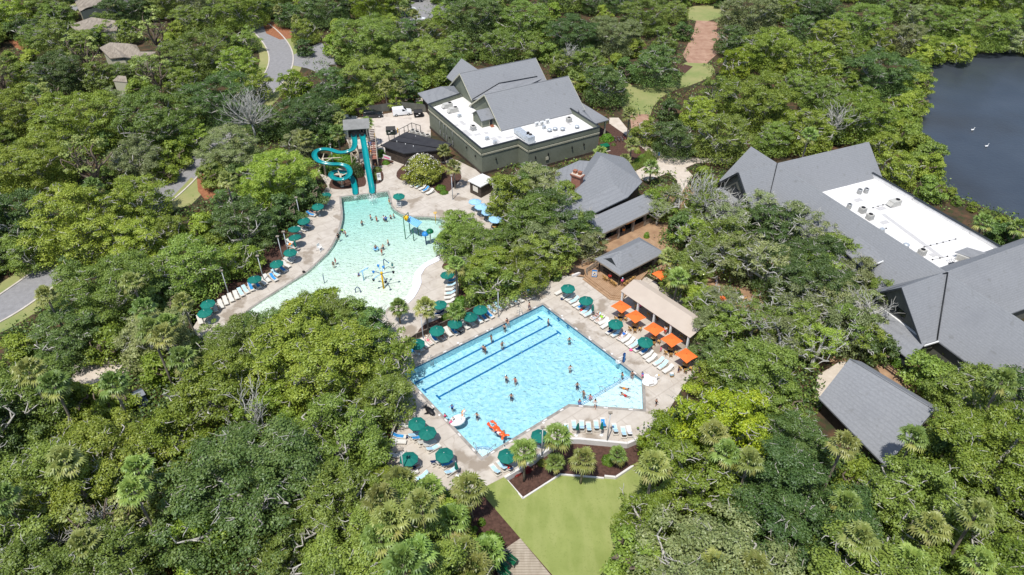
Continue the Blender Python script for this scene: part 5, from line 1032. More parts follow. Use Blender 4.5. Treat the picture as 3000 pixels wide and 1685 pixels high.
for i, (k,x,y,lb,wd) in enumerate(OL):
    q = p(k,x,y,2.35); rz = RAD(37.9)+random.Random(i).uniform(-.08,.08); place(U_O, (q.x,q.y,.01), rz, lb, 'orange square umbrellas beside the shelter')
    place(TB, (q.x+.02,q.y-.35,.01), 0, f'round golden wood table under the {wd} orange umbrella', 'golden pub tables')
    for j, an in enumerate((-150,-95,-30,60)): a = RAD(an); place(CH, (q.x+.85*math.cos(a),q.y-.35+.85*math.sin(a),.01), a+PI, f'golden chair under the {wd} orange umbrella, {["left","front left","front right","rear"][j]} one', 'golden chairs round the pub tables')
for k,x,y,lb in (('X8',880,790,'orange umbrella under the terrace trees left of the dappled clearing'),('X5',2400,1150,'orange umbrella behind the palms right of the bar pavilion'),('Z7',1830,915,'orange umbrella showing at the edge of the shelter trees')):
    q = p(k,x,y,2.35); place(U_O, (q.x,q.y,.01), .6, lb, 'orange umbrellas under the terrace trees')
for i,(k,x,y) in enumerate((('X8',500,990),('X8',700,820),('X8',1380,560),('X8',1180,1010),('X8',2150,920),('X8',1170,730))):
    q = p(k,x,y,.7); place(TBD if i%2 else TB, (q.x,q.y,.01), 0, ['golden wood table just behind the beige shelter','pale table beside the terrace orange umbrella','golden table by two amber chairs under the terrace oaks','pale table at a gap in the middle terrace trees','golden table near the right end of the terrace trees','pale table by the green plant on the terrace'][i], 'tables under the terrace trees')
    for j, an in enumerate((20,200)): a = RAD(an+i*30); place(CH, (q.x+.8*math.cos(a),q.y+.8*math.sin(a),.01), a+PI, f'amber chair {["right","left"][j]} of the {["table just behind the beige shelter","table beside the terrace orange umbrella","golden table by the dappled clearing","table in the middle terrace gap","table near the right end of the terrace","table by the green terrace plant"][i]}', 'chairs under the terrace trees')
q = p('Z6',1765,365,.9); place(TB,(q.x,q.y,.01),0,'round wooden table under the nearest light blue umbrella','golden pub tables')
# tables and guests' chairs under the long shelter
for i in range(4):
    c = Vector((q0.x,q0.y,0)); q = Vector((16.793,86.675,0))+az(52.1)*2.3+az(-37.9)*(-1.9-3.3*i); place(TB, (q.x,q.y,.01), 0, f'round wooden table under the beige shelter in its {ORD[i]} bay from the bar', 'tables under the shelter')
    for j in range(3): a = 2.1*j+i; place(CH, (q.x+.8*math.cos(a),q.y+.8*math.sin(a),.01), a+PI, f'{ORD[j]} wooden chair in the {ORD[i]} shelter bay from the bar, clockwise from the front', 'chairs under the shelter')
# bar stools
for i,(k,x,y,hd) in enumerate((('X5',1050,1215,60),('X5',1100,1250,60),('X5',1215,1310,60),('X5',1275,1350,60),('X5',1310,1375,60),('X5',1520,1370,-30),('X5',1590,1320,-30),('X5',1680,1275,-30),('X5',1740,1230,-30))):
    q = p(k,x,y,1.0); place(CH, (q.x,q.y,.42), rz_of(hd), f'{ORD[i]} golden bar stool round the pavilion counter, counting from the blue sign', 'golden stools round the bar')
# blue and white menu sign on the deck
q = p('X5',810,1225,.42); t = thing('menu_sign', 'blue framed upright sign with white and yellow panels on the bar deck', 'sign', (q.x,q.y,.43), RAD(-8))
mb = MB(); mb.box(-.42,.42,-.03,.03,.05,1.45); part('frame', mb, M['toyblue'], t)
mb = MB(); mb.box(-.36,.36,-.036,-.03,.22,1.2); part('panel', mb, M['white'], t)
mb = MB(); mb.box(-.30,.30,-.04,-.036,.98,1.08); mb.box(-.22,.22,-.04,-.036,.28,.36); part('yellow_band', mb, M['yellow'], t)
mb = MB(); mb.box(-.12,.14,-.041,-.036,.7,.9); mb.box(-.24,-.04,-.041,-.036,.42,.6); mb.box(.05,.26,-.041,-.036,.40,.56); part('blue_picture', mb, M['toynavy'], t)
# lamp poles
def make_lamp(h):
    t = thing('lamp_pole', 'lamp', 'lamp pole'); mb = MB(); mb.tube([(0,0,0),(0,0,h)], [.085,.06], 8); part('pole', mb, M['pole'], t)
    mb = MB(); mb.cbox((0,0,h+.06),.5,.36,.14); part('lamp_head', mb, M['greywood'], t); mb = MB(); mb.lathe([(0,.04),(.16,.04),(.16,0)], 10); part('base', mb, M['metal'], t); return t
LP5 = make_lamp(5.2)
for k,x,y,h,lb in (('Z5',430,850,5.2,'pale lamp pole behind the cream loungers of the curved deck'),('Z5',735,725,5.2,'lamp pole beside the dark shaded umbrella on the curved deck'),('Z5',905,560,5.2,'lamp pole leaning out of the trees by the leaf-shaded umbrella'),('Z5',955,520,5.2,'lamp pole in the trees behind the curved deck umbrellas'),('Z5',1063,230,5.2,'tall lamp pole above the sunny umbrella on the curved deck'),
   ('X7',325,830,5.2,'white lamp pole in front of the lower left green umbrella'),('Y4',1212,378,5.2,'lamp pole standing in the bed between two palms'),('Y4',1703,272,5.2,'lamp pole at the row of loungers above the palm bed'),('Z2',1222,1200,5.2,'lamp pole beside the golden palm near the white roofed hut'),('Y2',480,445,5.2,'lamp pole between the palms left of the railing umbrellas'),
   ('Y2',1298,185,5.2,'lamp pole behind the railing at the middle of its lounger row'),('X6',1270,430,5.2,'lamp pole at the right of the slide tower'),('Z6',1410,800,5.2,'lamp pole beside the tall leaning palm'),('X6',502,545,5.2,'lamp pole behind the upper bend of the spiral slide')):
    q = p(k,x,y,h); place(LP5, (q.x,q.y,0), 0, lb, 'pale lamp poles round the pools')
# railing along the upper side of the lane pool
ra = [p('Y2',250,782,.9), p('Y2',430,655,.9), p('Y2',560,600,.9), p('Y2',900,450,.9), p('Y2',1040,372,.9), p('Y2',1150,325,.9), p('Y2',1360,225,.9), p('Y2',1360,225,.9)+az(52)*.05]
def flatz(l, z=0): return [Vector((q.x,q.y,z)) for q in l]
t = fence('pool_railing', 'long tan topped railing with dark mesh behind the loungers of the lane pool', flatz(ra[:-1]), 1.15, 'greywood', 2.2, (.98,.1), True, infill='darkwood')
fence('pool_railing', 'short railing at the far end of the upper lounger row', flatz([p('Y2',1490,165,1), p('Y2',1595,108,1)]), 1.15, 'greywood', 1.2, (.98,.1), True, infill='darkwood')
fence('pool_railing', 'pale railing at the shaded left edge of the lower deck', flatz([p('X7',270,345,.9), p('X7',175,560,.9), p('X7',95,900,.9)]), 1.1, 'trim', 1.6, (.98,.1), True, infill='darkwood')
fence('screen_fence', 'long olive windscreen fence behind the parked vehicles', flatz([p('X1',1310,1160,1.8),p('X1',1520,1130,1.8),p('X1',1750,1103,1.8),p('X1',2010,1132,1.8)]), 1.9, 'screen', 2.4, (.98,.03), True, infill='screen')
fence('timber_fence', 'dark timber fence left of the olive windscreen', flatz([p('X1',860,1225,1.8),p('X1',960,1235,1.8),p('X1',1110,1190,1.8),p('X1',1310,1162,1.8)]), 1.9, 'darkwood', 2.0, (.95,.2), True, infill='darkwood')
fence('yard_fence', 'black mesh fence round the row of condensers behind the changing block', flatz([p('Z2',690,852,1.6),p('Z2',820,790,1.6),p('Z2',885,755,1.6),p('Z2',958,778,1.6)]), 1.7, 'dark', 1.5, (.98,.05))
fence('yard_fence', 'short black mesh fence between the slide tower and changing block', flatz([p('Z2',560,920,1.6),p('Z2',622,890,1.6)]), 1.7, 'dark', 1.2, (.98,.05))
fence('terrace_railing', 'dark railing behind the beige shelter', flatz([p('X8',150,830,1),p('X8',420,980,1),p('X8',560,1090,1)]), 1.1, 'darkwood', 1.5, (.98,.3,.6))
fence('terrace_railing', 'dark railing on the terrace before the clubhouse', flatz([p('X3',150,1240,1),p('X3',270,1340,1),p('X3',420,1450,1)]), 1.1, 'darkwood', 1.4, (.98,.3,.6))
for i,x in enumerate(((895,822),(935,835),(977,848),(1020,860))): q = p('Z2',*x,.8); ac_unit('box', f'{ORD[i]} small condenser from the left in the fenced yard behind the black roof', (q.x,q.y,.02), RAD(29), 'condensers in the fenced yard')
# white retaining wall and kerb of the palm bed
def lowwall(label, pts, z0, z1, t_=.32):
    t = thing('retaining_wall', label, 'low wall', pts[0]); mb = MB()
    for a, b in zip(pts, pts[1:]): mb.wallq(a, b, z0, z1, t=t_)
    part('wall', mb, M['wallwhite'], t, True)
lowwall('white retaining wall holding the deck above the palm bed', [p('S',*a,.1) for a in ((1478,1398),(1533,1366),(1613,1311),(1640,1292))], -.75, .12)
lowwall('white retaining wall under the loungers above the palm bed', [p('S',*a,.1) for a in ((1656,1284),(1700,1285),(1838,1298),(1880,1280))], -.75, .12)
lowwall('white zigzag kerb between the palm bed and the turf', [p('Y4',x,y,-.6) for x,y in ((935,737),(1068,890),(1340,716),(1655,743))], -.75, -.55, .2)
lowwall('higher white wall end at the right of the palm bed', [p('Y4',x,y,-.4) for x,y in ((1660,728),(1742,736),(1868,652))], -.75, -.35, .25)
lowwall('short white block wall beside the bar steps', [p('Y3',x,y,.4) for x,y in ((455,25),(560,-15))], 0, .45)
# boardwalk with benches
bw = thing('boardwalk', 'weathered board landing at the bottom edge beside the turf', 'boardwalk', p('Y4',1000,1350,-.6))
mb = MB(); mb.prism([(q.x,q.y) for q in [p('Y4',x,y,-.62) for x,y in ((1050,1180),(1290,1470),(1500,1760),(1180,1800),(900,1560),(870,1300))]], -.75, -.62); part('boards', mb, M['boards'], bw, True)
def bench(k, x, y, hd, lb):
    q = p(k,x,y,-.2); t = thing('park_bench', lb, 'bench', (q.x,q.y,-.62), rz_of(hd), 'dark green benches on the boardwalk')
    mb = MB(); [mb.box(-.8,.8,-.25+.11*i,-.17+.11*i,.42,.45) for i in range(5)]; part('seat', mb, M['toygreen'], t)
    mb = MB(); [mb.box(-.8,.8,.28+.03*i,.31+.03*i,.55+.12*i,.63+.12*i) for i in range(4)]; part('backrest', mb, M['toygreen'], t)
    mb = MB(); [mb.box(x_-.03,x_+.03,y_-.03,y_+.03,0,.62 if y_ < 0 else .98) for x_ in (-.78,.78) for y_ in (-.22,.3)]; part('leg', mb, M['dark'], t); mb = MB(); [mb.box(x_-.03,x_+.03,-.27,.3,.62,.66) for x_ in (-.78,.78)]; part('arm', mb, M['dark'], t)
bench('Y4',975,1340,130,'dark green slatted bench on the boardwalk, upper right of the pair'); bench('Y4',930,1365,-50,'dark green slatted bench on the boardwalk, middle one back to back'); bench('Y4',925,1435,130,'dark green bench at the lower left edge of the boardwalk, cut by palms')
# ---- slides
def flume(nm, label, path, r, par, flip=False, rise=.55):
    path = smooth_path(path, 8); n = 11; vs = []; m = len(path); up = Vector((0,0,1))
    for i, q in enumerate(path):
        t = (path[min(i+1,m-1)]-path[max(i-1,0)]).normalized(); s = t.cross(up).normalized(); u = s.cross(t).normalized()
        for k in range(n): a = PI+PI*k/(n-1); vs.append(q+s*math.cos(a)*r+u*(math.sin(a)*r*.85+r*.85))
        for k in range(n-1,-1,-1): a = PI+PI*k/(n-1); vs.append(q+s*math.cos(a)*(r-.05)+u*(math.sin(a)*(r-.05)*.85+r*.85))
    N = 2*n; mb = MB(); mb.add(vs, [(i*N+k,(i+1)*N+k,(i+1)*N+(k+1)%N,i*N+(k+1)%N) for i in range(m-1) for k in range(N)], True); mb.add(vs[:N],[tuple(range(N))]); mb.add(vs[-N:],[tuple(range(N-1,-1,-1))])
    o = part('flume', mb, M['slide'], par, True)
    for j in (n-1, 0):
        e = MB(); e.tube([vs[i*N+j] for i in range(m)], .05, 5); part('edge_rim', e, M['slide'], par, True)
    e = MB()
    for i in range(16, m-8, 24): e.tube([vs[i*N+k]+(vs[i*N+k]-path[i]-Vector((0,0,r*.5)))*.04 for k in range(n)], .03, 4)
    if e.v: part('joint_flange', e, M['slide'], par, True)
    return path
t1 = thing('straight_slide', 'straight steep teal water slide from the tower into the pool', 'water slide', p('X6',1215,1370,0))
flume('f', '', [p('X6',1052,392,6.15), p('X6',1062,450,6.1), p('X6',1105,700,4.5), p('X6',1150,960,2.7), p('X6',1190,1180,1.2), p('X6',1212,1300,.35), p('X6',1220,1375,.05)], .53, t1)
t2 = thing('spiral_slide', 'teal water slide winding in bends and a spiral down to the pool', 'water slide', p('X6',935,1400,0))
SPI = [(905,392,6.15),(915,450,6.05),(930,540,5.75),(900,635,5.4),(790,690,5.1),(650,700,4.85),(500,655,4.6),(360,650,4.35),(265,690,4.15),(245,760,3.95),(300,840,3.7),(400,880,3.45),(540,900,3.2),(680,905,2.95),(790,940,2.7),(840,1010,2.45),(830,1090,2.2),(740,1150,2.0),(620,1155,1.85),(530,1110,1.7),(540,1050,1.5),(620,1020,1.3),(730,1035,1.15),(820,1080,1.0),(885,1150,.75),(915,1240,.45),(930,1330,.15),(935,1395,.05)]
flume('f', '', [p('X6',x,y,z) for x,y,z in SPI], .50, t2)
def support(k, x, y, top, lb, arms):
    b = p(k,x,y,0); t = thing('slide_support', lb, 'support post', b, 0, 'tan steel posts under the spiral slide')
    mb = MB(); mb.tube([(0,0,0),(0,0,top)], .2, 10); part('post', mb, M['tan'], t); mb = MB(); mb.lathe([(0,.12),(.36,.12),(.38,0)], 14); part('footing', mb, M['sand'], t)
    for a, l, z0, z1 in arms: an = RAD(90-a); mb = MB(); mb.tube([(0,0,z0),(l*math.cos(an),l*math.sin(an),z1)], .09, 6); part('arm', mb, M['tan'], t)
support('X6',430,1070,4.0,'left tan post with arms under the upper bend of the spiral slide',[(90,4.0,3.9,4.1),(90,1.9,2.8,4.0),(-90,1.3,3.6,3.9),(0,1.6,3.9,4.2),(-50,1.4,3.0,3.7)])
support('X6',710,1250,2.6,'short tan post standing inside the spiral of the slide',[(60,1.5,2.3,2.6),(-30,1.2,2.3,2.9),(200,1.3,1.4,1.7),(90,1.2,1.6,2.2)])
support('X6',1005,870,4.3,'tan post in front of the slide tower under the first bend',[(-90,1.7,3.9,4.6),(-90,1.7,2.6,4.3),(90,1.0,3.0,3.4)])
tw = thing('slide_tower', 'slide tower with grey metal roof, tan posts and a brown side stair', 'tower', P(*VW['X6'][:2]) if 0 else p('X6',960,860,0))
b0 = Vector((-33.6,134.6,0)); ex, ey = Vector((1,.16,0)).normalized(), Vector((-.16,1,0)).normalized()
TWp = lambda x, y, z: b0+ex*x+ey*y+Vector((0,0,z))
def obox(mb, x0,x1,y0,y1,z0,z1):
    vs = [TWp(x,y,z) for z in (z0,z1) for x,y in ((x0,y0),(x1,y0),(x1,y1),(x0,y1))]; mb.add(vs, [(0,3,2,1),(4,5,6,7),(0,1,5,4),(1,2,6,5),(2,3,7,6),(3,0,4,7)])
mb = MB()
for x in (0,3.9):
    for y in (0,2.8): obox(mb, x-.12,x+.12,y-.12,y+.12,0,8.5)
part('post', mb, M['tan'], tw, True)
mb = MB(); obox(mb,-.2,4.1,-.2,3.1,5.9,6.1); part('platform', mb, M['greywood'], tw, True)
mb = MB(); mb.slab([TWp(-.7,-.9,8.2),TWp(4.6,-.9,8.2),TWp(4.6,1.6,9.3),TWp(-.7,1.6,9.3)], .1); mb.slab([TWp(-.7,1.6,9.3),TWp(4.6,1.6,9.3),TWp(4.6,3.8,8.3),TWp(-.7,3.8,8.3)], .1); part('roof', mb, M['metalroof'], tw, True)
mb = MB()
for x in (0,3.9): obox(mb,x-.03,x+.03,0,2.8,7.0,7.06); obox(mb,x-.03,x+.03,0,2.8,6.1,6.95)
obox(mb,0,3.9,2.78,2.84,6.1,7.05); part('guard_panel', mb, M['screen'], tw, True)
mb = MB()
for z0, z1 in ((.3,2.9),(3.1,5.7)):
    for a, b in (((0,0),(0,2.8)),((3.9,0),(3.9,2.8)),((0,2.8),(3.9,2.8)),((0,0),(1.6,0)),((2.2,0),(3.9,0))):
        mb.tube([TWp(*a,z0),TWp(*b,z1)], .06, 5); mb.tube([TWp(*b,z0),TWp(*a,z1)], .06, 5)
    mb.tube([TWp(0,0,z1),TWp(3.9,0,z1)], .07, 5)
part('brace', mb, M['tan'], tw, True)
st = MB()
for i in range(16): obox(st, 4.3,5.3,3.2-.42*i*.9,3.2-.42*i*.9+.36,5.9-.2*i-.05,5.9-.2*i)
part('stair', st, M['brick'], tw, True)
mb = MB(); obox(mb,4.2,5.5,-3.7,-2.4,2.6,2.75); part('landing', mb, M['brick'], tw, True)
mb = MB()
for x in (4.25,5.45):
    mb.tube([TWp(x,3.4,6.9),TWp(x,-2.5,3.8),TWp(x,-3.7,3.8)], .05, 5); mb.tube([TWp(x,-3.7,0),TWp(x,-3.7,3.8)], .06, 5); mb.tube([TWp(x,-2.4,0),TWp(x,-2.4,3.8)], .06, 5); mb.tube([TWp(x,1,0),TWp(x,1,5.5)], .06, 5)
mb.tube([TWp(4.25,-3.7,3.8),TWp(5.45,-3.7,3.8)], .05, 5); part('handrail', mb, M['tan'], tw, True)
# ---- vehicles
def vehicle(nm, label, body, glass, loc, rz, L, W, H, kind):
    t = thing(nm, label, nm.replace('_',' '), loc, rz); hl = L/2; zb = .28
    if kind == 'van': prof = [(-hl,zb),(-hl,1.75),(-hl+.15,H),(.35,H),(1.15,1.15),(hl-.1,.95),(hl,zb)]
    elif kind == 'suv': prof = [(-hl,zb),(-hl,1.05),(-hl+.4,H-.05),(-hl+.8,H),(.3,H),(1.1,1.05),(hl-.15,.9),(hl,.6),(hl,zb)]
    else: prof = [(-hl,zb),(-hl,.85),(-hl+.7,.95),(-hl+1.3,H),(.3,H),(1.1,.92),(hl-.15,.75),(hl,.5),(hl,zb)]
    def shell(pf, w0, w1): # w depends on z: taper to the roof
        mb = MB(); n = len(pf); wd = lambda z: W/2*(1 if z < 1.0 else 1-.16*(z-1.0)/(max(.1,H-1.0)))
        vs = [(x,-wd(z),z) for x,z in pf]+[(x,wd(z),z) for x,z in pf]; mb.add(vs, [tuple(range(n-1,-1,-1)), tuple(range(n,2*n))]+[(i,(i+1)%n,n+(i+1)%n,n+i) for i in range(n)]); return mb
    me = shell(prof,0,0); bo = part('body', me, body, t); md = bo.modifiers.new('bevel','BEVEL'); md.width = .07; md.segments = 3; md.limit_method = 'ANGLE'; md.angle_limit = RAD(25)
    for x in (-hl+.8, hl-.85):
        for y in (-W/2+.04, W/2-.04):
            mb = MB(); mb.tube([(x,y-.1,.32),(x,y+.1,.32)], .32, 16); wh = part('wheel', mb, M['dark'], t); mb = MB(); sg = 1 if y > 0 else -1; mb.tube([(x,y+sg*.09,.32),(x,y+sg*.12,.32)], .19, 12); part('rim', mb, M['metal'], wh)
    wy = lambda z: W/2*(1-.16*(z-1.0)/(max(.1,H-1.0)))+.012
    for sg in (-1,1):
        for (x0,x1,x2,x3) in (((.0,.95,.3,.0),) if kind == 'van' else ((-hl+.75,-.35,-.35,-hl+1.1 if kind != 'suv' else -hl+.8),(-.25,.85,.25,-.25))):
            z0, z1 = (1.2,H-.28) if kind == 'van' else (1.05,H-.12); mb = MB(); mb.add([(x0,sg*wy(z0),z0),(x1,sg*wy(z0),z0),(x2,sg*wy(z1),z1),(x3,sg*wy(z1),z1)], [(0,1,2,3)] if sg < 0 else [(3,2,1,0)]); part('side_window', mb, glass, t)
    a = [q for q in prof if q[1] == H][-1]; b = prof[prof.index(a)+1]; d = Vector((b[0]-a[0],b[1]-a[1])); nx, nz = -d.y/d.length*.015, d.x/d.length*.015
    mb = MB(); A = (a[0]+d.x*.1+abs(nx), a[1]+d.y*.1+abs(nz)); B = (a[0]+d.x*.9+abs(nx), a[1]+d.y*.9+abs(nz)); mb.add([(A[0],-W*.38,A[1]),(A[0],W*.38,A[1]),(B[0],W*.44,B[1]),(B[0],-W*.44,B[1])], [(3,2,1,0)]); part('windscreen', mb, glass, t)
    for y in (-W*.36,W*.36):
        mb = MB(); mb.cbox((hl-.02,y,.66),.08,.32,.14); part('headlight', mb, M['white'], t); mb = MB(); mb.cbox((-hl-.0,y*1.1,.85),.06,.16,.3); part('tail_light', mb, M['red'], t); mb = MB(); mb.cbox((.75,y*1.45,1.05),.12,.16,.12); part('mirror', mb, body, t)
    return t
M['carblack'] = mat('black_car_paint', (.008,.011,.016), .25, spec=.6, coat=.5); M['carwhite'] = mat('white_car_paint', (.78,.79,.80), .3, coat=.5); M['cargrey'] = mat('grey_car_paint', (.06,.075,.09), .3, coat=.5); M['carblue'] = mat('blue_car_paint', (.02,.12,.2), .3, coat=.5)
q = p('X1',1760,1215,.5); vehicle('delivery_van', 'small white delivery van parked by the windscreen fence', M['carwhite'], M['glass'], (q.x,q.y,0), RAD(14), 4.6, 1.8, 1.9, 'van')
q = p('X1',1442,1240,.5); vehicle('parked_car', 'black estate car parked left of the white van', M['carblack'], M['glass'], (q.x,q.y,0), RAD(10), 4.7, 1.85, 1.65, 'suv')
q = p('X1',1215,1290,.4); vehicle('parked_car', 'dark grey car with only its nose showing behind the palms', M['cargrey'], M['glass'], (q.x-1.0,q.y,0), RAD(10), 4.5, 1.8, 1.45, 'car')
for (k,x,y,r,mt,lb) in (('X1',1800,160,20,'carblue','bluish car in the far car park beside the palm'),('X1',1835,100,20,'carwhite','white car at the far car park behind the palm'),('X1',1935,208,10,'carwhite','white car roof showing below the far car park'),('Z1',290,268,5,'carblue','blue car in deep shade at the upper left drive'),('X1',1225,50,90,'carblack','dark car in shade at the top edge left of the car park'),('X1',1910,2,0,'carblack','black car at the very top edge beside the car park')):
    q = p(k,x,y,.5); vehicle('parked_car', lb, M[mt], M['glass'], (q.x,q.y,0), RAD(r), 4.5, 1.8, 1.45, 'car')
q = p('Y6',865,345,1.0); t = thing('utility_truck', 'dark utility cart with a black open rack in the shade of the lower left wood', 'utility cart', (q.x,q.y,0), RAD(-50))
mb = MB(); mb.box(-1.6,1.6,-.7,.7,.4,.8); mb.box(-1.6,-.2,-.7,.7,.8,1.0); part('body', mb, M['cargrey'], t); mb = MB(); mb.box(-.2,1.0,-.7,.7,1.75,1.82); part('canopy', mb, M['metal'], t); mb = MB(); [mb.tube([(x,y,.8),(x,y,1.78)],.03,5) for x in (-.15,.95) for y in (-.66,.66)]; part('pole', mb, M['dark'], t)
mb = MB(); [mb.tube([(x,y-.1,.3),(x,y+.1,.3)],.3,12) for x in (-1.1,1.1) for y in (-.65,.65)]; part('wheel', mb, M['dark'], t)
# dumpsters
def dumpster(k,x,y,rz,lb,mt):
    q = p(k,x,y,.0); t = thing('dumpster', lb, 'dumpster', (q.x,q.y,.02), rz); mb = MB(); pf = [(-.8,.15),(-.9,1.25),(-.2,1.75),(.9,1.35),(.8,.15)]; n = 5
    mb.add([(-1,a,b) for a,b in pf]+[(1,a,b) for a,b in pf], [tuple(range(n)), tuple(range(2*n-1,n-1,-1))]+[(i,n+i,n+(i+1)%n,(i+1)%n) for i in range(n)]); part('body', mb, mt, t)
    mb = MB(); mb.slab([(-1.04,-.95,1.30),(1.04,-.95,1.30),(1.04,-.2,1.80),(-1.04,-.2,1.80)], .05); mb.slab([(-1.04,-.2,1.80),(1.04,-.2,1.80),(1.04,.95,1.40),(-1.04,.95,1.40)], .05); part('lid', mb, M['dark'], t)
    for x_ in (-1.06,1.06): mb = MB(); mb.box(x_-.06,x_+.06,-.5,.5,.7,.85); part('side_bar', mb, mt, t)
    mb = MB(); mb.box(-.85,.85,-.7,.7,0,.14); part('skid', mb, M['dark'], t); mb = MB(); mb.box(.05,.45,-.93,-.9,.95,1.15); mb.box(-.6,-.1,-.92,-.89,.55,.7) ; part('sticker', mb, M['white'], t)
dumpster('X1',1935,1255,RAD(12),'black dumpster with white stickers beside the hall wall',M['toygreen'] if 0 else M['black']); dumpster('Z2',712,845,RAD(5),'dark green dumpster beside the yard fence',mat('dark_green_steel',(.012,.03,.022),.5))
q = p('X4',735,150,.5); t = thing('utility_box', 'dark green transformer box on a pad at the right corner of the hall', 'utility box', (q.x,q.y,0), RAD(25)); mb = MB(); mb.box(-.9,.9,-.6,.6,.1,1.2); part('cabinet', mb, mat('box_green',(.03,.07,.04),.5), t); mb = MB(); mb.slab([(-.95,-.65,1.2),(.95,-.65,1.2),(.95,.65,1.38),(-.95,.65,1.38)],.06); part('lid', mb, M['toygreen'], t); mb = MB(); mb.box(-1.1,1.1,-.8,.8,0,.1); part('pad', mb, M['sand'], t)
for i,(k,x,y) in enumerate((('Z2',768,835),('Z2',573,880))):
    q = p(k,x,y,0); o = MB(); o.lathe([(.09,0),(.09,1.1),(.05,1.16),(0,1.16)], 10); t = tag(link('bollard', o.mesh('bollard'), M['yellow']), ['yellow bollard at the corner of the condenser yard','yellow bollard right of the slide tower'][i], 'bollard', 'yellow bollards'); t.location = (q.x,q.y,0)
# bikes
q = p('X4',930,40,.4); rk = thing('bike_rack', 'low metal bicycle rack at the path beside a palm', 'bike rack', (q.x,q.y,.01), RAD(20))
mb = MB(); [mb.tube([(x,-.3,0),(x,-.3,.7),(x,.3,.7),(x,.3,0)],.025,5) for x in (-1.2,-.4,.4,1.2)]; part('rack_bar', mb, M['metal'], rk)
def bike(loc, rz, mt, lb):
    t = thing('bicycle', lb, 'bicycle', loc, rz, 'bicycles at the rack')
    for x in (-.52,.52): mb = MB(); me = MB().torus((0,0,0), .32, .025, 18, 5); mb.add([(v[0]+x, v[2], v[1]+.34) for v in me.v], me.f, True); part('wheel', mb, M['dark'], t)
    mb = MB(); mb.tube([(-.52,0,.34),(-.1,0,.32),(-.18,0,.8),(-.52,0,.34)],.02,5); mb.tube([(-.1,0,.32),(.36,0,.78),(-.17,0,.74)],.02,5); mb.tube([(.52,0,.34),(.34,0,.95)],.02,5); part('frame', mb, mt, t)
    mb = MB(); mb.tube([(.34,-.25,.97),(.34,.25,.97)],.018,5); part('handlebar', mb, M['metal'], t); mb = MB(); mb.cbox((-.2,0,.84),.24,.12,.05); part('saddle', mb, M['dark'], t)
for i in range(4): bike((q.x-1.1+.75*i,q.y+.1*i,.01), RAD(110+8*i), [M['dark'],M['toynavy'],M['metal'],M['red']][i], ['black','navy','silver','dark red'][i]+' bicycle in the rack beside the palm path')
# ---- water play things
def p0(k,x,y): return p(k,x,y,-.05)
q = p0('Z6',720,945); t = thing('bucket_tree', 'yellow splash post with blue arms carrying tipping buckets in the wading pool', 'splash toy', (q.x,q.y,-.3))
mb = MB(); mb.tube([(0,0,0),(0,0,3.3)], .15, 10); part('post', mb, M['yellow'], t); mb = MB(); mb.ball((0,0,3.3),.24); part('hub', mb, M['yellow'], t)
for i,(a,l,dz) in enumerate(((20,1.9,-.1),(80,1.1,.6),(150,1.7,-.2),(215,1.5,-.5),(300,1.5,-.6),(120,1.2,.9))):
    an = RAD(a); x, y = l*math.cos(an), l*math.sin(an); mt = M['toysky'] if i % 2 else M['toynavy']
    mb = MB(); mb.tube([(0,0,3.1),(x*.6,y*.6,3.2+dz*.4),(x,y,3.1+dz)], .055, 7); ar = part('arm', mb, mt, t); mb = MB(); mb.lathe([(.0,2.85+dz),(.14,2.85+dz),(.22,3.2+dz),(.19,3.2+dz),(.12,2.9+dz)], 12, (x,y,0)); o = link('bucket', mb.mesh('bucket'), M['dark'] if i in (0,3,4) else M['toyblue'], ar)
q = p0('Z6',728,760); t = thing('spray_pipe', 'bent navy spray pipe standing behind the bucket post', 'splash toy', (q.x,q.y,-.3)); mb = MB(); mb.tube([(0,0,0),(0,0,2.0),(.1,0,2.2),(.9,-.3,1.6)], .07, 8); part('pipe', mb, M['toynavy'], t); mb = MB(); mb.ball((.9,-.3,1.6),.1); part('nozzle', mb, M['toyblue'], t)
q = p0('Z6',532,865); t = thing('spray_pipe', 'sky blue curved spray bar with crosspieces left of the bucket post', 'splash toy', (q.x,q.y,-.3)); mb = MB(); mb.tube([(0,0,0),(0,0,1.6),(-.1,.1,1.9)], .08, 8); part('post', mb, M['toysky'], t); mb = MB(); mb.tube([(-.5,-.1,1.7),(.3,.3,2.1),(.9,.5,2.3)], .06, 7); [mb.tube([(x-.1,.1+x*.4-.3,1.95+x*.2),(x+.1,.1+x*.4+.4,1.95+x*.2)], .04, 6) for x in (-.2,.3,.8)]; part('spray_bar', mb, M['toysky'], t)
q = p0('Z6',480,985); t = thing('spray_hoop', 'small navy hoop half hidden by the oak at the wading pool', 'splash toy', (q.x,q.y,-.3)); mb = MB(); mb.tube(smooth_path([(-.4,0,0),(-.35,0,.9),(0,0,1.3),(.35,0,.9),(.4,0,0)],5), .07, 7); part('hoop', mb, M['toynavy'], t); mb = MB(); mb.lathe([(0,.06),(.14,.06),(.14,0)],10,(-.4,0,0)); part('base', mb, M['toyblue'], t)
q = p0('Z5',1303,945); t = thing('spray_pipe', 'short dark pipe rising behind the top of the central oak', 'splash toy', (q.x,q.y,-.3)); mb = MB(); mb.tube([(0,0,0),(0,0,1.7)], .06, 7); part('post', mb, M['toynavy'], t); mb = MB(); mb.ball((0,0,1.7),.09); part('nozzle', mb, M['toynavy'], t)
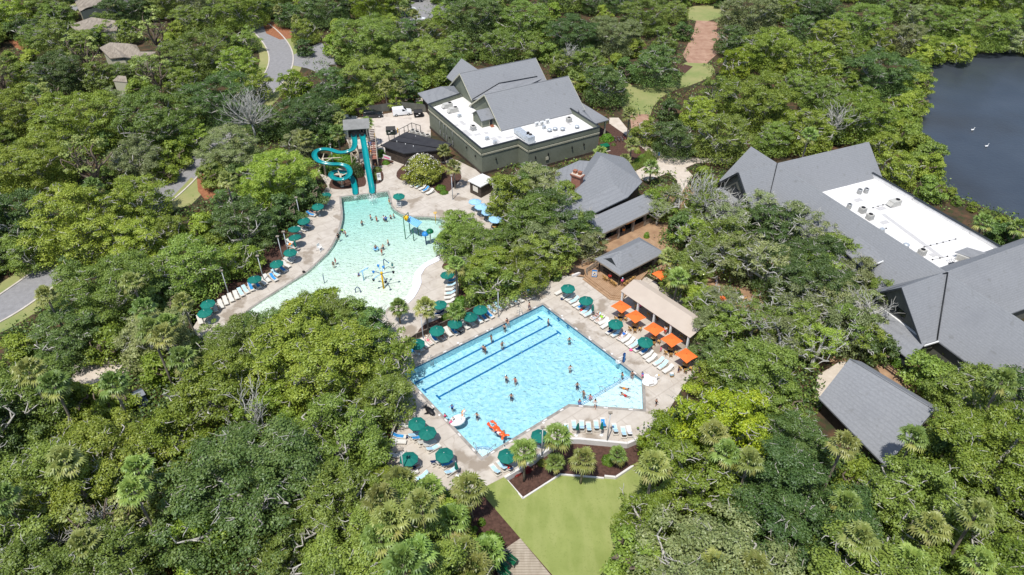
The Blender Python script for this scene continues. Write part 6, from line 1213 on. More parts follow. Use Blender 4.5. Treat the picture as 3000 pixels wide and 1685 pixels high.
# shade roof with tipping bucket
c = [p('Z6',x,y,2.5) for x,y in ((918,296),(955,262),(1082,322),(1035,370))]; feet = [p0('Z6',x,y) for x,y in ((925,468),(970,418),(1048,436),(1003,484))]
sh = thing('splash_shade', 'light blue ribbed shade roof on dark green posts with a yellow tipping bucket', 'splash toy', feet[0]); cc = sum(feet, Vector())/4
tops = [p('Z6',918,296,2.55)]; mb = MB(); zs = (2.65,2.75,2.35,2.25); ct = [p('Z6',x,y,z) for (x,y),z in zip(((912,300),(952,260),(1083,322),(1035,372)),zs)]; mb.slab(ct, .08); part('roof', mb, M['toysky'], sh, True)
mb = MB()
for i in range(1,9): a = ct[0].lerp(ct[3], i/9); b = ct[1].lerp(ct[2], i/9); mb.tube([a+Vector((0,0,.02)),b+Vector((0,0,.02))], .03, 4)
part('roof_rib', mb, M['umbblue'], sh, True)
mb = MB()
for f, z in zip(feet, (2.7,2.8,2.3,2.2)): mb.tube([f-Vector((0,0,.3)), Vector((f.x,f.y,z-.1))], .08, 8)
part('post', mb, M['toygreen'], sh, True)
f = feet[0]; mb = MB(); g = feet[1]; mb.tube([Vector((f.x,f.y,2.6)),Vector((f.x,f.y,3.9)),Vector((f.x+.3,f.y+.3,4.3)),Vector((g.x,g.y,4.1)),Vector((g.x,g.y,2.7))], .07, 7); part('bucket_frame', mb, M['toygreen'], sh, True)
m_ = (f+g)/2; mb = MB(); mb.lathe([(0,3.0),(.28,3.05),(.48,3.75),(.42,3.75),(.2,3.1)], 14, (m_.x,m_.y,0)); part('bucket', mb, M['yellow'], sh, True)
for (k,x,y,z,r,mt,lb) in (('Z6',1112,437,1.9,.62,'toyblue','blue mushroom spray at the edge of the tree right of the shade roof'),('Z6',1155,412,2.2,.68,'toygreen','green mushroom spray half hidden by the tree, right of the blue one')):
    q = p(k,x,y,z); t = thing('spray_mushroom', lb, 'splash toy', (q.x,q.y,-.3)); mb = MB(); mb.tube([(0,0,0),(0,0,z+.3)], .1, 8); part('stem', mb, M['toynavy'] if mt == 'toyblue' else M['metal'], t)
    mb = MB(); mb.lathe([(r,z+.2),(r*.95,z+.42),(r*.7,z+.62),(r*.35,z+.74),(0,z+.78)], 18); mb.lathe([(0,z+.25),(r,z+.2)], 18); part('cap', mb, M[mt], t)
for (k,x,y,lb) in (('Z6',1212,330,'yellow spray post seen through the branches right of the shade roof'),('Z6',1265,530,'yellow spray flower under the branches below the mushroom sprays')):
    q = p0(k,x,y); t = thing('spray_post', lb, 'splash toy', (q.x,q.y,-.2)); mb = MB(); mb.tube([(0,0,0),(0,0,2.3)], .07, 7); part('post', mb, M['yellow'], t); mb = MB(); mb.torus((0,0,2.3),.25,.06); part('ring', mb, M['yellow'], t)
# lifeguard chairs
def guard(k,x,y,rz,lb,h=1.5):
    q = p(k,x,y,0); t = thing('lifeguard_chair', lb, 'lifeguard chair', (q.x,q.y,.01), rz)
    for sx in (-1,1):
        for sy in (-1,1): mb = MB(); mb.tube([(sx*.5,sy*.5,0),(sx*.28,sy*.25,h)], .04, 5); part('leg', mb, M['white'], t)
    mb = MB(); mb.box(-.32,.32,-.3,.3,h,h+.05); part('seat', mb, M['white'], t); mb = MB(); mb.box(-.32,.32,.26,.31,h+.05,h+.65); part('backrest', mb, M['white'], t); mb = MB(); mb.box(-.36,-.3,-.3,.3,h+.25,h+.29); mb.box(.3,.36,-.3,.3,h+.25,h+.29); part('arm', mb, M['white'], t)
    mb = MB(); [mb.box(-.46+.07*i,.46-.07*i,-.50+.08*i,-.44+.08*i,.3+.35*i,.35+.35*i) for i in range(int(h/.4))]; part('rung', mb, M['white'], t); return t
guard('Z6',868,180,0,'white lifeguard chair under the green umbrella beside the slide pool'); guard('Z5',1268,678,RAD(60),'low white lifeguard chair alone on the curved deck',.7)
q = p('Y3',1000,945,0); t = thing('pool_lift', 'blue upright pool lift arm with white seat at the lane pool edge', 'pool lift', (q.x,q.y,.01), RAD(38)); mb = MB(); mb.box(-.16,.16,-.12,.12,0,1.7); part('column', mb, M['toynavy'], t); mb = MB(); mb.box(-.13,.13,-.14,-.12,.2,1.6); part('cover', mb, M['toyblue'], t)
mb = MB(); mb.tube([(0,0,1.2),(-.9,.2,1.2)], .05, 6); part('arm', mb, M['white'], t); mb = MB(); mb.box(-1.25,-.75,-.1,.4,.35,.42); mb.box(-1.25,-1.18,-.1,.4,.42,.9); part('seat', mb, M['white'], t)
# hand rails and ladders in the lane pool
def handrail(pts, lb, cat='handrail'):
    t = thing('pool_handrail', lb, cat, (pts[0].x,pts[0].y,0)); mb = MB(); mb.tube(smooth_path(pts,4), .035, 6); part('rail', mb, M['metal'], t, True); mb = MB(); mb.lathe([(0,.03),(.07,.03),(.07,0)],8,(pts[0].x,pts[0].y,.005)); part('flange', mb, M['metal'], t, True)
for (pt, lb) in (([(900,1130,-.4),(905,1105,.5),(965,1130,.6),(962,1170,-.3)],'rail on the shelf steps nearest the far shelf corner'),([(745,1225,-.4),(748,1200,.5),(805,1215,.6),(805,1262,-.3)],'rail at the middle of the shelf steps'),([(590,1310,-.4),(595,1285,.5),(648,1310,.6),(648,1358,-.3)],'rail at the near end of the shelf steps')): handrail([p('Y3',*a) for a in pt], 'grey '+lb)
for (pt, lb) in (([(1660,905,0),(1660,760,.8),(1612,700,.5),(1610,740,-.4)],'left grey rail at the round corner steps'),([(1860,940,0),(1870,850,.8),(2000,735,.5),(1990,780,-.4)],'right grey rail at the round corner steps')): handrail([p('X7',*a) for a in pt], lb)
for (k,x,y,lb) in (('Y2',1535,440,'pool ladder at the upper end of the lane pool by the railing'),('Y2',592,935,'pool ladder beside the big oak at the left corner')):
    q = p(k,x,y,0); t = thing('pool_ladder', lb, 'ladder', (q.x,q.y,0), RAD(38)); 
    for x_ in (-.25,.25): mb = MB(); mb.tube(smooth_path([(x_,.5,0),(x_,.45,.7),(x_,.0,.8),(x_,-.15,.2),(x_,-.15,-.9)],4), .03, 6); part('rail', mb, M['metal'], t)
    mb = MB(); [mb.box(-.25,.25,-.2,-.12,-.2-.25*i,-.17-.25*i) for i in range(3)]; part('rung', mb, M['metal'], t)
# depth signs / white skimmer lids set in the deck
for i,(k,x,y) in enumerate((('Y3',350,452),('Y3',640,680),('Y3',878,857),('Y4',935,513),('Y4',1217,342),('X7',1010,215),('X7',2165,765),('Y2',875,740),('Y2',1185,612))):
    q = p(k,x,y,0); mb = MB(); mb.lathe([(0,.02),(.14,.02),(.16,0)], 14); o = struct('skimmer_lid', mb, M['white']); o.location = (q.x,q.y,.006)
def edge_tiles(a, b, n, off):
    d = (b-a).normalized(); s = Vector((-d.y,d.x,0))*off
    for i in range(n):
        q = a.lerp(b,(i+.5)/n)+s; mb = MB(); mb.box(-.28,.28,-.11,.11,0,.004); o = struct('depth_tile', mb, M['wallwhite']); o.location = (q.x,q.y,.021); o.rotation_euler = (0,0,math.atan2(d.y,d.x))
edge_tiles(T_, P(1880,1112), 7, .22); edge_tiles(L_, T_, 9, .22); edge_tiles(B_, L_, 6, .22); edge_tiles(P(1666,1184), B_, 5, .22); edge_tiles(P(1884,1199), P(1666,1184), 3, .22)
# floats
def ringfloat(nm, label, loc, rz, rt=.75): t = thing(nm, label, 'pool float', loc, rz); mb = MB(); mb.torus((0,0,.17), rt, .24, 26, 10, 1.15, .9); part('ring', mb, M['vinylwhite'], t); mb = MB(); mb.lathe([(0,.08),(rt*.7,.08)], 18); part('floor', mb, M['vinylwhite'], t); return t
q = p('Y4',595,330,-.05); t = ringfloat('unicorn_float', 'white unicorn pool float with golden horn at the pool edge', (q.x,q.y,-.1), RAD(35)); mb = MB(); mb.tube(smooth_path([(.75,0,.3),(.95,0,.75),(.9,0,1.2),(1.15,0,1.25),(1.35,0,1.1)],4), [.2]*8+[.22]*5+[.15,.14,.12,.1][:4], 8); part('neck', mb, M['vinylwhite'], t); mb = MB(); mb.tube([(1.0,0,1.35),(1.15,0,1.75)], [.08,.01], 7); part('horn', mb, M['yellow'], t); mb = MB(); mb.tube(smooth_path([(.72,0,.5),(.78,0,.9),(.78,0,1.3),(.95,0,1.42)],4), .1, 6); part('mane', mb, M['orangecl'], t); mb = MB(); mb.tube([(-.85,0,.35),(-1.15,0,.55),(-1.25,0,.3)], [.12,.1,.03], 6); part('tail', mb, M['vinylpink'], t)
q = p('Y3',1280,1150,.2); t = ringfloat('pegasus_float', 'white winged float with yellow beak left on the deck beside the shallow shelf', (q.x,q.y,.02), RAD(15)); mb = MB(); mb.tube(smooth_path([(.75,0,.3),(.95,0,.7),(.85,0,1.1),(1.05,0,1.15)],4), .17, 8); part('neck', mb, M['vinylwhite'], t); mb = MB(); mb.tube([(1.05,0,1.15),(1.4,0,1.05)], [.1,.04], 7); part('beak', mb, M['yellow'], t)
for y in (-.75,.75): mb = MB(); mb.slab([(-.5,y,.35),(.4,y,.35),(.1,y*1.25,.75),(-.6,y*1.3,.8)], .12); part('wing', mb, M['vinylwhite'], t)
mb = MB(); mb.torus((0,0,.12), .78, .19, 24, 8, 1.15, .9); part('stripe', mb, M['yellow'], t)
a, b = p('X7',1940,380,.1), p('X7',2170,600,.1); q = (a+b)/2; t = thing('lobster_float', 'long red-orange lobster pool float with claws near the pool corner', 'pool float', (q.x,q.y,-.08), math.atan2((a-b).y,(a-b).x))
mb = MB(); [mb.ball((-.75+.36*i,0,.16), .30, .40-.03*i, .17) for i in range(3)]; mb.ball((.45,0,.18), .55, .45, .2); part('body', mb, M['lobster'], t)
for sg in (-1,1):
    mb = MB(); mb.tube(smooth_path([(.75,sg*.25,.18),(1.15,sg*.42,.16),(1.4,sg*.36,.16)],4), .13, 8); mb.ball((1.62,sg*.36,.16), .32, .2, .15); mb.ball((1.78,sg*.2,.16), .22, .11, .12); part('arm', mb, M['lobster'], t)
    mb = MB(); mb.ball((-1.3,sg*.42,.14), .32, .17, .12, M=Matrix.Rotation(-sg*.7,3,'Z')); part('tail_fin', mb, M['lobster'], t)
mb = MB(); mb.ball((-1.05,0,.14), .25, .28, .13); part('tail', mb, M['lobster'], t); mb = MB(); mb.ball((.9,.12,.36), .07); mb.ball((.9,-.12,.36), .07); part('eyes', mb, M['vinylwhite'], t)
q = p('Y4',395,262,.2); t = thing('orca_float', 'black and white orca float lying in tree shade on the lower left deck', 'pool float', (q.x,q.y,.02), RAD(-50)); mb = MB(); mb.ball((0,0,.3), .95, .42, .32, 14, 8); part('body', mb, M['dark'], t); mb = MB(); mb.ball((.15,0,.16), .7, .40, .2); part('belly', mb, M['vinylwhite'], t); mb = MB(); mb.slab([(-.1,0,.55),(-.35,0,1.0),(-.45,0.05,.55)], .05); mb.tube([(-.1,0,.55),(-.35,0,.98)], [.13,.03], 6); part('dorsal_fin', mb, M['dark'], t)
for sg in (-1,1): mb = MB(); mb.slab([(.2,sg*.35,.25),(-.15,sg*.35,.25),(-.2,sg*.85,.18)], .08); part('flipper', mb, M['dark'], t)
mb = MB(); mb.slab([(-.85,0,.3),(-1.3,.4,.3),(-1.15,0,.3),(-1.3,-.4,.3)], .08); part('tail_fluke', mb, M['dark'], t)
# deck odds and ends
def small(nm, label, k, x, y, mb, mt, cat, z=.01, rz=0, group=None): q = p(k,x,y,z); o = tag(link(nm, mb.mesh(nm), M[mt]), label, cat, group); o.location = (q.x,q.y,z); o.rotation_euler = (0,0,rz); return o
def bagm(s=1): mb = MB(); mb.ball((0,0,.17*s), .26*s, .17*s, .18*s, 10, 6); mb.tube([(-.12*s,0,.3*s),(-.08*s,0,.45*s),(.08*s,0,.45*s),(.12*s,0,.3*s)], .02*s, 4); return mb
for (k,x,y,mt,lb) in (('Y3',350,285,'towelnavy','navy bag on the deck by the farthest green umbrella of the right row'),('Y3',560,405,'red','red bag at the foot of a lounger near the folded umbrella'),('Y3',1080,825,'pink','pink beach bag on bare deck near the fourth green umbrella'),('Y3',860,595,'black','black bag under the third green umbrella of the right row'),('Y3',945,600,'black','second black bag under the third green umbrella of the right row'),
   ('X7',260,470,'towelnavy','navy backpack at the pale railing of the lower deck'),('X7',445,620,'towelnavy','navy bag right of two loungers on the lower deck'),('X7',210,740,'towelwhite','white bag by the pale railing of the lower deck'),('Y2',895,640,'black','black bag at the pool side of the railing umbrellas'),('Z5',1045,605,'orangecl','orange bag beside the folded umbrella on the curved deck'),('Z6',1330,865,'orangecl','orange bag on the first lounger right of the splash ledge'),('Z5',1130,865,'black','black bag on the curved pool edge'),('Z6',1740,325,'black','black bag pile under the nearest light blue umbrella'),('Y4',1520,380,'towelnavy','navy bag between loungers above the palm bed')):
    small('beach_bag', lb, k, x, y, bagm(1.1), mt, 'bag', .02, group='bags left round the pools')
mb = MB(); mb.lathe([(.30,0),(.36,.35),(.33,.35),(.28,.05),(0,.05)], 16); 
q = p('Y3',1512,1095,0); t = thing('side_table', 'small wooden drum table with a white cooler on top at the right deck', 'table', (q.x,q.y,.01)); mb = MB(); mb.lathe([(.26,0),(.22,.45),(.34,.48),(.34,.52),(0,.52)], 14); part('table', mb, M['barwood'], t)
mb = MB(); mb.box(-.22,.22,-.16,.16,0,.3); o = small('cooler', 'white and pale blue cooler on the small drum table', 'Y3', 1512, 1080, mb, 'towellight', 'cooler', .54, .3); mb = MB(); mb.box(-.23,.23,-.17,.17,.3,.36); part('lid', mb, M['white'], o)
def planter(k,x,y,lb,pot,leaf,r=.45,h=.5,z=0,lh=.7,seed=1):
    q = p(k,x,y,z); t = thing('potted_plant', lb, 'potted plant', (q.x,q.y,z)); mb = MB(); mb.lathe([(0,0),(r*.7,0),(r,h),(r*.9,h),(r*.85,h-.08),(0,h-.08)], 18); part('pot', mb, M[pot], t); c = link('foliage', make_bush(seed, r*1.1, lh, M[leaf], 'foliage', .22), M[leaf], t); c.location = (0,0,h-.1)
planter('Y4',522,905,'large turquoise pot with lime green leaves beside the lower left palm','toysky','shrub',.62,.75,-.3,.7,3); planter('Z7',625,690,'potted lime plant in the corner before the dark timber fence','darkwood','shrub',.4,.4,0,.8,4); planter('X3',350,1380,'potted plant with orange blooms on the terrace by the clubhouse','brick','shrub',.55,.5,0,1.2,5); planter('X5',2035,330,'potted green shrub behind the bar pavilion','darkwood','shrub',.45,.5,0,1.0,6); planter('X8',1105,750,'dark leafy potted plant beside the terrace orange umbrella','darkwood','shrubdark',.5,.5,0,1.2,7)
q = p('X6',1345,1180,0); t = thing('rules_sign', 'white slanted rules board beside the foot of the straight slide', 'sign', (q.x,q.y,.01), RAD(15)); mb = MB(); mb.tube([(-.28,0,0),(-.28,0,.9)], .04, 5); mb.tube([(.28,0,0),(.28,0,.9)], .04, 5); part('leg', mb, M['offwhite'], t); mb = MB(); mb.add([(-.38,-.03,.5),(.38,-.03,.5),(.38,.25,1.9),(-.38,.25,1.9),(-.38,.03,.5),(.38,.03,.5),(.38,.31,1.9),(-.38,.31,1.9)], [(0,1,2,3),(7,6,5,4),(0,4,5,1),(1,5,6,2),(2,6,7,3),(3,7,4,0)]); part('board', mb, M['white'], t); mb = MB(); [mb.add([(-.3,-.04+.2*(z-.5)/1.4*1.0+(-.0),z),(.3-.1*(i%3),-.04+.2*(z-.5)/1.4,z),(.3-.1*(i%3),-.04+.2*(z-.46)/1.4,z+.05),(-.3,-.04+.2*(z-.46)/1.4,z+.05)],[(0,1,2,3)]) for i,z in enumerate((1.1,1.25,1.4,1.55,1.7))]; part('text_lines', mb, M['black'], t); mb = MB(); mb.lathe([(.0,0),(.14,0)],12) ; 
q = p('X6',1515,735,1.3); t = thing('banner', 'pink and white banner hung on the dark changing block wall', 'banner', (q.x-.4,q.y-1.0,0), RAD(-35)); mb = MB(); mb.box(-1.1,1.1,-.02,.02,1.1,1.9); part('cloth', mb, M['whitecl'], t); mb = MB(); mb.box(-.9,.7,-.03,-.02,1.25,1.55); part('print', mb, M['pink'], t)
# splash plume where the straight slide ends, small jets
rg = np.random.default_rng(4); q = p('X6',1225,1440,0); n_ = 700; C = np.stack([rg.normal(q.x,.55,n_), rg.normal(q.y-.3,.7,n_), np.abs(rg.normal(0,.22,n_))],1); o = link('splash', quads_mesh('splash', leaves(C, rg.normal(size=(n_,3)), .09, .9, rg)), M['white']); o['kind'] = 'stuff'
q = p('X6',935,1425,0); n_ = 120; C = np.stack([rg.normal(q.x,.12,n_), rg.normal(q.y-.3,.3,n_), np.abs(rg.normal(0,.1,n_))],1); o = link('splash', quads_mesh('splash', leaves(C, rg.normal(size=(n_,3)), .08, .9, rg)), M['white']); o['kind'] = 'stuff'
# birds on the lagoon
for (k,x,y,lb) in (('Z4',2222,895,'white bird on the lagoon, the upper left one'),('Z4',2318,1007,'white bird on the lagoon, the lower right one')):
    q = p(k,x,y,-.4); t = thing('water_bird', lb, 'bird', (q.x,q.y,-.47), .4, 'white birds on the lagoon'); mb = MB(); mb.tube(smooth_path([(-.42,0,.22),(-.2,0,.2),(.1,0,.2),(.32,0,.28),(.38,0,.5),(.42,0,.66),(.5,0,.68),(.6,0,.64)],3), [.02,.08,.13,.16,.17,.18,.18,.16,.13,.1,.07,.06,.05,.05,.06,.07,.07,.06,.05,.04,.03,.02][:22], 8); part('body', mb, M['white'], t); mb = MB(); [mb.slab([(.15,s*.12,.3),(-.3,s*.1,.3),(-.25,s*.3,.34)], .03) for s in (-1,1)]; part('wings', mb, M['wallwhite'], t)
# ------------------------------------------------ people: one skinned surface per pose, hair and clothes as parts
POSES = {}
def V3(*a): return Vector(a)
def figure(pose):
    """joint positions in metres, facing +x, feet (or seat) at the origin"""
    J = {}
    if pose in ('stand','walk','wade','child'):
        st = .22 if pose == 'walk' else .06
        J = dict(pel=V3(0,0,.93), ab=V3(.02,0,1.08), ch=V3(.02,0,1.28), sh=V3(0,0,1.42), nk=V3(.02,0,1.50), hd=V3(.05,0,1.62), tp=V3(.04,0,1.74),
            lh=V3(0,.10,.90), lk=V3(st*.8+.03,.11,.50), la=V3(st*.6,.11,.09), lt=V3(st*.6+.17,.12,.03), rh=V3(0,-.10,.90), rk=V3(-st*.2+.04,-.11,.50), ra=V3(-st-.05,-.11,.09), rt=V3(-st+.10,-.12,.03),
            ls=V3(0,.19,1.40), le=V3(-.02 if pose != 'walk' else -.14,.27,1.12), lw=V3(.10 if pose != 'walk' else -.02,.28,.88), rs=V3(0,-.19,1.40), re=V3(-.04 if pose != 'walk' else .08,-.27,1.12), rw=V3(.10 if pose != 'walk' else .26,-.27,.92))
        if pose == 'wade': J.update(le=V3(.06,.38,1.18), lw=V3(.30,.42,1.16), re=V3(.08,-.38,1.18), rw=V3(.30,-.36,1.20))
    elif pose == 'lie':     # reclining on a raised backrest, legs towards -x
        J = dict(pel=V3(.05,0,.52), ab=V3(.20,0,.60), ch=V3(.38,0,.74), sh=V3(.50,0,.84), nk=V3(.56,0,.90), hd=V3(.64,0,.99), tp=V3(.70,0,1.09), lh=V3(.02,.10,.51), lk=V3(-.40,.14,.66), la=V3(-.78,.12,.48), lt=V3(-.84,.13,.62), rh=V3(.02,-.10,.51), rk=V3(-.40,-.12,.53), ra=V3(-.82,-.10,.47), rt=V3(-.87,-.10,.62),
            ls=V3(.47,.19,.82), le=V3(.30,.30,.66), lw=V3(.08,.27,.58), rs=V3(.47,-.19,.82), re=V3(.28,-.30,.66), rw=V3(.06,-.22,.64))
    elif pose == 'sit':     # seated, seat top at z=0
        J = dict(pel=V3(0,0,.10), ab=V3(0,0,.25), ch=V3(.02,0,.44), sh=V3(.02,0,.58), nk=V3(.05,0,.66), hd=V3(.09,0,.78), tp=V3(.08,0,.90), lh=V3(.03,.10,.09), lk=V3(.44,.12,.10), la=V3(.48,.12,-.33), lt=V3(.62,.12,-.37), rh=V3(.03,-.10,.09), rk=V3(.44,-.12,.10), ra=V3(.46,-.12,-.33), rt=V3(.60,-.12,-.37),
            ls=V3(.01,.19,.56), le=V3(.08,.25,.30), lw=V3(.30,.18,.20), rs=V3(.01,-.19,.56), re=V3(.08,-.25,.30), rw=V3(.30,-.16,.22))
    elif pose == 'swim':    # lying forward in the water, water line at z=0
        J = dict(pel=V3(-.30,0,-.12), ab=V3(-.15,0,-.08), ch=V3(.05,0,-.03), sh=V3(.20,0,.02), nk=V3(.27,0,.06), hd=V3(.36,0,.13), tp=V3(.44,0,.21), lh=V3(-.33,.10,-.13), lk=V3(-.70,.13,-.22), la=V3(-1.08,.12,-.20), lt=V3(-1.22,.12,-.2), rh=V3(-.33,-.10,-.13), rk=V3(-.72,-.11,-.15), ra=V3(-1.10,-.11,-.12), rt=V3(-1.24,-.11,-.1),
            ls=V3(.18,.19,.0), le=V3(.36,.36,-.02), lw=V3(.58,.30,.03), rs=V3(.18,-.19,.0), re=V3(.38,-.34,-.02), rw=V3(.60,-.24,.02))
    E = [('pel','ab'),('ab','ch'),('ch','sh'),('sh','nk'),('nk','hd'),('hd','tp'),('pel','lh'),('lh','lk'),('lk','la'),('la','lt'),('pel','rh'),('rh','rk'),('rk','ra'),('ra','rt'),('sh','ls'),('ls','le'),('le','lw'),('sh','rs'),('rs','re'),('re','rw')]
    R = dict(pel=.145, ab=.125, ch=.145, sh=.10, nk=.055, hd=.098, tp=.062, lh=.095, lk=.060, la=.040, lt=.035, rh=.095, rk=.060, ra=.040, rt=.035, ls=.062, le=.042, lw=.028, rs=.062, re=.042, rw=.028)
    for s, w_, e_ in (('l','lw','le'),('r','rw','re')):       # palm, four fingers and a thumb
        d = (J[w_]-J[e_]).normalized(); sd = d.cross(V3(0,0,1)); sd = sd.normalized() if sd.length > .1 else V3(0,1,0); J[s+'p'] = J[w_]+d*.075; R[s+'p'] = .034; E.append((w_,s+'p'))
    nm = list(J); ix = {k:i for i,k in enumerate(nm)}; me = bpy.data.meshes.new('tmp'); me.from_pydata([tuple(J[k]) for k in nm], [(ix[a],ix[b]) for a,b in E], []); o = bpy.data.objects.new('tmp', me); COL.objects.link(o)
    m = o.modifiers.new('s','SKIN'); m.use_smooth_shade = True; sv = me.skin_vertices[0].data
    for k in nm: sv[ix[k]].radius = (R[k]*(1.15 if k in ('pel','ab','ch','sh') else 1), R[k])
    sv[ix['pel']].use_root = True; o.modifiers.new('u','SUBSURF').levels = 1
    dg = bpy.context.evaluated_depsgraph_get(); body = bpy.data.meshes.new_from_object(o.evaluated_get(dg)); bpy.data.objects.remove(o); body.name = 'body'
    mb = MB()
    for s, w_, e_ in (('l','lw','le'),('r','rw','re')):
        d = (J[w_]-J[e_]).normalized(); sd = d.cross(V3(0,0,1)); sd = sd.normalized() if sd.length > .1 else V3(0,1,0); dn = d.cross(sd); c = J[s+'p']
        for k, ln in enumerate((.062,.074,.070,.055)): a = c+sd*(-.026+.0175*k)+d*.015; mb.tube([a, a+d*ln*.55-dn*.006, a+d*ln-dn*.022], [.0095,.009,.007], 6)
        a = c-sd*.03-d*.03; mb.tube([a, a-sd*.025+d*.025, a-sd*.03+d*.055-dn*.01], [.012,.011,.009], 6)
    h = J['hd']; u = (J['tp']-J['hd']).normalized(); f = V3(1,0,0)-u*u.x; f.normalize(); lft = u.cross(f)
    mb.tube([h+f*.085+u*.02, h+f*.122-u*.02, h+f*.09-u*.035], [.012,.016,.01], 6)
    for s in (-1,1): mb.ball(h+lft*s*.098, .014, .012, .028)
    hb = MB(); Mx = Matrix((f, lft, u)).transposed(); hb.ball(h+u*.045-f*.018, .108, .106, .112, 12, 8, Mx)
    hl = MB(); hl.ball(h+u*.045-f*.018, .108, .106, .112, 12, 8, Mx); hl.ball(h-f*.075-u*.06, .05, .085, .13, 10, 6, Mx)
    ey = MB(); [ey.ball(h+f*.094+lft*s*.034+u*.02, .008, .014, .009, 6, 4) for s in (-1,1)]; ey.ball(h+f*.094-u*.055, .006, .024, .006, 6, 4)
    def cloth(a, b, ra, rb, ex=1.0):
        c = MB(); A, B = J[a], J[b]; t = (B-A).normalized(); s = lft if abs(t.dot(lft)) < .7 else f; w2 = t.cross(s).normalized(); n = 12; vs = []
        for q, r in ((A-t*.02, ra*.96),(A.lerp(B,.33), ra*1.02),(A.lerp(B,.66), rb*1.02),(B+t*.02, rb*.96)):
            for k in range(n): g = 2*PI*k/n; vs.append(q+s*math.cos(g)*r*1.22*ex+w2*math.sin(g)*r*1.06)
        c.add(vs, [(i*n+k,i*n+(k+1)%n,(i+1)*n+(k+1)%n,(i+1)*n+k) for i in range(3) for k in range(n)], True); return c
    def leg(s, fr): c = MB(); A, B = J[s+'h'], J[s+'k']; c.tube([A, A.lerp(B,fr*.5), A.lerp(B,fr)], [.118,.108,.095], 10, True, False); return c
    shorts = cloth('pel','ab',.168,.150); [shorts.add(x.v, x.f, True) for x in (leg('l',.62), leg('r',.62))]
    brief = cloth('pel','ab',.166,.135); brief.v = brief.v[:36]; brief.f = brief.f[:24]; brief.sm = brief.sm[:24]; [brief.add(x.v, x.f, True) for x in (leg('l',.12), leg('r',.12))]
    top = cloth('ab','sh',.150,.172); band = cloth('ab','ch',.155,.172); band = cloth('ch','sh',.172,.150); band.f = band.f[:24]; band.sm = band.sm[:24]
    sl = MB(); [sl.tube([J[s+'s'].lerp(J['sh'],.35), J[s+'s'], J[s+'s'].lerp(J[s+'e'],.5)], [.085,.082,.066], 10, True, False) for s in 'lr']; top.add(sl.v, sl.f, True)
    return dict(body=body, hands=mb.mesh('hands'), hair=hb.mesh('hair'), longhair=hl.mesh('hair'), face=ey.mesh('face'), shorts=shorts.mesh('swim_shorts'), brief=brief.mesh('swimsuit_bottom'), top=top.mesh('shirt'), band=band.mesh('bikini_top'))
def person(label, loc, face, pose='stand', skin='skin1', hair='hair1', long_=False, bottom='navycl', top=None, s=1.0, shirt=False, hat=None):
    if pose not in POSES: POSES[pose] = figure(pose)
    A = POSES[pose]; t = thing('person', label, 'person', loc, rz_of(face)); t.scale = (s,s,s)
    b = link('body', A['body'], M[skin], t); link('hands', A['hands'], M[skin], b); link('face', A['face'], M['hair1'], b)
    link('hair', A['longhair' if long_ else 'hair'], M[hat or hair], t)
    if bottom: link('swim_shorts' if not long_ else 'swimsuit_bottom', A['shorts' if not long_ else 'brief'], M[bottom], t)
    if top: link('shirt' if shirt else 'swimsuit_top', A['top' if (shirt or not long_) else 'band'], M[top], t)
    return t
def W_(k, x, y, depth, label, face=0, **kw):       # standing in water: waterline seen at x,y; depth below it
    q = p(k, x, y, -.09); depth = min(depth+.12, 1.15) if depth > .5 else depth; kw.setdefault('s', .92); return person(label, (q.x, q.y, -.09-depth), face, kw.pop('pose','wade'), **kw)
W_('Y2',1387,1108,1.1,'man wading with arms out, left of a woman in red, middle of the lane pool',200)
W_('Y2',1482,1130,1.0,'woman in a red top standing right of a man mid pool',210,long_=True,hair='hair1',top='red',bottom='red')
W_('Y2',2056,705,.95,'man in teal shorts standing at the far right of the lane pool',170,bottom='tealcl',skin='skin2')
W_('Y2',2064,1000,1.0,'person in white swimwear near the right of the lane pool',160,long_=True,top='whitecl',bottom='whitecl')
W_('Y2',2140,1182,1.15,'lone bather up to the chest inside faint ripple rings',180,skin='skin2')
W_('Y2',1440,1300,1.15,'lone bather up to the chest below the pair mid pool',190,skin='skin2')
W_('Y2',812,1418,.8,'child in a blue shirt near the left pool corner',200,top='bluecl',s=.8,shirt=True)
W_('Y2',1228,680,.95,'swimmer in black between the railing edge and first lane',240,long_=True,top='black',bottom='black',skin='skin2')
W_('Y2',1143,785,1.05,'left one of two bathers close together on the first lane',200); W_('Y2',1163,797,1.05,'right one of two bathers close together on the first lane',230,skin='skin2')
W_('Y2',1342,752,.95,'woman in black with arms lifted between two lanes',150,long_=True,top='black',bottom='black')
W_('Y2',1368,570,.95,'bather in dark swimwear below the one seated on the upper edge',200,bottom='black')
W_('Y2',1830,505,1.1,'bather facing the wall at the far corner of the lane pool',90,skin='skin1')
q = p('Y2',1390,520,.05); person('woman in black swimwear sitting on the upper edge of the lane pool', (q.x,q.y,.03), 142, 'sit', long_=True, top='black', bottom='black')
q = p('Y2',1628,398,0); person('bather in dark trunks standing on the deck near the upper pool ladder', (q.x,q.y,.02), 120, 'walk', bottom='navycl')
W_('Y3',988,1092,.7,'bather leaning in the water beside the far shelf rail',240,skin='skin2',bottom='tealcl')
W_('Y3',1088,1115,.25,'woman in a black swimsuit standing at the far corner of the shallow shelf',200,pose='stand',long_=True,top='black',bottom='black')
q = p('Y3',1196,1115,0); person('child in blue walking on the deck above the white winged float', (q.x,q.y,.02), 250, 'walk', s=.72, top='bluecl', shirt=True, bottom='pink')
q = p('Y3',1030,1225,-.1); person('swimmer with orange toy gliding over the shallow shelf', (q.x,q.y,-.09), 120, 'swim', bottom='orangecl', s=.85, skin='skin2')
q = p('Y3',1000,1285,-.1); person('child in red shorts floating face down on the shallow shelf', (q.x,q.y,-.09), 300, 'swim', bottom='red', s=.85, skin='skin2')
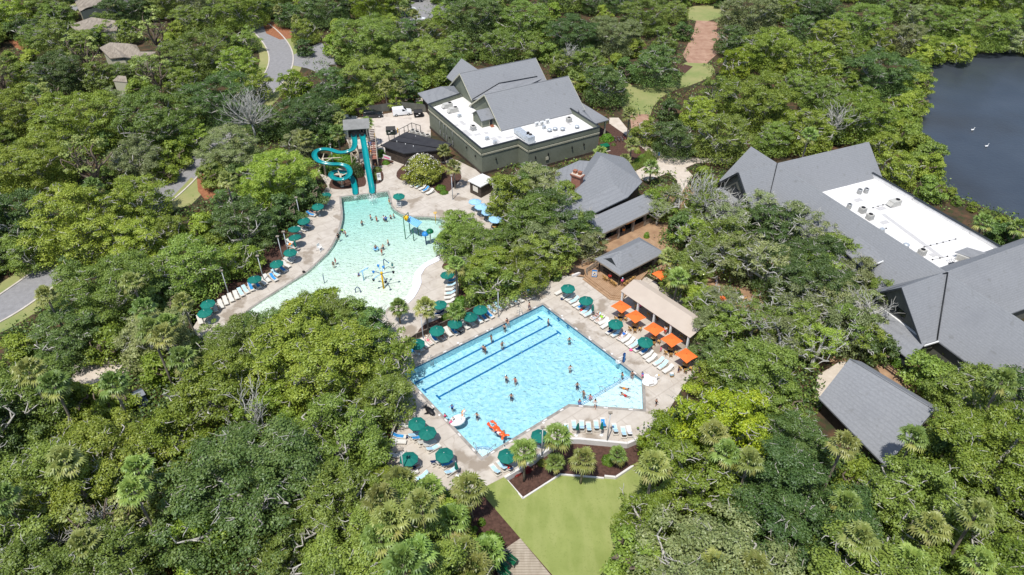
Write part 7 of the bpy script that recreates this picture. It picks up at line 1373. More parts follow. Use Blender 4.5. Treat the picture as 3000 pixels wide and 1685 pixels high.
W_('Y3',578,1285,.7,'woman in black by the near end of the shelf steps',220,long_=True,top='black',bottom='black',hair='hair2'); W_('Y3',648,1335,.55,'woman with brown hair on the steps by the near shelf rail',200,long_=True,top='pink',bottom='pink',hair='hair2')
q = p('Y3',535,1385,.05); person('tanned bather with long brown hair sitting on the pool edge corner', (q.x,q.y,.02), 0, 'sit', long_=True, hair='hair2', top='bluecl', bottom='bluecl', skin='skin2')
q = p('Y3',695,1435,0); person('woman in a white cover-up walking along the lower pool edge', (q.x,q.y,.02), 20, 'walk', long_=True, top='whitecl', shirt=True, bottom='whitecl')
q = p('Y3',1342,1408,0); person('child in dark swimwear running on the deck right of the shallow shelf', (q.x,q.y,.02), 60, 'walk', s=.75, bottom='black', skin='skin2')
q = p('Y3',1392,838,0); person('small child in pink walking by the fourth orange umbrella', (q.x,q.y,.02), 100, 'walk', s=.62, top='pink', shirt=True, bottom='pink', hair='hair2')
q = p('Y3',1578,1060,0); person('child in navy at the edge of the tree shade on the right deck', (q.x,q.y,.02), 100, 'walk', s=.66, top='navycl', shirt=True)
q = p('Y3',1437,655,0); person('waiter in white and red standing between orange umbrellas and shelter', (q.x,q.y,.02), 230, 'stand', top='whitecl', shirt=True, bottom='red')
W_('Y4',736,285,1.1,'dark haired bather with bare shoulders left of the lobster float',200)
q = p('Y4',503,300,.05); person('child in a pink shirt sitting on the left pool edge', (q.x,q.y,.02), 50, 'sit', s=.75, top='pink', shirt=True, bottom='black')
for (x,y,lb,tp_) in ((562,318,'child in grey sitting at the back of the unicorn float','whitecl'),(548,338,'child in pink at the front of the unicorn float','pink')): q = p('Y4',x,y,.2); person(lb,(q.x,q.y,.12),40,'sit',s=.6,top=tp_,shirt=True)
q = p('Y4',888,415,.2); person('rider in a white hat lying over the lobster float', (q.x,q.y,.22), 120, 'swim', s=.8, top='whitecl', shirt=True, hat='whitecl'); W_('Y4',932,412,.9,'child in teal holding the far side of the lobster float',230,s=.85,top='tealcl',shirt=True,hair='hair3')
def lounge(key, label, **kw):
    loc, rz, bk = SPOT[key]; t = person(label, (loc[0],loc[1],loc[2]-.07), 0, 'lie', **kw); t.rotation_euler = (0,0,rz)
lounge(('R',8),'tanned woman in a dark bikini reclining beside the folded umbrella',long_=True,top='navycl',bottom='navycl',hair='hair3')
lounge(('R',9),'person in lime shirt reclining, second along from the folded umbrella',top='greencl',shirt=True,bottom='whitecl',hat='whitecl')
lounge(('R',14),'man with blue shirt reclining right of the third green umbrella',top='bluecl',shirt=True,bottom='whitecl'); lounge(('L',1),'woman in pink reclining at the far right end of the railing row',long_=True,top='pink',bottom='pink',hair='hair2'); lounge(('L',0),'man in navy shorts on the last lounger of the railing row',bottom='navycl')
lounge(('L',18),'fair woman in a white bikini reclining between two railing umbrellas',long_=True,top='whitecl',bottom='pink',hair='hair3'); lounge(('L',13),'person with bare legs in umbrella shade, middle of the railing row',bottom='navycl',skin='skin2'); lounge(('L',16),'person in red lying under the umbrella right of the fair woman',bottom='red',top='red',skin='skin2'); lounge(('L',22),'sunbather glimpsed beneath oak branches at the left end of the railing',bottom='bluecl',skin='skin1')
lounge(('W',16),'person lying in shade under the lamp pole umbrella, lower left deck',bottom='navycl',skin='skin2'); lounge(('K',7),'person in orange on the lounger by the folded curved deck umbrella',top='orangecl',shirt=True,bottom='tealcl'); lounge(('K',1),'person in navy reclining under the second umbrella from the spiral slide',top='navycl',shirt=True,bottom='navycl'); lounge(('W',14),'person in red lying beneath the umbrella right of the corner steps',top='red',bottom='red',skin='skin2')
# wading pool
for (x,y,d,lb,kw) in ((598,278,.8,'bather nearest the slides in the group of the upper wading pool',{}),(653,292,.8,'man in red shorts in the middle of the upper wading pool group',dict(bottom='red',skin='skin2')),(722,290,.75,'person in a white shirt in the upper wading pool group',dict(top='whitecl',shirt=True)),(742,297,.75,'person in a blue top beside the white shirted one, upper wading pool',dict(top='bluecl',shirt=True)),(785,268,.9,'child with head and shoulders out, right of the white shirted bather',dict(s=.8)),(815,258,.9,'child nearest the lifeguard side of the wading pool',dict(s=.8)),(515,330,.9,'lone dark haired bather left of the upper wading pool group',dict(skin='skin2')),
    (333,408,.6,'child in lime at the left edge of the wading pool',dict(s=.75,top='greencl',shirt=True)),(362,440,.55,'fair bather near the left edge of the wading pool',dict(hair='hair2')),(296,490,.2,'person in a black shirt sitting low at the left edge of the wading pool',dict(top='black',shirt=True,bottom='black')),(764,528,.6,'pale bather in the centre right of the wading pool',dict(hair='hair3')),(716,572,.55,'fair bather just behind the woman in red, wading pool',dict(hair='hair3')),(645,575,.6,'bather inside a blue float ring, centre of the wading pool',dict(skin='skin2'))):
    W_('Z6',x,y,d,lb,random.Random(x).uniform(120,260),**kw)
q = p('Z6',647,574,0); t = thing('swim_ring', 'blue swim ring round a bather in the middle of the wading pool', 'pool float', (q.x,q.y,-.05)); mb = MB(); mb.torus((0,0,.08), .36, .13, 20, 8); part('tube', mb, M['toysky'], t); mb = MB(); mb.box(-.06,.06,-.5,-.44,.05,.12); part('handle', mb, M['toyblue'], t)
for (x,y,d,lb,kw) in ((703,628,.25,'woman in a red swimsuit standing in the middle of the wading pool',dict(long_=True,top='red',bottom='red')),(804,752,.12,'child in a teal swimsuit right of the navy spray pipe',dict(s=.68,top='tealcl',bottom='tealcl')),(270,712,.25,'girl in a two piece, upper of a pair at the left of the wading pool',dict(s=.8,long_=True,top='black',bottom='pink',hair='hair2',skin='skin2')),(250,745,.22,'girl in black, lower of a pair at the left of the wading pool',dict(s=.8,long_=True,top='black',bottom='black',skin='skin2'))): W_('Z6',x,y,d,lb,random.Random(x).uniform(100,250),pose='stand',**kw)
q = p('Z6',487,820,-.06); person('small child in blue sitting in the shallows left of the sky blue spray bar', (q.x,q.y,-.22), 200, 'sit', s=.7, top='bluecl', shirt=True, hair='hair2')
q = p('Z6',776,160,0); person('boy in orange shorts standing on the edge beside the lifeguard stand', (q.x,q.y,.02), 250, 'stand', s=.85, bottom='orangecl', skin='skin2'); q = p('Z6',848,150,0); person('lifeguard in navy standing under the green umbrella by the slides', (q.x,q.y+.5,.02), 180, 'stand', top='navycl', shirt=True, bottom='navycl', skin='skin3')
q = p('X6',1195,745,2.75); person('person in orange waiting on the landing of the slide tower stair', (q.x,q.y,2.76), 0, 'stand', top='orangecl', shirt=True, bottom='orangecl'); q = p('X6',1190,600,3.6); person('person in blue climbing the slide tower stair', (q.x,q.y,3.5), 0, 'walk', top='bluecl', shirt=True, bottom='bluecl')
q = p('X6',1275,935,0); person('child in orange walking on the path behind the straight slide', (q.x,q.y,.02), 150, 'walk', s=.75, bottom='orangecl')
q = TWp(2.9,.5,6.12); person('person in black standing at the top of the slide tower', tuple(q), 180, 'stand', top='black', shirt=True, bottom='black')
q = p('X4',970,1222,0); person('person in a black shirt and coral trousers before the pub porch', (q.x,q.y,.02), 180, 'stand', top='black', shirt=True, bottom='orangecl'); q = p('X4',1408,275,0); person('person in bright blue on the shaded path beside the palms', (q.x,q.y,.02), 160, 'walk', top='bluecl', shirt=True, bottom='bluecl')
q = p('X4',1555,250,0); person('person in black on the shaded path right of the one in blue', (q.x,q.y,.02), 160, 'walk', top='black', shirt=True, bottom='black')
q = p('X5',1460,1440,.42); person('guest in a blue cap and plum dress at the bar corner', (q.x,q.y,.42), 330, 'stand', long_=True, top='pink', shirt=True, bottom='black', hat='towellight', skin='skin2'); q = p('X5',1165,1340,.42); person('guest in brown standing between the bar stools', (q.x,q.y,.42), 20, 'stand', top='red', shirt=True, bottom='black', skin='skin3')
q = p('X8',755,520,0); person('person in a white hat and blue jeans under the terrace trees', (q.x,q.y,.02), 120, 'stand', top='whitecl', shirt=True, bottom='bluecl', hat='whitecl'); q = p('X8',880,385,0); person('person in pale blue standing in the sunny terrace gap', (q.x,q.y,.02), 200, 'stand', top='towellight', shirt=True, bottom='bluecl')
for i in range(4): q = Vector((16.793,86.675,0))+az(52.1)*1.9+az(-37.9)*(-2.6-3.2*i); person(['guest in pink in the shelter bay nearest the bar','guest in black in the second shelter bay from the bar','guest in white in the third shelter bay from the bar','guest in navy in the last shelter bay'][i], (q.x,q.y,.45), 60+60*i, 'sit', top=['pink','black','whitecl','navycl'][i], shirt=True, skin=['skin1','skin3','skin2','skin1'][i])
# ------------------------------------------------ forest: prototypes, then one object per tree
PR = {}
def proto(key, fn, *a, **k): PR[key] = fn(*a, **k); return PR[key]
for i in range(3): proto(('L',i), make_tree, 9.0, 11.0, 2.4, 101+i, M['oakA'], M['bark'], dens=.92, lsize=.24, padr=(.6,1.35), gap=.4, twigs=90)
for i in range(4): proto(('M',i), make_tree, 6.2, 9.0, 1.9, 201+i, M['oakA'], M['bark'], dens=1.0, lsize=.23, padr=(.5,1.15), gap=.4, twigs=60)
for i in range(3): proto(('S',i), make_tree, 4.0, 7.0, 1.4, 301+i, M['oakA'], M['bark'], dens=1.1, lsize=.22, padr=(.45,.95), gap=.3, twigs=20)
for i in range(2): proto(('B',i), make_tree, 2.6, 4.6, .7, 401+i, M['oakC'], M['barkdark'], name='understorey_tree', dens=1.25, lsize=.26, padr=(.45,.9), twigs=3)
for i in range(2): proto(('P',i), make_tree, 4.2, 12.0, 5.5, 501+i, M['pine'], M['barkdark'], name='pine_tree', dens=.75, lsize=.34, padr=(.45,.95), flat=.5, gap=.7, twigs=4, extra_low=False)
for i in range(2): proto(('G',i), make_tree, 5.5, 8.6, 3.2, 701+i, M['oakD'], M['dead'], dens=.62, lsize=.22, padr=(.5,1.0), gap=.5, twigs=60, extra_low=False)
for i in range(6): proto(('T',i), make_palm, 601+i, (6.2,5.0,3.6,7.5,10.9,10.1)[i], (.22,.28,.18,.30,.25,.32)[i])
usedp = set()
def put(key, loc, rz, s, label, group, mats=None, sz=None):
    o = PR[key]
    if key not in usedp:
        usedp.add(key); KC.setdefault(o.name, [(c, kids(c)) for c in kids(o)])
        for c, _ in KC[o.name]:
            b = c.name.split('.')[0]
            if mats and b in mats: c.material_slots[0].link = 'OBJECT'; c.material_slots[0].material = mats[b]
        o.location = loc; o.rotation_euler = (0,0,rz); o.scale = (s,s,sz or s); o['label'] = label; o['group'] = group; return o
    return dup(o, loc, rz, label, group, mats, (s,s,sz or s))
TREES = "2520,-110,8.7 1090,-110,9.5 -50,-110,8.5 590,-110,8.4 2310,-110,10.0 80,-110,6.8 2900,-110,4.5 2720,-110,4.8 2790,-110,3.6 1850,-110,3.5 1950,-110,3.7 1570,-110,3.4 3040,-110,3.6 1420,-110,2.8 1160,-110,2.7 2590,-110,2.8 2440,-110,2.9 1200,-110,3.0 2380,-110,2.9 740,-110,3.0 -110,-110,3.3 10,-110,3.3 470,-110,2.7 940,-100,10.2 2980,-100,6.8 1630,-100,8.1 2220,-100,7.9 1250,-100,6.2 2850,-100,5.8 -160,-100,5.4 510,-100,4.9 280,-100,5.5 1910,-100,4.6 780,-100,4.8 1700,-100,5.3 3150,-100,4.4 330,-100,3.9 820,-100,3.0 210,-90,7.4 690,-90,7.4 860,-90,4.8 1020,-90,4.4 2050,-90,5.2 1500,-90,3.0 2130,-80,10.3 2640,-80,9.1 1780,-80,10.6 410,-80,10.2 1340,-70,10.5 1990,-70,6.9 2410,-70,6.8 1450,-70,7.7 1550,-70,6.0 140,-70,5.5 20,-70,5.2 760,-70,2.9 2890,-70,3.1 630,-70,3.1 2930,-70,3.0 3080,-60,9.8 1190,-60,8.1 -110,-60,6.7 320,-60,4.8 1710,-60,3.7 1050,-60,3.6 260,-60,3.0 3150,-60,3.1 1120,-60,2.8 2760,-50,9.4 1870,-50,7.3 2270,-50,4.3 90,-50,4.5 1260,-50,3.7 2220,-50,2.8 -60,-50,2.9 810,-40,8.4 2560,-40,5.6 2060,-40,5.6 2490,-40,5.1 2350,-40,4.5 900,-40,4.4 650,-40,2.7 -160,-40,2.8 2690,-40,2.8 1000,-40,2.8 580,-30,9.3 1660,-30,7.2 1950,-30,4.5 190,-30,3.5 1500,-30,3.5 250,-30,3.5 1540,-30,2.8 2970,-20,8.8 2870,-20,6.8 1600,-20,3.6 1280,-20,2.9 290,-20,3.0 1090,-10,8.6 470,-10,7.9 1740,-10,5.5 1810,-10,5.4 -140,-10,3.4 -80,-10,3.6 1320,-10,2.9 1460,-10,3.2 2120,-10,3.1 2010,-10,2.7 3140,-10,3.2 2300,0,6.7 1170,0,4.6 3040,0,4.0 3080,0,3.0 1020,0,3.3 880,0,3.2 2590,0,2.7 700,10,9.7 950,10,8.8 0,10,10.4 2400,10,8.6 360,10,8.5 140,10,8.3 2640,10,5.5 2820,10,2.7 2720,10,2.7 2200,20,10.3 1980,20,5.1 1620,20,2.9 780,20,3.2 1390,30,10.2 1890,30,8.6 1300,30,4.9 840,30,5.2 1770,30,2.8 1530,40,9.7 540,40,5.7 2690,40,4.7 610,40,4.2 2970,40,3.1 2530,50,9.7 2770,50,8.2 3140,50,7.1 -110,60,10.3 3040,60,7.0 1150,60,3.9 1610,60,2.9 2890,70,9.2 440,70,6.5 2350,70,5.5 70,70,4.7 990,70,2.9 1320,70,3.2 1200,80,4.5 890,80,5.0 1260,80,4.6 310,80,4.0 370,80,4.0 20,80,3.0 2000,80,3.1 510,80,3.1 1680,90,8.9 1800,90,8.4 160,90,7.1 2440,90,6.4 1590,90,3.2 230,90,3.0 1070,100,10.4 2670,100,6.0 2150,100,5.9 1950,100,4.3 660,100,4.3 720,100,4.3 2980,100,4.3 -40,100,2.9 270,100,2.9 2590,110,4.4 3120,110,4.2 490,110,2.8 1160,110,3.1 2260,120,9.5 1460,120,6.2 1340,120,5.5 1550,120,4.6 970,120,3.4 3030,120,3.3 2740,130,4.5 2820,130,4.3 890,130,2.8 1860,130,3.0 570,140,9.6 2500,140,4.9 240,140,4.9 -140,140,4.1 1610,140,3.3 1400,140,2.7 1140,150,2.7 1000,150,2.8 1240,160,9.0 2390,160,7.2 -50,160,5.6 80,160,2.8 1930,170,7.4 690,170,6.6 2160,170,4.6 1720,170,5.5 1650,170,4.1 20,170,2.9 1800,170,2.7 1330,180,3.9 2470,180,2.9 160,190,8.6 1840,190,3.5 2280,190,2.7 390,190,2.8 2590,200,8.9 450,200,5.0 350,200,2.9 1080,210,7.8 60,210,5.0 280,210,4.3 -10,210,3.9 -160,220,8.2 1290,220,2.9 1780,230,6.6 530,230,5.9 980,230,5.8 740,230,4.7 1180,230,4.5 2340,230,5.0 860,230,4.7 2490,230,3.7 1710,230,2.7 -60,240,3.9 1240,240,2.8 2110,250,4.7 400,250,3.3 2660,250,2.9 2420,260,6.2 640,270,9.1 130,270,4.2 2230,280,10.0 330,280,3.7 1160,280,2.6 1060,290,2.7 -110,300,5.2 2640,300,4.1 1010,300,3.0 10,310,9.2 2050,310,5.0 1960,310,2.9 2520,320,8.9 900,320,8.5 460,330,10.2 230,330,10.2 770,340,5.2 110,340,3.4 570,340,2.8 2370,360,6.8 350,360,3.4 1900,370,3.7 2630,370,3.0 2120,380,6.9 2450,380,2.8 970,380,3.0 1980,390,5.5 2270,390,4.9 560,390,3.9 -120,400,8.0 310,400,3.0 10,400,2.9 880,410,3.9 2590,410,3.6 670,420,7.6 390,440,6.6 510,440,3.3 250,450,5.5 90,460,8.6 -30,470,3.8 2640,480,4.4 800,490,8.6 480,490,2.7 -90,500,3.1 690,500,2.7 620,500,3.0 2070,510,2.7 300,510,2.7 1560,520,4.3 -30,530,2.7 1480,540,3.6 2730,540,2.9 900,550,3.5 390,560,6.5 2070,580,4.5 1940,580,3.6 2230,580,2.7 2340,590,3.0 -160,600,10.1 1610,600,5.8 830,600,3.5 2170,610,2.9 230,620,10.4 40,620,6.9 1520,630,2.8 710,640,6.2 2270,650,5.7 2010,650,3.5 2390,650,3.5 580,650,3.2 1690,660,4.0 490,660,3.6 1340,670,5.1 2940,670,2.7 2120,690,6.6 390,690,5.7 1570,700,4.4 640,700,2.8 -20,720,3.8 70,720,4.0 700,740,3.6 540,760,6.7 -140,760,5.5 2210,760,3.8 210,760,2.6 1420,770,5.1 2360,780,8.4 2010,780,4.4 320,830,8.7 2480,830,2.9 480,860,3.5 2070,860,2.9 950,880,3.1 1050,920,4.1 2340,930,5.3 2120,930,3.9 2490,940,4.6 730,940,2.7 440,960,5.8 180,970,5.5 310,990,3.2 2580,1000,2.8 60,1000,2.7 680,1010,4.0 1120,1020,4.7 2080,1020,2.7 890,1030,9.8 2210,1060,6.7 460,1060,2.9 2740,1080,3.5 -40,1090,2.8 2080,1100,2.7 600,1130,7.1 3080,1140,6.4 80,1140,6.2 2880,1140,6.1 1130,1140,4.2 320,1150,2.9 2310,1160,3.0 220,1160,2.8 780,1200,4.6 2130,1220,6.9 -90,1230,7.0 980,1250,6.9 3150,1260,3.4 1950,1270,3.6 480,1280,4.6 2350,1280,4.9 2750,1300,2.7 2950,1340,8.8 250,1340,8.8 2240,1340,2.9 3140,1350,2.7 2040,1390,6.6 2520,1390,2.8 700,1400,10.3 1130,1430,3.1 2700,1450,7.0 430,1450,4.4 970,1460,5.9 -20,1470,9.7 2350,1480,8.6 3150,1500,6.5 1900,1500,3.9 1320,1510,2.7 2540,1520,2.7 300,1530,3.8 2920,1540,4.7 580,1570,3.3 470,1570,2.8 820,1600,3.7 1350,1600,2.8 1870,1620,3.3 1140,1640,8.9 2390,1670,3.8 210,1710,8.4 2120,1720,10.6 900,1720,4.4 2640,1760,10.3 3050,1770,10.3 1360,1780,4.6 2370,1780,3.0 -120,1790,9.1 1560,1790,2.7 1770,1790,2.8"
LM = [('road bend at the left edge',(60,850)),('grass verge by the road gap',(530,560)),('upper road',(800,160)),('far car park',(1230,40)),('courtyard house',(400,140)),('blue slides',(950,480)),('curved deck loungers',(720,830)),('wading pool oak',(900,950)),('olive screen fence',(1130,310)),('pool hall',(1500,300)),('pub house',(1740,560)),('dirt path clearing',(2060,120)),('lawn clearing',(1920,280)),('pale garden path',(1960,480)),('lagoon shore',(2720,300)),('lagoon far bank',(2900,110)),('clubhouse gable',(2300,480)),('clubhouse flat roof',(2700,650)),('brown terrace',(2250,850)),('bar pavilion',(1830,740)),('beige shelter',(1990,930)),('right pool deck',(1960,1120)),('shingled cottage',(2560,1180)),('green lawn',(1790,1500)),('palm bed',(1720,1360)),('lower left deck',(1220,1330)),('boardwalk',(1440,1620)),('brown creek',(600,1660)),('sandy clearing',(300,1060)),('utility cart',(415,1170)),('railing loungers',(1400,850)),('splash ledge',(1260,820)),('bottom left palms',(390,1380)),('lower right corner',(2800,1600)),('right edge below the clubhouse',(2930,1150)),('left edge midway',(60,650)),('top left corner',(80,40)),('top edge above the hall',(1520,30)),('top right corner',(2950,30)),('bottom edge by the boardwalk',(1050,1600)),('bottom left corner',(60,1600)),('middle of the left wood',(330,480)),('wood right of the lawn',(2200,1450)),('wood left of the lane pool',(800,1250))]
def where(u, v):
    d = sorted(((math.hypot(u-a, (v-b)*1.2), n, a, b) for n, (a,b) in LM))[0]; dx, dy = u-d[2], v-d[3]
    if d[0] < 60: return 'right at the '+d[1]
    if abs(dx) > abs(dy)*1.3: return ('right of the ' if dx > 0 else 'left of the ')+d[1]
    return ('below the ' if dy > 0 else 'above the ')+d[1]
KIND = [('A','mid green'),('B','dark green'),('C','bright green'),('D','grey green'),('V','vivid lime green')]
rn = random.Random(77)
def crown_at(key, u, v, R, mats=None, kind='mid green', label=None, group=None, nm='live oak'):
    o = PR[key]; s = R/o['R']; sz = s*(1 if R < 8 else .95); zc = o['zc']*sz; q = P(u, v, zc)
    if label is None: label = f"{'broad ' if R>8 else 'small ' if R<4.4 else ''}{kind} {nm} {where(u,v)}"
    return put(key, (q.x, q.y, 0), rn.uniform(0,6.28), s, label, group or 'woodland trees round the resort', mats, sz)
for t in TREES.split():
    u, v, R = t.split(','); u, v, R = float(u), float(v), float(R)
    if R < 3.6:
        k, nm = rn.choice([('B','dark green'),('C','bright green'),('C','bright green'),('A','mid green')]); crown_at(('B',rn.randrange(2)), u, v, R, dict(crown=M['oak'+k]), nm, nm='understorey tree', group='small trees at the wood edges'); continue
    if ((u < 620 and v < 520) or (u < 420 and v > 780)) and rn.random() < .28 and R < 7: crown_at(('P',rn.randrange(2)), u, v, min(R,5.4), dict(crown=M['pine']), 'yellow green', nm='pine'); continue
    g = .5+.5*math.sin(u*.0061+1.3)*math.cos(v*.0083+u*.002); grey = (1880 < u < 2560 and 480 < v < 1050) or (650 < u < 1010 and 190 < v < 470); wts = [.42, .24 if v < 700 else .18, .16+.22*(1-g), .6 if grey else .07, .9 if (1780 < u < 2300 and 1060 < v < 1340) or (240 < u < 640 and 620 < v < 800) else .03]
    k, nm = rn.choices(KIND, wts)[0]
    if u > 2600 and 100 < v < 520 and R < 6: k, nm = KIND[2]
    key = ('L',rn.randrange(3)) if R > 7.4 else ('M',rn.randrange(4)) if R > 4.7 else ('S',rn.randrange(3)); crown_at(key, u, v, R, dict(crown=M['oak'+k]), nm)
for u, v, R in ((2230,600,4.8),(2330,640,6),(2420,690,5),(2130,640,5.6),(2060,600,4.6),(2040,680,4.6),(2160,740,5.5),(2260,760,6),(2390,790,5.5),(2450,860,5),(2330,880,5.6),(2215,920,4.4),(2480,940,5),(1965,575,4.2),(1930,610,3.4),(1650,560,4.0),(1690,640,3.6),(1565,510,4.6),(1630,690,4.6),(2110,880,4.6),(2540,980,4),(2060,760,4.4),(2300,980,5),(2400,1000,4.6)):
    crown_at(('G',rn.randrange(2)), u, v, R, dict(crown=M[rn.choice(('oakD','oakD','oakA','oakC'))]), 'thin pale limbed', group='open crowned oaks round the terrace')
for u, v, R in ((300,55,5),(240,110,4.6),(345,200,4.4),(150,30,6),(90,90,5),(430,190,5)): crown_at(('M',rn.randrange(4)), u, v, R, dict(crown=M['oakA']), 'mid green')
for u, v, R, kk in ((1545,630,6.5,'A'),(1575,530,5.6,'D'),(1650,580,4.6,'A'),(1600,705,5.6,'A'),(1530,765,5.2,'C'),(1400,715,5.6,'A'),(1435,800,4.6,'A'),(1680,655,4.6,'B'),(1345,650,3.6,'A'),(1490,560,5,'C'),(1725,700,3.2,'D'),(2500,800,4.4,'D'),(2460,735,4.4,'A'),(2560,890,3.6,'D'),(700,990,5.3,'A'),(800,962,5.0,'B'),(885,930,5.4,'A'),(985,925,5.1,'A'),(1075,952,4.8,'B'),(610,985,3.2,'A'),(655,575,3.0,'B'),(2485,665,4.2,'D'),(2545,765,3.8,'A'),(2590,840,3.3,'A'),(2045,885,2.8,'A'),(2075,945,3.3,'D')):
    crown_at(('M' if R > 5 else 'S',rn.randrange(3)), u, v, R, dict(crown=M['oak'+kk]), dict(KIND)[kk])
lp = smooth_path([P(a,b) for a,b in ((2990,700),(2945,640),(2860,605),(2785,565),(2745,520),(2700,490),(2660,440),(2632,410),(2650,360),(2678,300),(2692,240),(2682,195),(2740,172),(2800,165),(2880,148),(2960,138),(3050,136))], 6); last = None
for q in lp:
    if last is None or (q-last).length > 2.6:
        last = q; o_ = Vector((rn.uniform(-2.6,1.2),rn.uniform(-.5,1.6),0)); R = rn.uniform(2.2,3.4); uv = Q(q); o_, R = (Vector((rn.uniform(-2.4,-1.2),rn.uniform(-2.2,-1.4),0)), R*.42) if (uv[0] > 2755 and uv[1] > 535) else (o_, R); put(('B',rn.randrange(2)), (q.x+o_.x,q.y+o_.y,-.1), rn.uniform(0,6), R/2.6, 'bright green bank shrub '+where(*Q(q)[:2]), 'leafy growth along the lagoon bank', dict(crown=M[rn.choice(('oakC','oakC','oakA'))]))
# palms (crown centre in the survey views)
PL = [('S',135,868,1,0),('S',386,828,1,1),('S',423,905,0,0),('S',478,985,3,0),('S',440,965,2,0),('S',489,948,0,0),('S',535,886,2,1),('S',535,1052,1,0),('S',274,546,2,0),('S',85,1090,1,0),('S',331,1128,2,0),('S',156,1128,2,0),('S',189,1350,1,0),('S',402,1374,1,0),('S',392,1440,2,0),('S',246,1592,2,0),('S',8,1460,0,0),('S',1070,1279,1,0),
 ('Y4',680,800,1,0),('Y4',1080,520,0,0),('Y4',1320,410,0,0),('Y4',1510,580,1,0),('Y4',1305,600,2,0),('Y4',1760,545,2,0),('Y4',180,780,1,0),('Y4',390,830,1,0),('Y4',330,945,0,1),('Y4',110,1050,1,0),('Y4',460,1100,2,0),('Y4',560,1050,1,0),('Y4',640,1250,1,0),('Y4',500,1320,2,0),('Y4',300,1300,2,0),('Y4',710,1370,1,0),('Y4',200,1370,2,0),('Y4',810,1260,2,0),('Y4',40,900,1,1),('Y4',30,1180,2,0),
 ('Y5',690,690,1,0),('Y5',620,570,2,0),('Y5',830,740,1,1),('Y5',240,770,1,1),('Y5',1420,640,2,0),('Y5',1850,600,1,0),('Y5',1510,1220,1,1),('Y5',1960,1150,1,1),('Y5',2240,1070,3,1),('Y5',1430,1010,2,0),('Y5',860,1400,2,0),('Y5',1820,1370,2,0),('Y5',2260,1370,2,0),('Y5',620,1390,2,0),('Y5',2400,250,2,0),
 ('Z6',860,1130,2,0),('Z6',1120,1130,1,0),('Z6',1400,730,3,0),('Z6',1400,1165,2,0),('X6',650,120,1,0),('X6',620,330,0,0),('X6',1130,180,0,0),('Z2',655,440,0,0),('Z2',785,440,0,1),('Z2',1245,1130,1,1),('Z2',1160,990,2,0),('Z2',270,90,0,0),('Z2',240,150,2,0),('X1',610,215,3,1),('X1',1780,60,0,0),('X1',1070,440,0,0),('X1',1060,540,2,0),('X1',1900,165,2,1),('X1',420,110,0,1),
 ('X2',1750,1070,0,1),('X2',1770,1360,1,1),('X2',1220,730,0,0),('Z3',1940,1050,1,0),('Z3',1720,990,2,0),('X4',1320,395,2,0),('Z7',1470,535,0,1),('Z7',1545,700,0,0),('X8',1000,1060,2,0),('X8',850,930,2,1),('Z8',1720,520,0,0),('Z8',1930,550,1,0),('Y1',1600,70,1,1),('Z1',330,720,2,1),('Z1',250,700,2,0),('X6',80,420,0,0),('Z2',30,900,1,0),('Z4',1100,930,2,0)]
FORP = {'Y5','Y1','Z1','Z4'}
for i, (k, x, y, pi, dry) in enumerate(PL):
    a = VW[k]; u, v = a[0]+x/a[2], a[1]+y/a[2]
    if k in FORP or (k == 'S' and x < 540) or (k == 'Y4' and x < 420 and y > 860) or k in ('X8','X1') and y < 0: pi = 4+i%2
    H = PR['T',pi]['H']; a = VW[k]; u, v = a[0]+x/a[2], a[1]+y/a[2]; s = rn.uniform(.85,1.02)*(.72 if (k == 'Y4' and pi == 2 and y < 700) else 1.16 if (k == 'Y4' and y > 740) else 1.04 if v > 1000 else 1.0); q = P(u, v, H*s)
    z0 = -.7 if (1480 < u < 1860 and v > 1240 or (1330 < u < 1440 and v > 1380)) else 0
    put(('T',pi), (q.x,q.y,z0), rn.uniform(0,6.28), s, f"{['tall','mid height','low','very tall','very tall','very tall'][pi]} palmetto palm {where(u,v)}", 'palmetto palms among the oaks and beds', dict(crown=M['palmy'] if dry or i % 3 == 0 else M['palm'], dry_fronds=M['palmdry']))
# a flowering crape myrtle, dead branches, shrubs
t = make_tree(4.3, 5.4, 1.0, 901, M['myrtle'], M['bark'], name='flowering_tree', label='yellow green flowering tree with pale blossom tips beside the shaded loungers', dens=1.3, lsize=.28, padr=(.6,1.1), twigs=0)
q = p('Z2',975,1110,3.4); t.location = (q.x,q.y,0); t['category'] = 'tree'; rg = np.random.default_rng(9); n_ = 420; a = rg.uniform(0,6.28,n_); u_ = np.sqrt(rg.uniform(0,1,n_)); C = np.stack([4.1*u_*np.cos(a), 4.1*u_*np.sin(a), 1.0+4.7*(1-u_**2.3)**.62-rg.uniform(0,.3,n_)],1); link('blossom', quads_mesh('blossom', leaves(C, rg.normal(size=(n_,3))+np.array([0,0,1]), .2, .9, rg)), M['flowers'], t)
q = p('X6',950,960,1.3); mb = MB(); t = thing('topiary_bush', 'round clipped dark green bush between the two slides', 'bush', (q.x,q.y,0)); link('foliage', make_bush(41, 1.5, 2.6, M['shrubdark'], 'foliage', .15, 2.2), M['shrubdark'], t); mb.tube([(0,0,0),(0,0,1.2)], .12, 8); part('stem', mb, M['barkdark'], t)
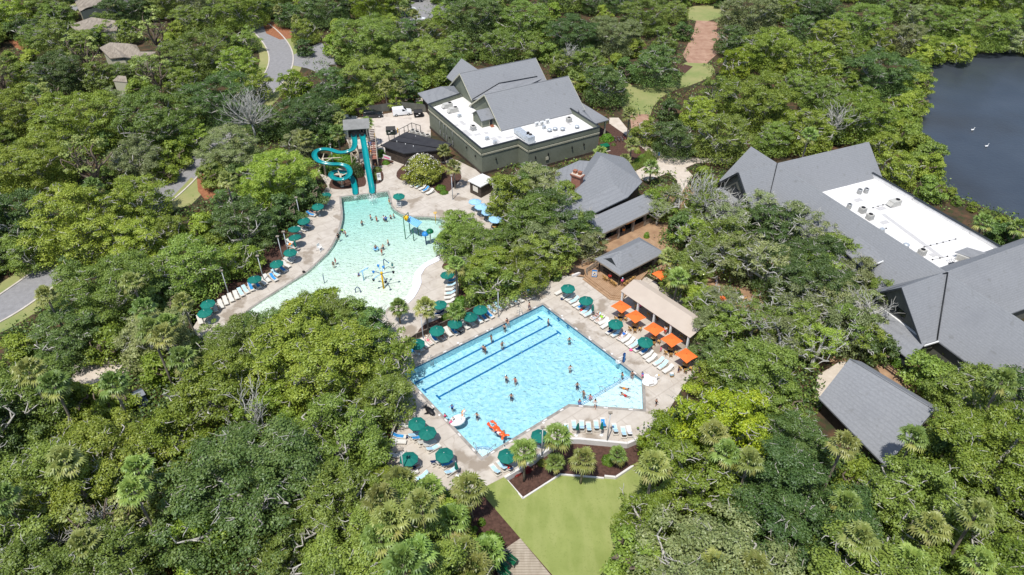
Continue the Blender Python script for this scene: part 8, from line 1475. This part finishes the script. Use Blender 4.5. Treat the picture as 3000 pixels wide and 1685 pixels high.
def deadtree(k, x, y, H, sp, lab, seed, n=22):
    r_ = random.Random(seed); a = VW[k]; q = P(a[0]+x/a[2], a[1]+y/a[2], H*.7); mb = MB(); fk = Vector((0,0,H*.45)); mb.tube([(0,0,-.2),(.1,.1,H*.25),fk], [.3,.25,.2], 8); br = MB()
    for i in range(n):
        an = 2*PI*i/n+r_.uniform(-.3,.3); el = r_.uniform(.3,1.2); pt = [fk.copy()]; d = Vector((math.cos(an)*math.cos(el), math.sin(an)*math.cos(el), math.sin(el)))
        for j in range(6):
            pt.append(pt[-1]+d*sp*r_.uniform(.14,.24)); d = (d+Vector((r_.uniform(-.45,.45), r_.uniform(-.45,.45), r_.uniform(-.1,.3)))).normalized()
            if j > 0:
                for _ in range(2): d2 = (d+Vector((r_.uniform(-.9,.9), r_.uniform(-.9,.9), r_.uniform(-.3,.6)))).normalized(); e = pt[-1]+d2*sp*.22; br.tube([pt[-1], e, e+(d2+Vector((r_.uniform(-.8,.8), r_.uniform(-.8,.8), .2)))*sp*.14], [.045,.03,.012], 4)
        br.tube(pt, [.11,.10,.085,.07,.055,.04,.02], 5)
    t = thing('dead_tree', lab, 'dead tree', (q.x,q.y,0)); part('trunk', mb, M['dead'], t); o = link('branches', br.mesh('branches'), M['dead'], t); return t
deadtree('Z1',1880,850,10.5,5.5,'bare pale grey dead tree in front of the upper road',31,30); deadtree('Y6',670,1240,7,3.0,'bleached bare bush left of the brown creek',32,34); deadtree('Y6',590,1130,7.5,2.6,'smaller bleached bush above the one by the creek',33,26); deadtree('Y6',130,1370,6,4.0,'pale fallen branches at the bottom left corner',34,18); deadtree('Z4',1290,820,9,4.5,'pale bare oak limbs above the clubhouse ridge',35,16); deadtree('Y6',1560,440,9.5,4.0,'pale bare limbs in the wood left of the lower deck',36,12); deadtree('Z3',1450,50,10,3.0,'pale branch tips in the wood behind the hall',37,12); deadtree('X4',1990,740,9,4.5,'pale tangled limbs in the oak left of the clubhouse gable',38,22); deadtree('X4',2270,880,8.5,4.2,'pale twisting limbs beside the clubhouse lean-to',39,20); deadtree('X3',140,870,8,3.4,'pale forked limbs before the clubhouse front gable',40,16)
BM = {}
def bush(k, x, y, r, h, mt, lab, grp='shrubs in the planted beds', nm='round_shrub', z=0):
    a = VW[k]; q = P(a[0]+x/a[2], a[1]+y/a[2], z+h*.4); key = (mt, round(r/h,1))
    if key not in BM: me = make_bush(len(BM)+50, 1.0, h/r, M[mt], 'round_shrub', .16, 2.5); me.materials.append(M[mt]); BM[key] = me
    o = bpy.data.objects.new(nm, BM[key]); COL.objects.link(o); o.location = (q.x,q.y,z); o.scale = (r,r,r); o.rotation_euler = (0,0,rn.uniform(0,6)); tag(o, lab, 'shrub', grp); return o
BU = [('X4',765,15,1.5,1.2,'shrub','bright green shrub at the right corner of the hall'),('X4',1160,310,.8,.8,'shrub','round bright shrub below the big palm of the path bed'),('X4',1210,255,.8,.8,'shrub','second round shrub in the path bed, upper one'),('X4',1150,185,.7,.7,'myrtle','yellowish shrub under the spreading palm of the path bed'),('Y4',1690,610,.85,.8,'shrub','round bright green shrub in the palm bed near the lawn'),('Y4',1208,632,.55,.5,'myrtle','small yellow shrub beside the lamp pole in the palm bed'),
 ('Y4',820,1215,1.6,1.3,'shrub','clipped green bush above the boardwalk benches'),('Y4',240,1180,2.2,2.0,'myrtle','large olive bush among the lower left palms'),('X1',1330,1145,.9,.6,'shrub','lime shrub behind the left end of the screen fence'),('X1',1420,1130,.8,.6,'shrub','lime shrub just behind the screen fence, second from left'),('X1',1325,1070,.9,1.0,'shrub','green mound at the left of the service path'),('X1',1490,1075,.9,.9,'myrtle','brownish shrub on the service path verge'),('X1',1840,1103,1.0,.5,'shrub','low lime shrub behind the middle of the screen fence'),('X1',1960,1115,1.3,.5,'shrub','low lime hedge at the right end of the screen fence'),('X1',1865,1075,.8,.8,'redleaf','reddish shrub beside the service path palms'),
 ('X6',620,800,2.4,1.6,'shrub','bright green hedge mass behind the spiral slide'),('X6',780,800,1.8,1.4,'shrub','bright green hedge beside the slide tower legs'),('X6',470,960,1.7,1.2,'shrub','leafy green shrub inside the upper slide bend'),('X6',1450,845,.8,.6,'shrub','pale green shrub in the bed before the changing block'),('X6',1350,690,1.1,1.3,'shrub','green fan-like plant at the corner of the changing block'),('X6',1260,1080,1.1,1.0,'grasses','grassy plant beside the rules sign'),('X6',1300,960,.9,.7,'grasses','grass tuft above the rules sign'),('Z2',1130,1300,1.0,.6,'shrub','leafy lime plant below the flowering tree'),('Z2',1160,1340,.8,.5,'shrub','low lime plant at the edge of the flowering tree bed'),
 ('Y2',760,470,.9,.8,'shrub','shrub behind the railing left of the palm gap'),('Y2',850,395,1.2,.9,'shrub','bright fern-like shrub behind the middle of the railing'),('Y2',1000,290,1.4,1.1,'shrubdark','dark shrub in the shade of the railing oak'),('Y2',900,300,1.1,1.0,'shrub','mid green shrub below the leaning palm trunk'),('X4',500,100,1.0,.8,'shrubdark','dark shrub before the front wall of the hall'),('Y4',770,1060,.45,.7,'shrub','small sprouting plant in the mulch left of the lawn'),('Y4',720,1110,.35,.5,'shrub','tiny sprout in the mulch left of the lawn'),('Y4',1010,690,.8,.4,'redleaf','red leaved plant below the palm by the corner steps'),('Y4',1100,680,.5,.6,'redleaf','small red plant right of the palm trunk by the corner steps'),('Z7',600,690,.9,.8,'shrubdark','dark shrub in the corner beside the timber fence')]
for b in BU: bush(b[0],b[1],b[2],b[3],b[4],b[5],b[6],z=(-.72 if b[0]=='Y4' and b[1]>600 else 0))
for i,(x,y) in enumerate(((700,60),(770,95),(850,100),(650,180))): bush('X4',x,y,.5,.45,'grasses',['left','second','third','lowest'][i]+' grass tuft in the bed beside the green utility box')
# tall grass of the path bank, loose undergrowth on the forest floor
rg = np.random.default_rng(3); pts = []
bank = SP([(1862,500),(1925,470),(1900,440),(1885,455),(1850,480),(1830,515)]); bk = []
while len(bk) < 2600:
    x = rg.uniform(min(q.x for q in bank), max(q.x for q in bank)); y = rg.uniform(min(q.y for q in bank), max(q.y for q in bank))
    if inpoly(x, y, bank): bk.append((x,y,0))
struct('tall_grass', quads_mesh('tall_grass', blades(np.array(bk), .7, .05, rg)), M['grasses'], 'stuff')
CLR = [[(q.x,q.y) for q in poly] for poly in (MAIN, KID, SINK, LAG, CREEK, DECK)]
CLRP = [[[-200,905],[-60,845],[0,815],[60,795],[110,775],[150,768],[162,815],[95,850],[88,905],[60,935],[0,990],[-100,1050],[-200,1080]],[[478,565],[515,500],[540,462],[575,452],[555,500],[600,535],[650,560],[610,590],[580,600],[500,602]],[[742,130],[775,100],[768,62],[800,60],[850,90],[865,120],[862,155],[905,160],[935,140],[960,168],[930,182],[880,175],[840,165],[818,205],[808,260],[785,285],[782,240],[785,205],[760,165]],[[1205,12],[1215,0],[1260,0],[1245,15],[1230,32],[1205,35]],[[215,0],[250,-10],[300,20],[290,60],[240,70],[230,40]],[[290,130],[330,120],[395,110],[430,130],[455,150],[430,160],[360,165],[330,175],[310,160]],[[325,235],[345,220],[370,225],[370,240]],[[0,105],[50,100],[90,120],[60,145],[20,140],[0,130]],[[918,440],[1000,440],[1005,365],[1020,335],[1062,318],[1100,308],[1170,303],[1245,315],[1232,272],[1310,255],[1345,212],[1403,195],[1424,174],[1452,190],[1578,166],[1600,228],[1663,218],[1702,300],[1795,350],[1768,372],[1760,445],[1720,470],[1640,480],[1600,470],[1560,462],[1500,462],[1450,505],[1420,520],[1440,545],[1390,565],[1350,560],[1325,590],[1310,560],[1290,545],[1190,535],[1165,500],[1185,455],[1215,440],[1260,430],[1290,440],[1180,420],[1130,470],[1170,540],[1200,590],[1230,600],[1260,610],[1280,630],[1250,660],[1245,690],[1275,740],[1290,790],[1345,830],[1355,900],[1340,940],[1310,960],[1440,880],[1500,840],[1545,795],[1600,780],[1640,775],[1660,750],[1700,720],[1745,705],[1790,680],[1870,655],[1930,625],[1950,650],[1935,700],[1925,745],[1915,780],[1880,805],[1895,830],[1990,850],[2060,925],[2060,985],[2030,1000],[2035,1060],[2010,1110],[1985,1160],[1900,1210],[1870,1255],[1835,1300],[1850,1330],[1852,1370],[1815,1405],[1795,1560],[1775,1600],[1800,1720],[1480,1720],[1460,1690],[1450,1560],[1390,1510],[1370,1450],[1330,1440],[1180,1385],[1140,1350],[1140,1290],[1170,1240],[1190,1200],[1245,1135],[1258,1115],[1250,1080],[1262,1050],[1205,1030],[1205,985],[1240,950],[1200,935],[1165,890],[1147,862],[1071,856],[1035,815],[990,827],[920,829],[838,844],[774,882],[690,905],[640,938],[590,950],[575,930],[590,895],[620,868],[650,850],[690,830],[730,800],[780,755],[835,720],[842,680],[850,650],[880,632],[905,615],[945,580],[985,545],[960,505],[920,480]],[[1655,500],[1700,478],[1760,455],[1800,490],[1885,535],[1850,560],[1835,610],[1860,650],[1800,680],[1760,685],[1780,640],[1790,610],[1740,600],[1715,580],[1700,560]],[[1380,585],[1400,573],[1445,590],[1474,630],[1478,672],[1450,682],[1400,622]],[[1785,345],[1830,300],[1860,330],[1850,390],[1900,420],[1945,452],[2060,462],[2150,460],[2140,478],[2040,480],[2008,492],[2030,515],[2000,555],[1985,585],[1985,530],[1960,500],[1895,535],[1870,520],[1850,500],[1800,480],[1760,455],[1762,372],[1790,360]],[[2030,0],[2100,10],[2120,30],[2085,60],[2090,100],[2100,150],[2085,180],[2050,190],[2060,240],[1990,260],[1930,290],[1880,330],[1860,300],[1845,255],[1880,250],[1960,240],[2010,200],[2010,160],[2045,90],[2025,40]],[[2690,190],[2770,178],[2850,160],[2950,148],[3200,150],[3200,690],[2990,690],[2960,620],[2870,600],[2790,560],[2770,520],[2740,480],[2690,440],[2640,420],[2660,390],[2690,330],[2700,260]],[[2110,530],[2197,430],[2270,470],[2540,412],[2580,515],[2700,580],[2850,660],[2945,725],[3200,700],[3200,1000],[2990,1010],[2900,1020],[2800,1015],[2755,1000],[2710,1015],[2660,1040],[2640,1000],[2600,910],[2555,865],[2600,800],[2510,760],[2500,720],[2440,620],[2350,540],[2270,540],[2220,545],[2170,545],[2130,545]],[[2530,700],[2590,740],[2600,770],[2550,800],[2520,780]],[[2395,1170],[2400,1060],[2488,1052],[2530,1048],[2640,1090],[2760,1190],[2750,1230],[2720,1245],[2620,1290],[2580,1350],[2520,1320],[2500,1250]],[[2390,1085],[2470,1055],[2440,1120],[2400,1150]],[[215,1075],[270,1050],[330,1040],[380,1060],[350,1090],[300,1100],[235,1110]],[[385,1150],[420,1150],[440,1195],[400,1180]],[[2115,790],[2150,780],[2160,830],[2120,830]],[[2170,840],[2240,850],[2250,890],[2180,900]],[[430,1700],[445,1660],[480,1645],[560,1650],[600,1640],[640,1660],[700,1650],[760,1665],[790,1690],[790,1750],[430,1750]],[[1270,1700],[1470,1700],[1470,1680],[1450,1690]]]
def npin(poly, X, Y):
    r = np.zeros(X.shape, bool); j = len(poly)-1
    for i in range(len(poly)):
        xi, yi = poly[i]; xj, yj = poly[j]; c = ((yi > Y) != (yj > Y)); r ^= c & (X < (xj-xi)*(Y-yi)/((yj-yi) or 1e-9)+xi); j = i
    return r
n_ = 80000; U = rg.uniform(-150, 3150, n_); V_ = rg.uniform(-60, 1900, n_); D_ = _R[None]*((U-1500)/FPX)[:,None]+_D[None]*((V_-842.5)/FPX)[:,None]+_F[None]; tt = -CAMH/D_[:,2]; G = D_*tt[:,None]; bad = np.zeros(n_, bool)
for q in CLR: bad |= npin(q, G[:,0], G[:,1])
for q in CLRP: bad |= npin(q, U, V_)
rdp = np.array([(q.x,q.y) for q in smooth_path([Vector((a.x,a.y,0)) for a in RD], 6)]); bad |= (np.hypot(G[:,None,0]-rdp[None,:,0], G[:,None,1]-rdp[None,:,1]).min(1) < 6.5)
G = G[~bad]; nz = np.sin(G[:,0]*.35)*np.sin(G[:,1]*.31+G[:,0]*.12); G = G[nz > -.45]; m_ = len(G); k = 7; C = np.repeat(G, k, 0)+rg.normal(size=(m_*k,3))*np.array([.5,.5,0]); C[:,2] = np.abs(rg.normal(0,.55,m_*k))+.05
for i in range(3): sub = C[i::3]; struct('undergrowth', quads_mesh('undergrowth', leaves(sub, rg.normal(size=(len(sub),3))*.7+np.array([0,0,.8]), .42, .6, rg)), M[('oakB','shrubdark','oakA')[i]], 'stuff')
# ------------------------------------------------ labels of look-alikes in one spot get their order from left to right
NUM = {2:'two',3:'three',4:'four',5:'five',6:'six',7:'seven',8:'eight',9:'nine'}
bl = {}
for o in bpy.data.objects:
    if o.parent is None and 'label' in o and 'category' in o: bl.setdefault(o['label'], []).append(o)
for lb, os_ in bl.items():
    if len(os_) < 2: continue
    os_.sort(key=lambda o: Q(o.location)[0]); n = len(os_)
    for i, o in enumerate(os_):
        o['label'] = lb+(', left one' if n == 2 and i == 0 else ', right one' if n == 2 else f", {'leftmost' if i == 0 else 'rightmost' if i == n-1 else ORD[i]+' from left'} of {NUM.get(n, n)}")
        if len(o['label'].split()) > 16: o['label'] = o['label'].rsplit(' of ', 1)[0]
